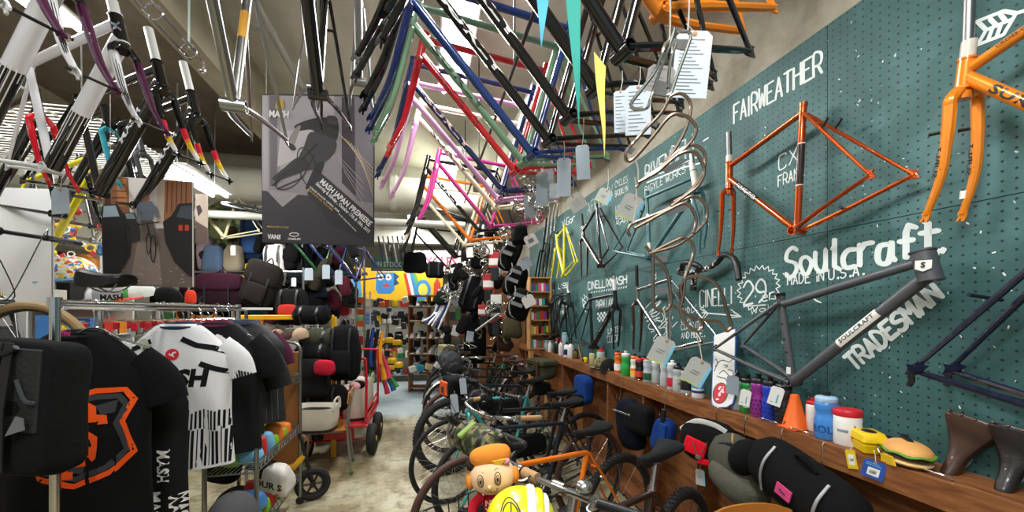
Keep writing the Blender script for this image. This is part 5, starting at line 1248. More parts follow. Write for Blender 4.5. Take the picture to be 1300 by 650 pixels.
def block_bag(label, c, sz, R, m, bev=.02, flap=None, patch=None, parts=(), cat='bag', name='bag', taper=.92, sub=0, soft_=True):
    c = V(c); o = thing(name, label, cat, loc=c)
    soft(c, sz, R, taper, len(label)).build('body', m, o) if soft_ else MB().box(c, sz, R, bev=bev, taper=taper).build('body', m, o)
    if flap: MB().box(c + R @ V((0, -.004, sz[2] * .36)), (sz[0] * 1.01, sz[1] * 1.03, sz[2] * .34), R, bev=bev * .9).build('flap', flap, o)
    for nm, q, s, mm in parts: MB().box(c + R @ V(q), s, R, bev=min(s) * .3).build(nm, mm, o)
    return o
CBLK = cloth('#17181a'); CGRY = cloth('#3c3f42'); COLV = cloth('#3b3a2a'); CNVY = cloth('#151d31'); CBLU = cloth('#1c4fae'); CCHAR = cloth('#26282b')
RB = lambda B: B[1].to_3x3()
p = wp(B2, .98, 0, .95); roll_bag('camouflage roll bag strapped to the orange bicycle handlebar', p, dirw(B2, 0, 1), .32, .075, CAMO, 2)
mb = MB(); MB().box(p + V((-.06, .02, .055)), (.10, .03, .02), rot(0, -.5, .5), bev=.004).build('reflective_tab', mat('#7f9a4a', .6)).parent = None
tag(bpy.data.objects['reflective_tab'], 'small green fabric tab lying on the camouflage roll bag', 'fabric tab')
block_bag('black handlebar bag with round orange pocket on the turquoise bicycle', wp(B4, 1.0, 0, .93), (.15, .24, .17), RB(B4), CBLK, .04, parts=(('pocket', (.075, -.02, -.01), (.02, .13, .11), cloth('#d8562a')), ('label_patch', (.088, -.02, -.02), (.004, .05, .05), CGRY)))
block_bag('slim dark olive frame bag inside the turquoise bicycle', wp(B4, .56, 0, .70), (.42, .055, .15), RB(B4), cloth('#20251e'), .015)
roll_bag('dark grey roll bag on the handlebar of the brown tyred bicycle', wp(B6, 1.03, .0, 1.0), dirw(B6, 0, 1), .34, .1, CGRY, 2)
roll_bag('olive roll bag behind the dark grey one on the mudguarded bicycle', wp(B7, 1.0, -.02, 1.0), dirw(B7, .2, 1), .40, .095, COLV, 2)
block_bag('beige wicker-look box basket at the front of the dark green bicycle', wp(B8, 1.03, 0, .98), (.18, .26, .17), RB(B8), mat('#a59b7a', .85, noise=.3, scale=140), .01, name='basket', soft_=False)
block_bag('olive saddle bag with pale side pockets behind the turquoise bicycle saddle', wp(B5, .02, .05, .93), (.2, .33, .19), RB(B5), COLV, .05, flap=cloth('#45432f'), parts=(('side_pocket', (0, -.18, -.02), (.13, .05, .12), cloth('#5b5a44')), ('strap', (.11, .07, .0), (.012, .03, .18), BSAD)))
roll_bag('chestnut leather tool roll under a saddle in the middle of the row', wp(B6, .08, 0, .86), dirw(B6, 0, 1), .24, .05, BSAD, 2)
block_bag('blue fabric pannier behind the bicycles below the caps', V((1.52, P(738, 490, X=1.5).y, .78)), (.12, .28, .26), rot(0, 0, .1), CBLU, .04)
block_bag('navy shoulder bag lying across the far saddles', wp(B8, .1, .0, 1.03), (.24, .3, .12), RB(B8), CNVY, .04)
block_bag('navy backpack hanging under the shelf behind the brown saddle bicycle', V((1.50, P(800, 530, X=1.5).y, .70)), (.13, .24, .36), rot(0, -.15, .2), CNVY, .05, parts=(('reflective_strip', (-.072, 0, .1), (.004, .2, .015), SILV),))
# bell clutter on the nearest bicycle: cork wrapped bar section, lever
q = B1[3]; Y1 = V((0, 1, 0))
MB().tube([q + V((.0, -.10, .0)), q + V((-.002, -.165, .001))], .019, 14).build('cork_wrap', CORK, B1[0], local=True, label='cork tape wrapped round the bar')
MB().tube([q + V((0, -.17, 0)), q + V((.0, -.185, 0))], .024, 12).tube(cr([q + V((0, -.18, 0)), q + V((.05, -.18, -.02)), q + V((.08, -.22, -.04))], 4), .008, 8).build('shifter', SILV, B1[0], local=True)
MB().ell(q + V((-.01, .09, .03)), (.028, .028, .02), n=16).build('bell', SILV, B1[0], local=True)
# wire basket in front of the nearest bicycle
mb = MB(); c0 = V((1.16, 0, .86)); w2, d2, h2 = .17, .13, .10
for z in (-h2, 0, h2):
    k = .88 + .12 * (z + h2) / (2 * h2); mb.tube([c0 + V((a * d2 * k, b * w2 * k, z)) for a, b in ((-1, -1), (1, -1), (1, 1), (-1, 1))], .0035, 6, cyc=True)
for i in range(-5, 6):
    mb.tube([c0 + V((d2, i * w2 / 5.2, h2)), c0 + V((d2 * .88, i * w2 * .88 / 5.2, -h2)), c0 + V((-d2 * .88, i * w2 * .88 / 5.2, -h2)), c0 + V((-d2, i * w2 / 5.2, h2))], .002, 5)
for i in range(-3, 4):
    mb.tube([c0 + V((i * d2 / 3.5, w2, h2)), c0 + V((i * d2 * .88 / 3.5, w2 * .88, -h2)), c0 + V((i * d2 * .88 / 3.5, -w2 * .88, -h2)), c0 + V((i * d2 / 3.5, -w2, h2))], .002, 5)
mb.build('front_basket', BKM, B1[0], local=True)
# ------------------------------------------------------------------ plush doll and yellow helmet in that basket
SKIN = mat('#f0c8a0', .85, bump=.1, scale=200); ORP = mat('#e08a35', .85, bump=.15, scale=200)
hc = P(625, 603, t=1.14); fw = V((-SN, -CS, -.1)).normalized(); rt = V((CS, -SN, 0)); up = rt.cross(fw) * -1
up = V((0, 0, 1)); R3 = Matrix(((rt.x, -fw.x, 0), (rt.y, -fw.y, 0), (rt.z, 0, 1)))   # columns: right, away, up
R3 = R3 @ Matrix.Rotation(-.06, 3, 'Y')
D = lambda x, y, z: hc + R3 @ V((x, y, z))
o = thing('plush_doll', 'plush doll with orange bun-like beret and red shirt sitting in the basket', 'doll', loc=hc - V((0, 0, .2)))
hr = (.064, .054, .05)
MB().ell(hc, hr, R3, n=28, m=16, pw=.9).build('head', SKIN, o)
for s in (-1, 1): MB().ell(D(s * .065, .0, -.008 + s * .006), (.013, .022, .024), R3, n=16).build('ear', ORP, o)
MB().tube(cr([D(-.055, .004, .048), D(-.02, -.004, .056), D(.025, -.004, .062), D(.052, .004, .062)], 4), [.017, .022, .026, .028, .029, .03, .03, .029, .028, .026, .024, .02, .014], 16).build('beret', ORP, o)
MB().prism([(-.016, .006), (.022, .01), (.004, -.014)], D(.02, -.034, .046), R3 @ V((1, 0, 0)), R3 @ V((0, -.25, 1)).normalized(), -.006).build('cheese_corner', plastic('#e8b83a', .8), o)
MB().ell(D(.042, -.02, .047), (.012, .014, .009), R3, n=12).build('ham_corner', plastic('#e39ab0', .8), o)
MB().ell(D(-.055, .01, .03), (.02, .03, .018), R3, n=12).build('hair', plastic('#2a201c', .9), o)
def on_face(x, z, lift=.0012):
    k = 1 - (abs(x) / hr[0]) ** 2 - (abs(z) / hr[2]) ** 2
    return D(x, -hr[1] * max(0.05, k) ** .47 - lift, z)
INKD = plastic('#2c2620', .9)
for s in (-1, 1):
    cx, cz = s * .024 - .006, .006 + s * .003
    ring = [on_face(cx + .0085 * math.cos(k * PI / 12), cz + .0165 * math.sin(k * PI / 12)) for k in range(24)]
    e = MB().tube(ring, .0012, 5, cyc=True)
    e.tube([on_face(cx + .005 * math.cos(k * PI / 8), cz - .002 + .011 * math.sin(k * PI / 8)) for k in range(16)], .001, 5, cyc=True).build('eye_outline', INKD, o)
    MB().ell(on_face(cx, cz - .002), (.003, .0025, .0065), R3, n=10).build('pupil', INKD, o)
    MB().tube([on_face(cx - .008, cz + .021), on_face(cx, cz + .025), on_face(cx + .009, cz + .022)], .0012, 5).build('eyebrow', INKD, o)
MB().ell(on_face(-.006, -.012), (.006, .008, .006), R3, n=12).build('nose', SKIN, o)
MB().tube(cr([on_face(-.018, -.020), on_face(-.012, -.029), on_face(-.006, -.026), on_face(0, -.031), on_face(.012, -.026), on_face(.015, -.016)], 4), .0011, 5).build('mouth', INKD, o)
RS = mat('#b81a2c', .9, bump=.2, scale=200)
MB().ell(D(.005, .006, -.082), (.038, .03, .046), R3, n=20).build('shirt', RS, o)
mb = MB(); flat_text(mb, 'NEW', D(-.022, -.0275, -.075), R3 @ V((1, 0, .05)), R3 @ V((0, .1, 1)), w=.05, bold=.04, lift=.001); flat_text(mb, 'YORK', D(-.024, -.0275, -.094), R3 @ V((1, 0, .05)), R3 @ V((0, .05, 1)), w=.053, bold=.04, lift=.001); mb.build('shirt_lettering', plastic('#e0b8b0'), o)
for s in (-1, 1):
    MB().tube(cr([D(s * .03, 0, -.058), D(s * .055, -.01, -.075), D(s * .062, -.02, -.098)], 3), [.016, .015, .015, .015, .014, .014, .013], 10).build('sleeve', RS, o)
    MB().tube(cr([D(s * .06, -.016, -.092), D(s * .066, -.026, -.115), D(s * .06, -.034, -.13)], 3), [.011, .011, .0105, .0105, .011, .012, .009], 10).build('arm', SKIN, o)
    MB().tube(cr([D(s * .018, 0, -.12), D(s * .026, -.03, -.135), D(s * .03, -.05, -.15)], 3), .018, 10).build('leg', mat('#2a4aa8', .9), o)
# helmet
hc2 = P(661, 650, t=1.0); R4 = Matrix(((rt.x, -fw.x, 0), (rt.y, -fw.y, 0), (0, 0, 1)))
E = lambda x, y, z: hc2 + R4 @ V((x, y, z))
YL = mat('#f0ea10', .3, coat=.5); o = thing('helmet', 'glossy yellow helmet with white ridges and black round emblem below the doll', 'helmet', loc=hc2 - V((0, 0, .06)))
hx = (.088, .105, .075)
MB().ell(hc2 - V((0, 0, .02)), hx, R4, n=32, m=14, z0=-.25, z1=.999).build('shell', YL, o)
for i, (x, mm, ww) in enumerate(((.026, WHITE, .012), (.046, YL, .012), (.062, WHITE, .009))):
    pts = [E(x * (1 - .06 * abs(math.cos(a))), -hx[1] * 1.0 * math.cos(a) * math.sqrt(max(.05, 1 - (x / hx[0]) ** 2)), -.02 + hx[2] * 1.0 * math.sin(a) * math.sqrt(max(.05, 1 - (x / hx[0]) ** 2))) for a in [.05 + (PI - .1) * k / 20 for k in range(21)]]
    MB().tube(pts, ww, 8, flat=.6, up=R4 @ V((1, 0, 0))).build('ridge', mm, o)
mb = MB(); ec = (-.03, -.2)
def on_h(x, z, l=.0015):
    k = 1 - (x / hx[0]) ** 2 - ((z) / hx[2]) ** 2
    return E(x, -(hx[1] + l) * math.sqrt(max(.02, k)), -.02 + z)
for r_ in (.024, .02): mb.tube([on_h(-.024 + r_ * math.cos(k * PI / 16), .045 + r_ * math.sin(k * PI / 16)) for k in range(32)], .0018, 6, cyc=True)
for a in (PI / 2, -PI / 2, -PI / 2 - .8, -PI / 2 + .8): mb.tube([on_h(-.024 + .02 * k / 4 * math.cos(a), .045 + .02 * k / 4 * math.sin(a)) for k in range(5)], .0018, 6)
mb.build('emblem', BKM, o)
MB().box(E(0, .0, -.055), (.15, .18, .03), R4, bev=.012).build('liner', BKM, o)
# ------------------------------------------------------------------ bags hung below the shelf
def hook(label, y, z0=SH - .09, drop=.1):
    o = MB().tube(cr([(SX - .002, y, SH + .002), (SX - .012, y, SH - .02), (SX - .014, y, z0 - drop * .4), (SX - .03, y, z0 - drop), (SX - .05, y, z0 - drop * .8), (SX - .05, y, z0 - drop * .5)], 4), .0022, 6).build('wire_hook', CHROME, label=label, cat='hook', group='wire hooks on the shelf edge')
    return o
for u in (846, 912, 948, 995, 1047, 745, 790): hook('wire hook hanging on the front edge of the long wooden shelf', P(u, 560, X=SX).y)
yb = lambda u, v, X=1.5: P(u, v, X=X)
block_bag('bright blue fabric pouch hanging under the shelf edge', yb(843, 553), (.1, .15, .22), rot(.12, 0, .35), CBLU, .035, parts=(('strap', (-.03, .0, .13), (.02, .03, .1), BKM), ('fold', (-.052, -.02, 0), (.012, .05, .19), cloth('#2560c4'))))
block_bag('black bag hanging at the shelf edge left of the blue pouch', yb(812, 530), (.12, .26, .2), rot(0, 0, .2), CBLK, .04)
p = yb(900, 560, 1.5); o = thing('saddle_bag', 'black saddle bag with red front pocket and reflective band under the shelf', 'bag', loc=p)
R = rot(.1, 0, .62)
MB().ell(p, (.1, .145, .115), R, n=24, m=12, pw=.75).build('body', CBLK, o)
MB().tube(cr([p + R @ V((-.03, .14, .03)), p + R @ V((-.06, .06, .105)), p + R @ V((-.06, -.03, .11)), p + R @ V((-.06, -.09, .09))], 5), .014, 8, flat=.4, up=(0, 0, 1)).build('reflective_band', mat('#b9bdb8', .4), o)
RC_ = cloth('#e0182c'); MB().box(p + R @ V((-.094, .04, -.02)), (.02, .11, .085), R @ rot(.15), bev=.006).build('front_pocket', RC_, o); MB().box(p + R @ V((-.09, -.02, -.085)), (.02, .085, .03), R @ rot(-.1), bev=.006).build('pocket_flap', RC_, o)
MB().tube([p + R @ V((-.11, .05, .01)), p + R @ V((-.11, .02, -.06))], .003, 6).tube([p + R @ V((-.108, -.02, .03)), p + R @ V((-.11, .01, -.06))], .002, 6).box(p + R @ V((-.108, .015, -.065)), (.01, .03, .02), R, bev=.003).build('cord_buckle', STEEL, o)
card('grey square tag with blue edge hanging below the red pocket', yb(889, 606, 1.46), .05, .085, GREYT, .05, parts=((.3, -.5, .5, .34, SKY), (-.2, .0, .15, .03, INK)), string=yb(889, 585, 1.46))
p = yb(940, 590, 1.5); o = thing('saddle_bag', 'olive grey saddle bag folded over between red pocket bag and black duffel', 'bag', loc=p)
OL = cloth('#4c4c42'); MB().ell(p + V((0, .02, .0)), (.1, .15, .12), rot(.45), n=22, pw=.8).build('body', OL, o)
MB().ell(p + V((-.03, -.02, -.07)), (.1, .15, .075), rot(.3), n=22, pw=.75).build('flap', cloth('#55554a'), o)
MB().tube(cr([p + V((-.05, .14, -.0)), p + V((-.075, .06, .09)), p + V((-.06, -.05, .12))], 5), .006, 6).build('zip', CGRY, o)
MB().tube(cr([p + V((-.06, -.04, .1)), p + V((-.08, -.04, .13)), p + V((-.06, -.02, .16))], 4), .005, 6).build('cord', plastic('#a08a5a'), o)
p = yb(1020, 618, 1.5); o = thing('duffel_bag', 'large black duffel bag with pink label and silver zips under the shelf', 'bag', loc=p)
R = rot(.28, 0, .0)
pts = [p + R @ V((0, .245 - .49 * i / 10, 0)) for i in range(11)]
MB().tube(pts, [.06, .105, .118, .122, .122, .12, .122, .122, .118, .105, .06], 20, flat=.85, up=(0, 0, 1)).build('body', CBLK, o)
for yy in (.12, -.12): MB().tube(cr([p + R @ V((-.05, yy, .11)), p + R @ V((-.1, yy - .01, .055)), p + R @ V((-.107, yy - .015, -.01)), p + R @ V((-.085, yy - .02, -.085))], 5), .007, 8, flat=.6).build('zip', mat('#9a9a9c', .45, .4), o)
MB().box(p + R @ V((-.108, -.01, -.005)), (.006, .07, .048), R, bev=.001).build('label_patch', mat('#d0407f', .8), o)
MB().tube([p + R @ V((-.1125, .005, -.002)), p + R @ V((-.1125, -.008, -.007)), p + R @ V((-.1125, -.022, -.008))], .0028, 6).build('label_emblem', BKM, o)
MB().tube(cr([p + R @ V((-.02, .05, .115)), p + R @ V((-.06, .0, .15)), p + R @ V((-.04, -.06, .115))], 4), .009, 8).build('handle', CBLK, o)
MB().ell(p + R @ V((-.04, .25, -.04)), (.08, .07, .09), R, n=16).build('side_pocket', CBLK, o)
# school chair at the lower right
def school_chair(label, loc, rz, face=1, legs=True):
    o = thing('school_chair', label, 'chair', loc=loc, rz=rz); PLY = mat('#b9752c', .4, noise=.12, scale=7, coat=.3); FR_ = mat('#8d8d84', .4, .6)
    b = lambda m_, n_, mm: m_.build(n_, mm, o, local=True)
    b(MB().box((0, 0, .43), (.38, .38, .014), bev=.006), 'seat', PLY)
    rings = []
    for i in range(9):
        t = -1 + i / 4; xx = .19 * t; w = .075 * (1 - .35 * abs(t) ** 3); yy = .2 - .03 * (1 - t * t) * -1
        rings.append([V((xx, yy, .72 - w)), V((xx, yy + .01, .72 - w)), V((xx, yy + .022, .72 + w)), V((xx, yy + .012, .72 + w))])
    b(MB().loft(rings), 'backrest', PLY)
    for s in (-1, 1):
        b(MB().tube(cr([(s * .16, .24, .74), (s * .165, .2, .5), (s * .17, .2, .42), (s * .18, .24, .0)], 4), .011, 8), 'rear_leg', FR_)
        b(MB().tube([(s * .165, .17, .415), (s * .165, -.16, .415), (s * .18, -.19, .0)], .011, 8), 'front_leg', FR_)
        for q in (.74 + .03, .74 - .06): b(MB().cyl((s * .16, .226, q), (s * .16, .247, q), .006, 8), 'rivet', STEEL)
        b(MB().cyl((s * .18, .24, 0), (s * .18, .24, .03), .015, 10), 'rear_foot', plastic('#2f6a40')); b(MB().cyl((s * .18, -.19, 0), (s * .18, -.19, .03), .015, 10), 'front_foot', plastic('#2f6a40'))
    return o
school_chair('plywood school chair whose backrest shows in front of the black duffel bag', (1.19, 1.05, 0), 0.0)

roll_bag('long black bar bag on the fat tyred bicycle', wp(B5, 1.02, 0, .98), dirw(B5, 0, 1), .36, .07, CBLK, 2)
roll_bag('brown leather bar roll on the mudguarded bicycle saddle', wp(B7, .06, 0, .88), dirw(B7, 0, 1), .26, .06, BSAD, 2)
block_bag('black saddle bag under the turquoise bicycle saddle', wp(B4, .1, 0, .82), (.18, .13, .11), RB(B4), CBLK)
block_bag('black half-frame bag strapped inside the navy bicycle', wp(B3, .58, 0, .66), (.34, .05, .13), RB(B3), CBLK)
for B, nm in ((B2, 'orange'), (B3, 'dark navy')):
    o = thing('water_bottle', 'olive drab bottle held in the %s bicycle frame' % nm, 'bottle', loc=wp(B, .6, 0, .4)); a = wp(B, .5, 0, .36); b = wp(B, .62, 0, .50); MB().cyl(a, mix(a, b, .8), .036, 18).build('body', mat('#6a6650', .45), o); MB().cyl(mix(a, b, .82), b, .026, 14).build('cap', BKM, o)

roll_bag('small black roll strapped to the plain black bicycle bar', wp(B10, 1.0, 0, .9), dirw(B10, 0, 1), .26, .06, CBLK, 2)
block_bag('black wedge bag under the plain black bicycle saddle', wp(B10, .1, 0, .79), (.17, .09, .1), RB(B10), CBLK)
# ================================================================== posters, clothes rail and what hangs on it
FACE = V((-SN, -CS, 0)); EXI = V((CS, -SN, 0)); EZ = V((0, 0, 1)); RI = rot(0, 0, -TH)
def sheet(name, label, cat, quad, t, m, th=.0015):
    "flat printed sheet parallel to the lens; quad of pixels at distance t"
    o = thing(name, label, cat, loc=P(*quad[0], t=t))
    c = [P(u, v, t=t) for u, v in quad]; MB().add([p for p in c] + [p - FACE * th for p in c], [(0, 1, 2, 3), (7, 6, 5, 4), (0, 4, 5, 1), (1, 5, 6, 2), (2, 6, 7, 3), (3, 7, 4, 0)]).build('paper', m, o, smooth=False)
    return o
class Print:
    "flat shapes printed on a sheet, stacked in hair-thin layers"
    def __init__(s, o, t): s.o, s.t, s.k = o, t, 0
    def poly(s, pts, m, name='printed_shape', sm=False):
        s.k += 1; f = FACE * (.00012 * s.k + .0003)
        if sm: pts = [(p.x, p.y) for p in cr([(a, b, 0) for a, b in pts], 4, cyc=True)]
        MB().add([P(u, v, t=s.t) + f for u, v in pts], [tuple(range(len(pts)))]).build(name, m, s.o, smooth=False)
    def line(s, pts, w, m, name='printed_line'):
        s.k += 1; f = FACE * (.00012 * s.k + .0003); mb = MB()
        for (a, b), (c, d) in zip(pts, pts[1:]):
            p, q = P(a, b, t=s.t) + f, P(c, d, t=s.t) + f; e = (q - p).normalized(); sd = FACE.cross(e) * (w / 2); mb.add([p - sd, q - sd, q + sd, p + sd], [(0, 1, 2, 3)])
        mb.build(name, m, s.o, smooth=False)
    def text(s, body, a, b, h, m, bold=.02):
        s.k += 1; p, q = P(*a, t=s.t), P(*b, t=s.t); ex = (q - p).normalized(); ey = FACE.cross(ex)
        mb = MB(); flat_text(mb, body, p + FACE * (.00012 * s.k + .0004), ex, ey, w=(q - p).length, h=h * s.t / F, bold=bold); mb.build('printed_lettering', m, s.o, smooth=False)
def ink(h): return mat(h, .55)
T1 = 2.5
o = sheet('race_poster', 'dark grey film premiere poster with rider photo hanging over the aisle', 'poster', [(331, 119), (476, 121), (475, 313), (333, 308)], T1, ink('#2f2c31'))
pr = Print(o, T1)
pr.poly([(333, 121), (474, 123), (474, 262), (333, 242)], ink('#8a858a')); pr.poly([(333, 121), (340, 121), (341, 243), (333, 242)], ink('#a39ea2'))
pr.poly([(342, 122), (352, 122), (352, 236), (343, 236)], ink('#615b61')); pr.poly([(356, 122), (424, 122), (424, 200), (356, 215)], ink('#a29da2')); pr.poly([(356, 168), (400, 160), (400, 190), (352, 212)], ink('#b9b4b7'))
pr.poly([(434, 123), (450, 123), (452, 250), (434, 232)], ink('#3a353a')); pr.poly([(450, 123), (474, 123), (474, 275), (452, 252)], ink('#6f6a72'))
DK, MD = ink('#231f23'), ink('#3a353a')
pr.poly([(374, 160), (392, 152), (412, 149), (428, 153), (430, 168), (425, 180), (408, 176), (396, 165), (380, 166)], DK, sm=True)                         # shirt
pr.poly([(415, 148), (424, 147), (429, 152), (427, 158), (417, 157)], MD, sm=True)                                                                  # head
pr.poly([(376, 162), (382, 160), (378, 172), (372, 186), (364, 184), (368, 174)], ink('#8f8684'), sm=True); pr.poly([(363, 181), (373, 184), (376, 190), (370, 191)], DK, sm=True)  # arm, glove
pr.poly([(394, 168), (412, 172), (427, 180), (424, 196), (410, 208), (404, 214), (384, 216), (378, 204), (386, 186)], MD, sm=True)                       # shorts
pr.poly([(378, 200), (392, 205), (388, 216), (368, 224), (352, 229), (346, 226), (360, 214)], DK, sm=True); pr.poly([(402, 208), (412, 206), (406, 226), (398, 236), (388, 240), (394, 224)], DK, sm=True)
pr.line([(346, 236), (372, 214), (404, 182)], .012, ink('#17141a')); pr.line([(352, 240), (384, 226), (400, 196)], .008, ink('#17141a'))
for cx, cy, rx, ry in ((391, 214, 10, 26), (366, 228, 16, 10)):
    pr.line([(cx + rx * math.cos(a) + ry * .35 * math.sin(a), cy + ry * math.sin(a) - rx * .5 * math.cos(a)) for a in [k * PI / 12 for k in range(25)]], .006, ink('#141216'))
pr.poly([(333, 242), (474, 258), (474, 312), (334, 307)], ink('#363338')); pr.poly([(337, 240), (380, 246), (359, 263)], ink('#9a9496')); pr.poly([(448, 254), (474, 258), (474, 287)], ink('#8d888b'))
pr.poly([(408, 220), (476, 279), (475, 312), (420, 285), (390, 246)], ink('#2b282d'))
for i in range(7): pr.line([(430 + i * 4, 170 + i * 3), (474, 214 + i * 8 - i * 2)], .003, ink('#c9a936' if i % 2 else '#b9b3b6'))
for i in range(4): pr.line([(428 + i * 3, 196 + i * 7), (462, 232 + i * 9)], .0022, ink('#b9b3b6'))
LT, GO = ink('#e6e4e4'), ink('#b99b32')
pr.text('MASH JAPAN PREMIERE', (406, 232), (469, 288), 7, LT, .04); pr.text('Saturday & Sunday , October 17th & 18th, 2015', (401, 234), (468, 296), 4.2, LT, .03)
pr.text('VANS DOOR OPEN 7PM', (393, 238), (430, 270), 2.4, LT); pr.text('FREE ENTRY ALL WELCOME', (391, 241), (422, 268), 2.2, GO); pr.text('at the shop from seven', (430, 272), (452, 294), 2, LT)
pr.text('MASH', (342, 148.5), (367, 150), 8, LT, .06); pr.poly([(350, 137), (351, 128), (354, 126), (357, 126), (361, 129), (361, 137), (358, 139), (355, 136), (352, 139)], GO)
pr.text('VANS', (340, 303), (357, 304), 5.6, LT, .07); pr.line([(374 + 6 * math.cos(k * PI / 8), 298 + 2.2 * math.sin(k * PI / 8)) for k in range(17)], .0055, LT); pr.text('OAKLEY', (366, 304.5), (383, 305), 2.6, LT, .05)
pr.text('MASHSF.COM', (340, 289), (367, 290), 2.2, GO)
MB().tube([P(338, 119, t=T1), P(338, 10, t=T1)], .0012, 5).tube([P(470, 120, t=T1), P(470, -10, t=T1)], .0012, 5).build('hanging_cord', STRING, o)
T2_ = 2.2
o = sheet('photo_poster', 'colour photo poster of a cyclist riding between parked cars', 'poster', [(130, 223), (246, 231), (247, 365), (132, 362)], T2_, ink('#8d7a6a'))
pr = Print(o, T2_)
pr.poly([(160, 225), (220, 229), (210, 290), (165, 292)], ink('#dcd7d3')); pr.poly([(200, 228), (212, 229), (208, 285), (198, 285)], ink('#cbb9a8'))
pr.poly([(131, 224), (163, 226), (165, 270), (160, 285), (131, 280)], ink('#8a5a3a')); pr.poly([(133, 226), (140, 226), (141, 265), (133, 262)], ink('#4a2c1e')); pr.poly([(148, 227), (160, 227), (161, 262), (150, 262)], ink('#b9794a'))
for i in range(4): pr.line([(142, 233 + i * 9), (160, 235 + i * 8)], .006, ink('#5f3a26'))
pr.poly([(210, 229), (245, 231), (246, 300), (208, 282)], ink('#a06a45')); 
for i in range(5): pr.line([(213 + i * 6, 231), (212 + i * 6, 270)], .006, ink('#5f3a26'))
pr.poly([(165, 290), (215, 290), (246, 330), (247, 364), (132, 362), (134, 330)], ink('#6f6058')); pr.poly([(178, 290), (200, 290), (206, 362), (165, 362)], ink('#8d7d73'))
q = random.Random(5)
for i in range(26): u, v = q.uniform(150, 235), q.uniform(335, 361); pr.line([(u, v), (u + q.uniform(1, 3), v + .4)], .0035, ink('#c9beb2'))
CARD = ink('#1e1a1d'); pr.poly([(130, 268), (133, 260), (150, 259), (158, 272), (164, 285), (168, 300), (166, 325), (152, 350), (140, 362), (132, 362)], CARD, sm=False); pr.poly([(133, 262), (148, 261), (153, 275), (132, 276)], ink('#9eb0bc'))
pr.poly([(158, 270), (172, 270), (178, 282), (179, 306), (168, 308), (166, 290)], ink('#2b2629')); pr.poly([(160, 271), (170, 271), (174, 278), (162, 278)], ink('#8496a2'))
pr.poly([(246, 258), (228, 259), (218, 275), (208, 282), (211, 308), (222, 332), (240, 350), (247, 352)], CARD); pr.poly([(245, 261), (231, 262), (225, 276), (245, 279)], ink('#46505a'))
for u in (228, 236): pr.poly([(u, 286), (u + 5, 286), (u + 5, 293), (u, 293)], ink('#c8401e'))
pr.poly([(132, 285), (160, 292), (164, 320), (148, 350), (133, 345)], ink('#121013'))
pr.poly([(175, 262), (180, 256), (194, 256), (200, 264), (203, 276), (198, 276), (195, 268), (194, 281), (181, 281), (180, 270), (178, 284), (175, 282)], ink('#6f7786'), sm=False)                       # rider
pr.poly([(183, 257), (178, 252), (178, 246), (184, 243), (190, 246), (190, 253), (187, 257)], ink('#9a6a52')); pr.poly([(178, 248), (180, 243), (186, 242), (190, 246), (190, 249)], ink('#a5283c'))
pr.poly([(180, 280), (195, 280), (200, 300), (202, 312), (197, 312), (190, 290), (186, 306), (182, 306)], ink('#5b5046')); pr.line([(176, 286), (204, 282)], .006, ink('#141012')); pr.line([(188, 284), (194, 306)], .007, ink('#141012'))
pr.line([(196 + 3.2 * math.cos(k * PI / 8), 316 + 17 * math.sin(k * PI / 8)) for k in range(17)], .006, ink('#141012')); pr.line([(190 + 2.6 * math.cos(k * PI / 8), 310 + 13 * math.sin(k * PI / 8)) for k in range(17)], .005, ink('#141012'))
pr.line([(246, 232), (246.5, 364)], .006, WHITE)
MB().tube([P(140, 224, t=T2_), P(140, 120, t=T2_)], .0012, 5).tube([P(238, 230, t=T2_), P(238, 120, t=T2_)], .0012, 5).build('hanging_cord', STRING, o)
o = sheet('white_board', 'blank white board at the far left behind the handlebar', 'board', [(-60, 236), (66, 240), (66, 385), (-60, 385)], 2.35, mat('#d9dadb', .6), .012)
MB().tube([P(66.5, 240, t=2.34), P(66.5, 385, t=2.34)], .004, 6).build('edge_strip', STEEL, o)
o = sheet('photo_poster', 'narrow street photo poster half hidden right of the cyclist photo', 'poster', [(248, 246), (264, 247), (264, 310), (248, 309)], 3.4, ink('#b9a99c'))
pr = Print(o, 3.4); pr.poly([(248, 280), (264, 290), (264, 310), (248, 309)], ink('#5a4a44')); pr.poly([(249, 262), (254, 260), (257, 268), (252, 275)], ink('#3a302e'))
# ------------------------------------------------------------------ bicycle on a stand behind the rail
TANT = mat('#8f7550', .75)
LB_ = bike('grey bicycle with tan tyres raised on a platform behind the clothes rail', (-1.83, 2.33), d=(CS, -SN), col_=mat('#54565a', .3, .4), tyre=TANT, w=.02, bar='flat', barz=1.0, bw=1.3, z=.9, fork_c=mat('#4a4c50', .3, .4), sz=.98)
g = LB_[2]; h = (g['HT'] - g['HB']).normalized()
for q in (g['HT'] + h * .008, g['HB'] - h * .004): MB().cyl(q - h * .006, q + h * .006, .024, 16).build('headset_ring', metal('#c99a2a', .2), LB_[0], local=True, label='gold headset ring')
o = thing('display_platform', 'low wooden platform carrying the raised grey bicycle', 'platform', loc=(-2.5, 2.45, 0))
MB().box((-2.45, 2.5, .885), (1.5, .42, .03), rot(0, 0, -TH)).build('top_board', LW, o)
for sx in (-.68, .68):
    for sy in (-.17, .17): q = rot(0, 0, -TH) @ V((sx, sy, 0)); MB().box((-2.45 + q.x, 2.5 + q.y, .435), (.05, .05, .87), rot(0, 0, -TH)).build('leg', LW, o)
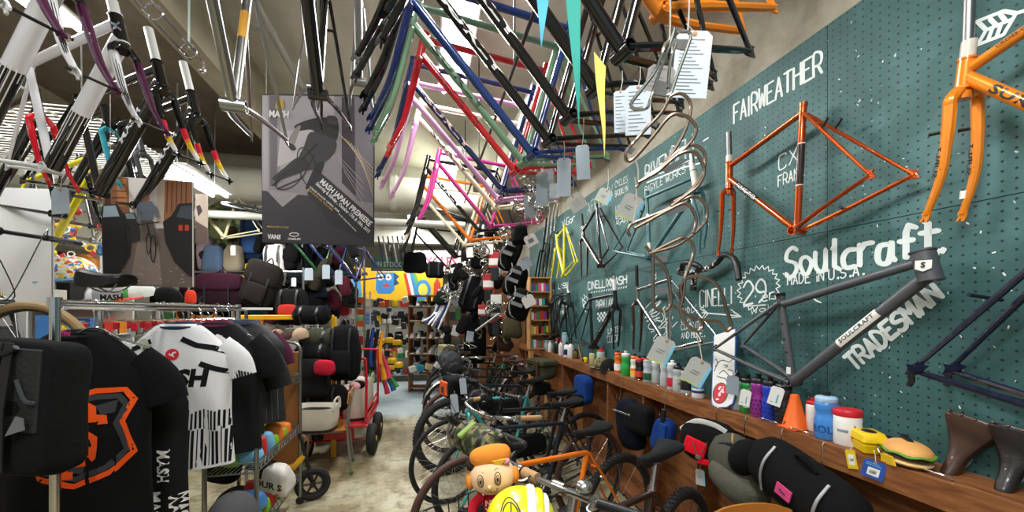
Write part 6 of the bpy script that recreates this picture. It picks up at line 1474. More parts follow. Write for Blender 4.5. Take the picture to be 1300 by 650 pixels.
# ------------------------------------------------------------------ clothes rail
RX, RZ, RY0, RY1 = -1.35, 1.565, 1.82, 3.32
o = thing('clothes_rail', 'chrome clothes rail full of black and white jerseys', 'clothes rail', loc=(RX, 2.5, 0))
MB().cyl((RX, RY0, RZ), (RX, RY1, RZ), .0125, 12).build('top_rail', CHROME, o); MB().cyl((RX + .035, RY0, RZ - .02), (RX + .035, RY1, RZ - .02), .008, 10).build('top_rail', CHROME, o)
for y in (RY0, RY1):
    MB().cyl((RX, y, .03), (RX, y, RZ + .01), .0155, 14).build('post', CHROME, o); MB().cyl((RX - .28, y, .05), (RX + (.28 if y < 2 else .08), y, .05), .014, 10).build('foot_bar', CHROME, o)
    for s in (-1, 1): MB().cyl((RX + (s * .26 if y < 2 or s < 0 else .07), y - .015, .022), (RX + (s * .26 if y < 2 or s < 0 else .07), y + .015, .022), .022, 14).build('castor', BKM, o)
    MB().cyl((RX, y, RZ - .02), (RX, y, RZ + .02), .02, 14).build('rail_joint', CHROME, o)
def hanger(name, label, y, wd=.4, x=RX, dz=0, m=None, group='hangers on the clothes rail', yaw=0):
    o = thing(name, label, 'hanger', loc=(x, y, RZ), group=group); c = V((x, y, RZ - .15 - dz)); ex = V((math.cos(yaw), math.sin(yaw), 0))
    MB().tube(cr([V((x, y, RZ)) + ex * .02, V((x, y, RZ + .02)), V((x, y, RZ)) - ex * .018, V((x, y, RZ - .04)), c + V((0, 0, .05))], 5), .002, 6).build('hook', m or CHROME, o)
    MB().tube(cr([c - ex * (wd / 2) - V((0, 0, .04)), c - ex * (wd / 4), c + V((0, 0, .05)), c + ex * (wd / 4), c + ex * (wd / 2) - V((0, 0, .04))], 5), .0045, 8).build('arms', m or CHROME, o)
    return o
class Shirt:
    "garment hung on the rail facing the shop front; local x right, z down from the shoulder"
    def __init__(s, label, y, m, L=.70, hw=.255, x=RX, yaw=0, z=1.43, sleeve=.22, kind='t_shirt', cat='shirt', group=None, th=.07, seed=1, sl_m=None, collar=None, neck=.085, sl_r=.088):
        s.c = V((x, y, z)); s.R = rot(0, 0, yaw); s.hw, s.L, s.th = hw, L, th; q = random.Random(seed); s.a = [q.uniform(0, 6) for _ in range(4)]
        s.o = thing(kind, label, cat, loc=(x, y, z - L), group=group)
        rings = []; zs = [.035, .02, 0, -.03, -.07, -.13, -.2, -.3, -.4, -.5, -.6, -.7, -.8, -.9, -1]
        for i, zz in enumerate(zs):
            z_ = zz if zz > -.14 else -.13 + (zz + .13) / .87 * (L - .13)
            rings.append([s.pt(k, z_) for k in range(40)])
        s.neck = neck
        MB().loft(rings).build('body', m, s.o, ang=1.2)
        if sleeve:
            for sg in (-1, 1):
                a = V((sg * hw * .74, 0, -.10)); b = V((sg * (hw + sleeve * .28), .0, -.10 - sleeve * .9)); mid = mix(a, b, .5) + V((sg * .025, 0, .01))
                pts = [s.W(p) for p in cr([a, mid, b], 5)]
                MB().tube(pts, [sl_r * 1.05 - .012 * k / 10 for k in range(len(pts))], 14, flat=.42, up=s.R @ V((0, 0, 1))).build('sleeve', sl_m or m, s.o, ang=1.2)
        if collar: MB().tube([s.W(V((math.cos(k * PI / 12) * neck * .98, math.sin(k * PI / 12) * .045, .028 + .012 * math.sin(k * PI / 12)))) for k in range(24)], .013, 8, cyc=True, flat=.7).build('collar', collar, s.o)
    def W(s, p): return s.c + s.R @ p
    def half(s, z):
        if z > -.13: t = min(1, (.035 - z) / .165); return .085 + (s.hw - .085) * t ** .8, .045 + (s.th - .045) * t
        t = (-z - .13) / (s.L - .13); return s.hw * (1 - .05 * math.sin(t * PI) + .03 * t), s.th * (1 + .35 * t)
    def front(s, x, z, lift=.0):
        hw, th = s.half(z); k = max(0, 1 - abs(x / hw) ** 3) ** .6
        f = (math.sin(x * 42 + s.a[0] + z * 9) * .6 + math.sin(x * 71 + s.a[1] - z * 5) * .4) * .014 * min(1, max(0, -z - .1) / .35)
        return s.W(V((x, -th * k - f - lift, z)))
    def pt(s, k, z):
        hw, th = s.half(z); a = 2 * PI * k / 40; ca, sa = math.cos(a), math.sin(a); x = hw * math.copysign(abs(ca) ** .75, ca)
        if sa < 0: return s.front(x, z)
        kk = max(0, 1 - abs(x / hw) ** 3) ** .6; return s.W(V((x, th * kk, z)))
    def patch(s, pts, m, name='print', lift=.002, step=.03):
        "polygon strip list [(x0,z0),(x1,z1)...] drawn as a filled fan of small quads between two borders"
        (l, r) = pts; mb = MB(); n = len(l); K = 6; vs = []
        for i in range(n):
            for j in range(K + 1): t = j / K; vs.append(s.front(l[i][0] * (1 - t) + r[i][0] * t, l[i][1] * (1 - t) + r[i][1] * t, lift))
        mb.add(vs, [(i * (K + 1) + j, i * (K + 1) + j + 1, (i + 1) * (K + 1) + j + 1, (i + 1) * (K + 1) + j) for i in range(n - 1) for j in range(K)]).build(name, m, s.o)
    def band(s, pts, w, m=None, name='print', lift=.002, mb=None):
        pts = [(p.x, p.y) for p in [V((a, b, 0)) for a, b in pts]]; out = []
        for (a, b), (c, d) in zip(pts, pts[1:]):
            n = max(1, int(math.hypot(c - a, d - b) / .02)); out += [(a + (c - a) * i / n, b + (d - b) * i / n) for i in range(n)]
        out.append(pts[-1]); own = mb is None; mb = mb or MB(); vs = []
        for i, (x, z) in enumerate(out):
            x0, z0 = out[max(0, i - 1)]; x1, z1 = out[min(len(out) - 1, i + 1)]; l = math.hypot(x1 - x0, z1 - z0) or 1; nx, nz = -(z1 - z0) / l * w / 2, (x1 - x0) / l * w / 2
            vs += [s.front(x - nx, z - nz, lift), s.front(x + nx, z + nz, lift)]
        mb.add(vs, [(2 * i, 2 * i + 1, 2 * i + 3, 2 * i + 2) for i in range(len(out) - 1)])
        return mb.build(name, m, s.o) if own else mb
    def text(s, body, x, z, w, h, m, lift=.0025, bold=.05, shear=0, turn=False):
        vs, fs, tw = textmesh(body, bold); mb = MB()
        mb.add([s.front(x + (v[1] * h if turn else (v[0] + shear * v[1]) * w / tw), z + (-v[0] * w / tw if turn else v[1] * h), lift) for v in vs], fs); mb.build('print_lettering', m, s.o, smooth=False)
BSH = mat('#0e0e10', .92, noise=.15, scale=50, bump=.2); BS2 = mat('#151517', .85, bump=.25, scale=40)
OGI = mat('#e8541a', .85); GRI = mat('#3a3c40', .85)
# black T-shirt with orange shield
S = Shirt('black t-shirt with orange interlocking SF letters on a shield, first on the rail', 2.0, BSH, L=.86, hw=.26, x=RX - .055, z=1.41, sleeve=.19, yaw=.05, collar=BS2, seed=3)
sh_ = [(-.19, -.235), (-.115, -.20), (-.04, -.225), (.04, -.20), (.125, -.20), (.15, -.245), (.115, -.33), (.14, -.42), (.15, -.46), (.09, -.53), (-.02, -.575), (-.12, -.53), (-.17, -.45)]
OX_ = .06; sh_ = [(x * 1.05 + OX_, z) for x, z in sh_]
S.band(sh_ + sh_[:1], .021, OGI); ins = [((x - OX_) * .86 + OX_, (z + .38) * .86 - .38) for x, z in sh_]; S.band(ins + ins[:1], .022, GRI)
S.patch(([(.1, -.26), (.12, -.30)], [(.17, -.24), (.16, -.29)]), GRI, lift=.0015); S.patch(([(.01, -.52), (.04, -.49)], [(.06, -.53), (.07, -.50)]), GRI, lift=.0015)
for l in ([(.035, -.32), (.035, -.27), (.01, -.25), (-.06, -.25), (-.085, -.275), (-.085, -.33), (-.055, -.355), (.01, -.365), (.045, -.39), (.045, -.46), (.015, -.485), (-.06, -.485), (-.09, -.46), (-.09, -.42)], [(-.05, -.53), (-.05, -.31), (.07, -.31), (.07, -.335)], [(-.05, -.405), (.03, -.405)], [(-.08, -.53), (-.02, -.53)]):
    S.band([(x + .055, z) for x, z in l], .03, OGI, lift=.003)
mb = MB(); 
S.text('MOLTENI', -.055, .022, .06, .02, mat('#d8308a', .8), bold=.04)
hanger('coat_hanger', 'chrome hanger carrying the black t-shirt with the shield', 2.0)
# black bib garment with white lettering
S = Shirt('black bib garment with white vertical lettering between shield t-shirt and white jersey', 2.22, BS2, L=.8, hw=.14, x=RX + .09, sleeve=0, seed=8, z=1.22)
WI = mat('#e4e4e2', .85); S.text('MASH', .055, -.33, .15, .045, WI, turn=True); S.text('MASH', .02, -.52, .16, .05, WI, turn=True); S.text('MASH', .1, -.55, .16, .05, WI, turn=True)
# white and black jersey
WJ = mat('#dedfe2', .8, bump=.15, scale=60)
S = Shirt('white cycling jersey with black stripes, red round emblem and black lettering', 2.45, WJ, L=.72, hw=.25, x=RX + .075, yaw=.05, z=1.43, sleeve=.17, sl_r=.075, collar=mat('#22304f', .85), seed=5, kind='jersey', cat='jersey')
BI = mat('#141416', .85)
for l in ([(.035, -.04), (.1, -.075), (.17, -.09), (.235, -.115)], [(.12, -.17), (.18, -.20), (.245, -.225)], [(-.1, -.05), (-.17, -.085), (-.24, -.11)], [(-.12, -.17), (-.2, -.21), (-.245, -.23)]): S.band(l, .027, BI)
S.text('MASH', -.15, -.285, .30, .085, BI, bold=.08, shear=.15); S.text('TRACK TEAM', .0, -.345, .07, .012, BI, bold=0); S.text('V-MESH', -.02, -.375, .08, .014, BI)
mb = MB(); vs = [S.front(.0 + .0, -.12, .0028)] + [S.front(.0 + .03 * math.cos(k * PI / 12), -.12 + .03 * math.sin(k * PI / 12), .0028) for k in range(24)]
mb.add(vs, [(0, 1 + k, 1 + (k + 1) % 24) for k in range(24)]).build('emblem', mat('#d01f2e', .8), S.o)
S.band([(-.014, -.115), (-.004, -.125), (.004, -.112), (.016, -.108)], .008, WI, lift=.0035); S.band([(.0, -.12), (.008, -.132)], .006, WI, lift=.0035)
mb = MB(); q = random.Random(3)
for i in range(30):
    x = -.235 + i * .0163; z0 = -.40 - q.uniform(0, .03); z1 = -.50 - q.uniform(0, .025); S.band([(x, z0), (x, z1)], .0085, mb=mb); S.band([(x + .008, z1 - .005), (x + .008, -.705)], .0105 if i % 3 else .004, mb=mb)
mb.build('stripe', BI, S.o)
for k in range(8):
    a = S.W(V((.30 + (k - 4) * .014, -.035 + .004 * abs(k - 4), -.205 - k * .004))); MB().strap([a, a + S.R @ V((.012, .0, -.07))], .008, .002, S.R @ V((0, -1, 0))).build('cuff_stripe', BI, S.o)
hanger('coat_hanger', 'chrome hanger carrying the white striped jersey', 2.45, x=RX)
card('pale green swing tag hanging at the collar of the white jersey', S.front(-.12, -.07, .012), .045, .07, mat('#c9d2c4', .7), .35, face=(-SN, -CS), parts=((-.3, -.35, .3, -.1, INK),), string=S.front(-.07, .0, .012))
# darker garments behind
S = Shirt('black jersey with large white triangle at the shoulder behind the white jersey', 2.72, BS2, L=.74, hw=.24, x=RX + .12, yaw=.1, seed=11, kind='jersey', cat='jersey', collar=mat('#5a1e3a', .85)); S.patch(([(.0, -.05), (.04, -.075)], [(.03, -.03), (.14, -.085)]), WI)
S = Shirt('black jacket with small metal zip hanging behind the triangle jersey', 2.9, mat('#121214', .7, bump=.4, scale=25), L=.7, hw=.25, x=RX + .06, yaw=.1, seed=13, kind='jacket', cat='jacket', sleeve=.34, collar=BS2); S.band([(.02, .0), (.03, -.68)], .008, STEEL)
S = Shirt('dark ribbed wind vest with grey pinstripes, last big garment on the rail', 3.06, mat('#1d1e22', .6, bump=.5, scale=30), L=.66, hw=.25, x=RX + .14, yaw=.1, seed=17, kind='vest', cat='vest', sleeve=0, collar=mat('#2a3550', .85))
mb = MB()
for i in range(14): S.band([(-.22 + i * .033, -.25), (-.21 + i * .033, -.64)], .004, mb=mb)
mb.build('pinstripe', mat('#5b5c62', .7), S.o)
S = Shirt('maroon jersey with teal collar at the far end of the clothes rail', 3.24, mat('#4a1c34', .85, bump=.2), L=.6, hw=.22, x=RX + .05, seed=19, kind='jersey', cat='jersey', collar=mat('#1f5f78', .85))
for i, y in enumerate((2.72, 2.9, 3.06)): hanger('coat_hanger', ('chrome hanger carrying the triangle jersey', 'chrome hanger carrying the zipped black jacket', 'chrome hanger carrying the ribbed wind vest')[i], y, x=RX + .05)
# clip hangers with red clips behind
CLIPR = plastic('#c9202c')
for i in range(12):
    x, y = -1.62 - .0 * i, 2.5 + i * .11
    o = thing('clip_hanger', 'small chrome clip hanger with red clips on the second rail', 'hanger', loc=(x, y, 1.5), group='clip hangers with red clips')
    MB().tube(cr([(x + .015, y, 1.545), (x, y, 1.56), (x - .015, y, 1.545), (x, y, 1.51), (x, y, 1.48)], 4), .002, 6).tube([(x - .13, y, 1.475), (x, y, 1.485), (x + .13, y, 1.475)], .003, 6).build('bar', CHROME, o)
    for s in (-1, 1): MB().box((x + s * .11, y, 1.45), (.03, .012, .045), bev=.003).build('clip', CLIPR, o); MB().box((x + s * .11, y, 1.415), (.022, .02, .03), bev=.003).build('jaw', CHROME, o)
o = thing('clothes_rail', 'second lower chrome rail behind the jerseys full of clip hangers', 'clothes rail', loc=(-1.62, 3.1, 0))
MB().cyl((-1.62, 2.42, 1.545), (-1.62, 3.9, 1.545), .01, 10).build('top_rail', CHROME, o)
for y in (2.44, 3.88): MB().cyl((-1.62, y, 0), (-1.62, y, 1.55), .013, 10).build('post', CHROME, o)
# black messenger bag in front
c = P(-18, 507, t=1.15); R = RI @ rot(.0, .07, .0); o = thing('messenger_bag', 'large black messenger bag with mesh pocket hanging nearest on the left', 'bag', loc=c)
E_ = lambda x, y, z: c + R @ V((x, y, z))
soft(c, (.5, .13, .37), R, 1.0, 9, pw=.22, n=40, m=20).build('body', CBLK, o)
FB = mat('#1a1b1d', .75, bump=.3, scale=80)
MB().box(E_(-.01, -.06, .05), (.47, .012, .23), R, bev=.005).build('flap', FB, o)
MESHP = mat('#8d8a7c', .7, noise=.6, scale=300)
MB().prism([(-.075, -.07), (.02, -.1), (.055, .03), (.04, .05), (-.03, .07), (-.09, .06)], E_(.03, -.084, .06), R @ V((1, 0, 0)), R @ V((0, 0, 1)), .004).build('mesh_pocket', MESHP, o)
MB().prism([(-.1, -.02), (.09, -.015), (.09, .02), (-.1, .015)], E_(.02, -.084, -.075), R @ V((1, 0, 0)), R @ V((0, 0, 1)), .004).build('mesh_pocket', mat('#4f5358', .7, noise=.5, scale=300), o)
MB().prism([(-.02, -.014), (.03, -.01), (.03, .016), (-.02, .012)], E_(.08, -.0885, -.075), R @ V((1, 0, 0)), R @ V((0, 0, 1)), .003).build('reflective_patch', mat('#8fb0bf', .4), o)
for x in (.12, .15): MB().strap([E_(x, -.074, .18), E_(x, -.086, .0), E_(x, -.08, -.17)], .025, .004, R @ V((0, -1, 0))).build('strap', BKM, o)
MB().tube(cr([E_(-.02, -.075, .135), E_(.06, -.085, .14), E_(.14, -.08, .15), E_(.17, -.075, .17)], 4), .008, 8).build('grab_handle', BKM, o)
MB().tube(cr([E_(.17, -.07, .08), E_(.20, -.075, .03), E_(.225, -.072, .02)], 4), .005, 6).box(E_(.215, -.075, .022), (.03, .006, .01), R, bev=.002).build('zip_pull', CGRY, o)
MB().prism([(-.03, -.03), (.02, -.01), (.015, .02), (-.005, .025)], E_(.195, -.08, -.04), R @ V((1, 0, 0)), R @ V((0, 0, 1)), .003).build('reflective_patch', mat('#6b6e70', .5), o)
# caps and small things on the shelf behind the rail
def capat(label, u, v, t, cc, s=1.0, rz=-1.9, tilt=.25, brim=None, panel=None): return cap_hat(label, P(u, v, t=t), cc, rz, s, brim, panel=panel, tilt=tilt)
VOR = None
m, nt, b, N = node_mat('confetti_print'); tc = N('ShaderNodeTexCoord'); vo = N('ShaderNodeTexVoronoi'); vo.inputs['Scale'].default_value = 55; nt.links.new(tc.outputs['Object'], vo.inputs['Vector'])
sp = N('ShaderNodeSeparateColor'); nt.links.new(vo.outputs['Color'], sp.inputs[0]); r = ramp(N, nt, sp.outputs[0], [(.0, lin('#e3c22a')), (.25, lin('#d6d2c8')), (.45, lin('#3a78b4')), (.6, lin('#c8382c')), (.75, lin('#3a8a4a')), (.9, lin('#e9e4d8'))]); r.color_ramp.interpolation = 'CONSTANT'
nt.links.new(r.outputs[0], b.inputs['Base Color']); CONF = m
capat('cap with confetti print and blue brim on display left of the cyclist photo', 95, 352, 2.55, CONF, 1.35, brim=mat('#3f86c4', .7))
GCAP = capat('grey and white cap with black block lettering below the photo poster', 136, 378, 2.5, mat('#8d8d8f', .8), 1.1, panel=mat('#cfcfcf', .8))
mb = MB(); p = P(127, 381, t=2.36); flat_text(mb, 'MASH', p, EXI, EZ, w=.135, h=.034, bold=.06, lift=.0); mb.build('printed_lettering', BKM, GCAP)
capat('red, white and green cap beside the grey lettered cap', 178, 376, 2.6, mat('#d8dcd4', .8), 1.0, brim=mat('#c8322a', .8), panel=mat('#3f9a4a', .8))
capat('plain black cap at the end of the cap row on the left', 212, 382, 2.7, CBLK, 1.0)
c = P(128, 345, t=2.05); standing = None
M4 = Matrix.Translation(P(100, 342, t=2.1)) @ Matrix(((CS, -SN * -1, 0, 0), (-SN, CS, 0, 0), (0, 0, 1, 0), (0, 0, 0, 1))) @ Matrix.Rotation(.15, 4, 'Y')
o = thing('saddle', 'plain black saddle poking out left of the cyclist photo', 'saddle', loc=P(100, 342, t=2.1)); saddle_mesh(M4, .27, .15, .09, nose=.04).build('saddle_top', BKM, o, sub=1)
for s in (-1, 1): MB().tube(cr([M4 @ V((.04, s * .012, -.05)), M4 @ V((.12, s * .024, -.09)), M4 @ V((.2, s * .024, -.09)), M4 @ V((.25, s * .04, -.04))], 4), .004, 6).build('rail', STEEL, o)
tag(MB().lathe([(.02, 0), (.032, .01), (.034, .05), (.03, .085), (.018, .1), (.01, .102)], P(242, 386, t=2.9), n=16).build('bottle_cover', cloth('#e0452a')), 'small orange red cloth cover standing at the end of the cap shelf', 'cover')
o = thing('display_shelf', 'long shelf with chrome edge carrying the caps below the posters', 'shelf', loc=(-2.0, 2.5, 0))
A, B_ = P(60, 388, t=2.62), P(300, 388, t=3.3); d = (B_ - A).normalized(); rz = math.atan2(d.y, d.x)
MB().box(mix(A, B_, .5) - V((0, 0, .02)) + V((-d.y, d.x, 0)) * .05, ((B_ - A).length + .5, .26, .02), rot(0, 0, rz)).build('shelf_board', WHITE, o)
for q in (-.08, .5, 1.08): p = mix(A, B_, q) + V((-d.y, d.x, 0)) * .1; MB().cyl((p.x, p.y, 0), (p.x, p.y, A.z - .02), .015, 8).build('leg', STEEL, o)
# tangle of sample cards, reels and little toys behind the confetti cap
q = random.Random(9); TOY = ['#c8342c', '#e3c02c', '#d9d4c4', '#2f6fae', '#3a8a4a', '#e58a2c', '#8a2f3a', '#f0ece0']
for i in range(46):
    u, v = q.uniform(68, 132), q.uniform(232, 330); p = P(u, v, t=q.uniform(2.6, 3.0)); r = q.uniform(.012, .028)
    mb = MB(); k = i % 3
    if k == 0: mb.ell(p, (r, r * .8, r), n=12, m=8)
    elif k == 1: mb.torus(p, (q.uniform(-1, 1), -1, q.uniform(-.5, .5)), r * 1.2, r * .28, 18, 6)
    else: mb.box(p, (r * 2.4, .008, r * 1.6), RI @ rot(0, q.uniform(-.8, .8), 0), bev=.003)
    tag(mb.build(('bell', 'reel', 'sample_card')[k], mat(TOY[q.randrange(8)], .5)), ('small round coloured bell hung behind the confetti cap', 'small coloured ring of tape hung behind the confetti cap', 'small coloured sample card hung behind the confetti cap')[k], ('bell', 'tape', 'card')[k], ('bells behind the confetti cap', 'tape rings behind the confetti cap', 'sample cards behind the confetti cap')[k])
# ================================================================== middle and back of the shop
qr = random.Random(21)
PAL = ['#c8342c', '#e3c02c', '#d9d4c4', '#2f6fae', '#3a8a4a', '#e58a2c', '#161618', '#26262a', '#e8e6e0', '#8c8f92', '#1f1f22', '#5a4634', '#c9c9c6', '#3b3d40']
def pk(u, v, t): return P(u, v, t=t)
# ---- hanging display rack of bags
def rack(label, u0, u1, v, t, name='display_rack', deep=.3):
    a, b = P(u0, v, t=t), P(u1, v, t=t); o = thing(name, label, 'rack', loc=(a.x, a.y, 0)); back = V((SN, CS, 0)) * deep
    MB().cyl(a, b, .012, 8).cyl(a + back, b + back, .012, 8).build('cross_bar', STEEL, o)
    for p in (a, b): MB().cyl((p.x, p.y, 0), p + V((0, 0, .05)), .014, 8).cyl((p.x + back.x, p.y + back.y, 0), p + back + V((0, 0, .05)), .014, 8).build('upright', STEEL, o)
    return o
rack('steel display rack holding the upper row of rucksacks', 236, 452, 285, 5.3)
rack('steel display rack holding the lower row of bags', 240, 385, 345, 4.7)
def bag(label, u, v, w, h, t, c, kind='backpack', dz=.16, straps=True, pocket=None, flap=None, lean=0, top=None):
    k = t / F; ct = pk(u, v, t); R = RI @ rot(0, lean, 0); sz = (w * k, dz, h * k); o = thing(kind, label, 'bag', loc=ct)
    soft(ct, sz, R, .9, len(label) + int(u), pw=.5, n=22, m=12).build('body', cloth(c), o)
    f = R @ V((0, -1, 0)); Q = lambda x, z, y=-.52: ct + R @ V((x * sz[0], y * dz, z * sz[2]))
    if pocket: soft(Q(0, -.18), (sz[0] * .62, .05, sz[2] * .42), R, 1, 3, pw=.5, n=16, m=8).build('front_pocket', cloth(pocket), o)
    if flap: soft(Q(0, .27, -.3), (sz[0] * 1.0, dz * .6, sz[2] * .5), R, 1, 5, pw=.5, n=16, m=8).build('flap', cloth(flap), o)
    if straps:
        for s in (-.25, .25): MB().strap([Q(s, .45, -.35), Q(s, .2, -.58), Q(s, -.4, -.56)], .022, .004, f).build('strap', BKM, o)
    MB().tube(cr([Q(-.12, .47, 0), Q(0, .62, 0), Q(.12, .47, 0)], 4), .007, 6).build('grab_handle', BKM, o)
    return o
bag('maroon messenger bag with broad flap in the middle of the bag rack', 282, 370, 60, 44, 4.6, '#2b0d1b', 'messenger_bag', flap='#301020')
bag('black bag between the maroon messenger bag and the teal pouch', 312, 382, 30, 40, 4.9, '#19191b', pocket='#202023')
bag('teal blue pouch hanging below the dark roll-top pack', 328, 386, 18, 28, 4.55, '#1a6f92', 'pouch', straps=False)
bag('large dark brown roll-top pack leaning in front of the bag rack', 333, 362, 46, 58, 4.4, '#241f1b', 'roll_top_pack', flap='#2b2621', lean=.35, pocket='#2b2622')
bag('white roll-top rucksack with black side panel', 350, 334, 30, 48, 4.8, '#d9d8d4', 'rucksack', pocket='#c9c8c4')
bag('dark navy rucksack right of the white one', 379, 336, 34, 62, 4.9, '#1d222c', 'rucksack', pocket='#242a36')
bag('blue rucksack with white cords below the bicycle rim', 324, 298, 36, 60, 5.1, '#2d4a78', 'rucksack', pocket='#345689')
b_ = bag('camouflage rucksack behind the cream frame', 287, 284, 46, 54, 5.2, '#6a7048', 'rucksack', pocket='#79805a', straps=False)
for o in b_.children:
    if o.name.startswith('body'): o.data.materials[0] = camo('rucksack_camouflage', ('#46583a', '#7d8a5c', '#b0a67e', '#c9c4a4'), 9)
bag('black rucksack between camouflage and blue ones', 307, 300, 20, 64, 5.25, '#17171a', 'rucksack')
bag('pale blue and grey tote hanging left under the camouflage rucksack', 272, 330, 26, 36, 4.9, '#46586f', 'tote_bag', straps=False)
bag('beige sacoche hanging under the camouflage rucksack', 297, 328, 22, 34, 4.95, '#8e846f', 'sacoche', straps=False)
bag('pink-white striped tote half behind the narrow poster', 262, 322, 20, 40, 5.0, '#8a757a', 'tote_bag', straps=False)
bag('dark plum pouch under the pale blue tote', 278, 346, 34, 18, 4.95, '#3a1828', 'pouch', straps=False)
bag('black hip pack hanging right of the clip hangers', 256, 386, 24, 26, 4.6, '#1b1b1d', 'hip_pack')
bag('black shoulder bag with white tag under the navy rucksack', 397, 372, 34, 34, 5.0, '#141416', 'shoulder_bag', straps=False)
bag('olive brown sacoche below the white rucksack', 352, 376, 24, 26, 5.1, '#4d4636', 'sacoche')
bag('black and red padded pack leaning on the yellow rail', 371, 388, 40, 44, 4.25, '#1c1c1e', 'rucksack', pocket='#b03026')
for i, (u, v) in enumerate(((210, 320), (232, 335), (225, 300))): bag(('dark grey rucksack behind the cyclist photo', 'black rucksack just right of the cyclist photo', 'faded black rucksack above the others by the cyclist photo')[i], u + 30, v + 10, 32, 42, 5.4 + .1 * i, ('#2c2e31', '#131315', '#202124')[i], 'rucksack')
for i, (u, v, w_, h_, lb) in enumerate(((207, 302, .05, .1, 'small white tag on the beige sacoche'), (355, 377, .05, .09, 'white tag on the dark roll-top pack strap'), (336, 440, .09, .13, 'pale blue tag hanging over the black shoulder bag'), (404, 438, .08, .15, 'pale blue tag left of the dark green frames'), (437, 440, .08, .15, 'grey blue tag under the dark green frames'))):
    uu, vv = ((296, 318), (373, 358), (392, 348), (414, 345), (430, 352))[i]; card(lb, pk(uu, vv, 4.2), w_, h_, BG if i > 1 else WHITE, 0, face=(-SN, -CS))
# cream frame and black rim hung before the rucksacks
hang('cream city frame hung in front of the camouflage rucksack', pk(285, 302, 4.6), (-CS, SN), mat('#b3ac8a', .4), s=1.05, fork=False, dt=.02)
o = MB().torus(pk(318, 265, 4.2), (.2, -.25, 1), .24, .014, 40, 8).build('wheel_hoop', BKM, label='black bicycle rim hanging flat in front of the rucksacks', cat='rim')
for i, (u, v, c) in enumerate(((408, 350, '#1f5a34'), (428, 352, '#2a3f7a'), (452, 356, '#3a2f6a'))):
    hang(('dark green frame hung low under the race poster', 'blue frame hung low under the race poster', 'violet frame hung low under the race poster')[i], pk(u, v, 4.85), (-.9, -.43), paint(c), s=.8, fork=False)
# ---- yellow stand with caps, roll bags
YM = mat('#d9a412', .4); o = thing('yellow_stand', 'yellow painted steel stand with caps hung on its bar', 'stand', loc=(pk(340, 404, 4.0).x, pk(340, 404, 4.0).y, 0))
a, b = pk(306, 404, 4.0), pk(424, 402, 4.2); MB().box(mix(a, b, .5), ((b - a).length, .05, .05), rot(0, 0, math.atan2((b - a).y, (b - a).x)), bev=.006).build('top_bar', YM, o)
for p in (a, b): MB().box((p.x, p.y, p.z / 2), (.05, .05, p.z), bev=.006).build('post', YM, o)
for i, (u, v, cc, pn, lb) in enumerate(((318, 424, '#3b2f2a', '#7a6a5c', 'dark brown cap at the left end under the yellow bar'), (338, 422, '#d8d6d0', '#5c4538', 'white brimmed cap in the middle under the yellow bar'), (352, 426, '#2a2420', '#8a6f5c', 'black cap behind the red and white one'), (365, 428, '#c22a3a', '#3a2a24', 'red and white brimmed cap under the yellow bar'), (382, 424, '#4a3a30', '#a08a72', 'tan cap next to the olive roll bag'))):
    cap_hat(lb, pk(u, v + 4, 3.9), mat(pn, .85), -1.85, .95, brim=mat(cc, .8), tilt=.2)
def hroll(label, u, v, L, r, t, c, **k): return roll_bag(label, pk(u, v, t), EXI, L * t / F, r * t / F, cloth(c), **k)
hroll('shiny black roll bag on top of the yellow stand', 396, 400, 46, 12, 4.1, '#151517')
hroll('olive green roll bag below the shiny black one', 404, 430, 46, 13, 4.0, '#35372a')
hroll('black roll bag under the olive green one', 400, 448, 48, 13, 3.95, '#1b1b1c')
bag('large black rucksack hanging at the right end of the yellow stand', 437, 446, 42, 66, 4.0, '#161618', 'rucksack', pocket='#1c1c1f')
bag('dark grey rain jacket with red lining draped below the roll bags', 392, 480, 56, 48, 3.9, '#2b2c2f', 'jacket', straps=False, flap='#2f3033')
tag(soft(pk(412, 466, 3.78), (.2, .06, .14), RI, 1, 4, pw=.6).build('folded_garment', cloth('#b01d33')), 'red folded garment peeking out over the grey rain jacket', 'garment')
bag('black duffel half hidden under the grey rain jacket', 412, 505, 60, 34, 3.95, '#141415', 'duffel_bag')
bag('dark red bag lying on the wagon behind the canvas tote', 425, 515, 62, 30, 4.5, '#6e1620', 'duffel_bag', straps=False)
# ---- wire cart in front with wooden board
CA, CB_ = -.97, -1.24; cy0, cy1 = 2.62, 3.46
o = thing('wire_cart', 'grey wire shelving cart with three slanted shelves next to the aisle', 'cart', loc=(-1.22, 3.0, 0)); GW = metal('#8f9290', .4)
for x in (CA, CB_):
    for y in (cy0, cy1): MB().cyl((x, y, .05), (x, y, 1.2 if y > 3 else .72), .013, 10).build('post', GW, o); MB().cyl((x, y - .012, .03), (x, y + .012, .03), .03, 14).build('castor', BKM, o)
MB().tube(cr([(CA, cy1, 1.14), (CA, cy1, 1.24), (CA - .06, cy1, 1.29), (CB_ + .06, cy1, 1.29), (CB_, cy1, 1.24), (CB_, cy1, 1.14)], 4), .013, 10).build('end_loop', GW, o)
for z in (.2, .58, .98):
    mb = MB(); cy0 = 3.34 if z > .9 else 2.62
    for i in range(12): x = CB_ + (CA - CB_) * i / 11; mb.cyl((x, cy0, z), (x, cy1, z), .003, 5)
    mb.build('shelf_wires', GW, o); mb = MB()
    for zz in (z, z + .06):
        for a, b in (((CA, cy0), (CA, cy1)), ((CB_, cy0), (CB_, cy1)), ((CA, cy0), (CB_, cy0)), ((CA, cy1), (CB_, cy1))): mb.cyl((*a, zz), (*b, zz), .005, 6)
    for i in range(14):
        y = cy0 + (cy1 - cy0) * i / 14; y2 = cy0 + (cy1 - cy0) * (i + .5) / 14; mb.tube([(CA, y, z), (CA, y2, z + .06), (CA, y + (cy1 - cy0) / 14, z)], .0025, 5)
    mb.build('shelf_rim', GW, o)
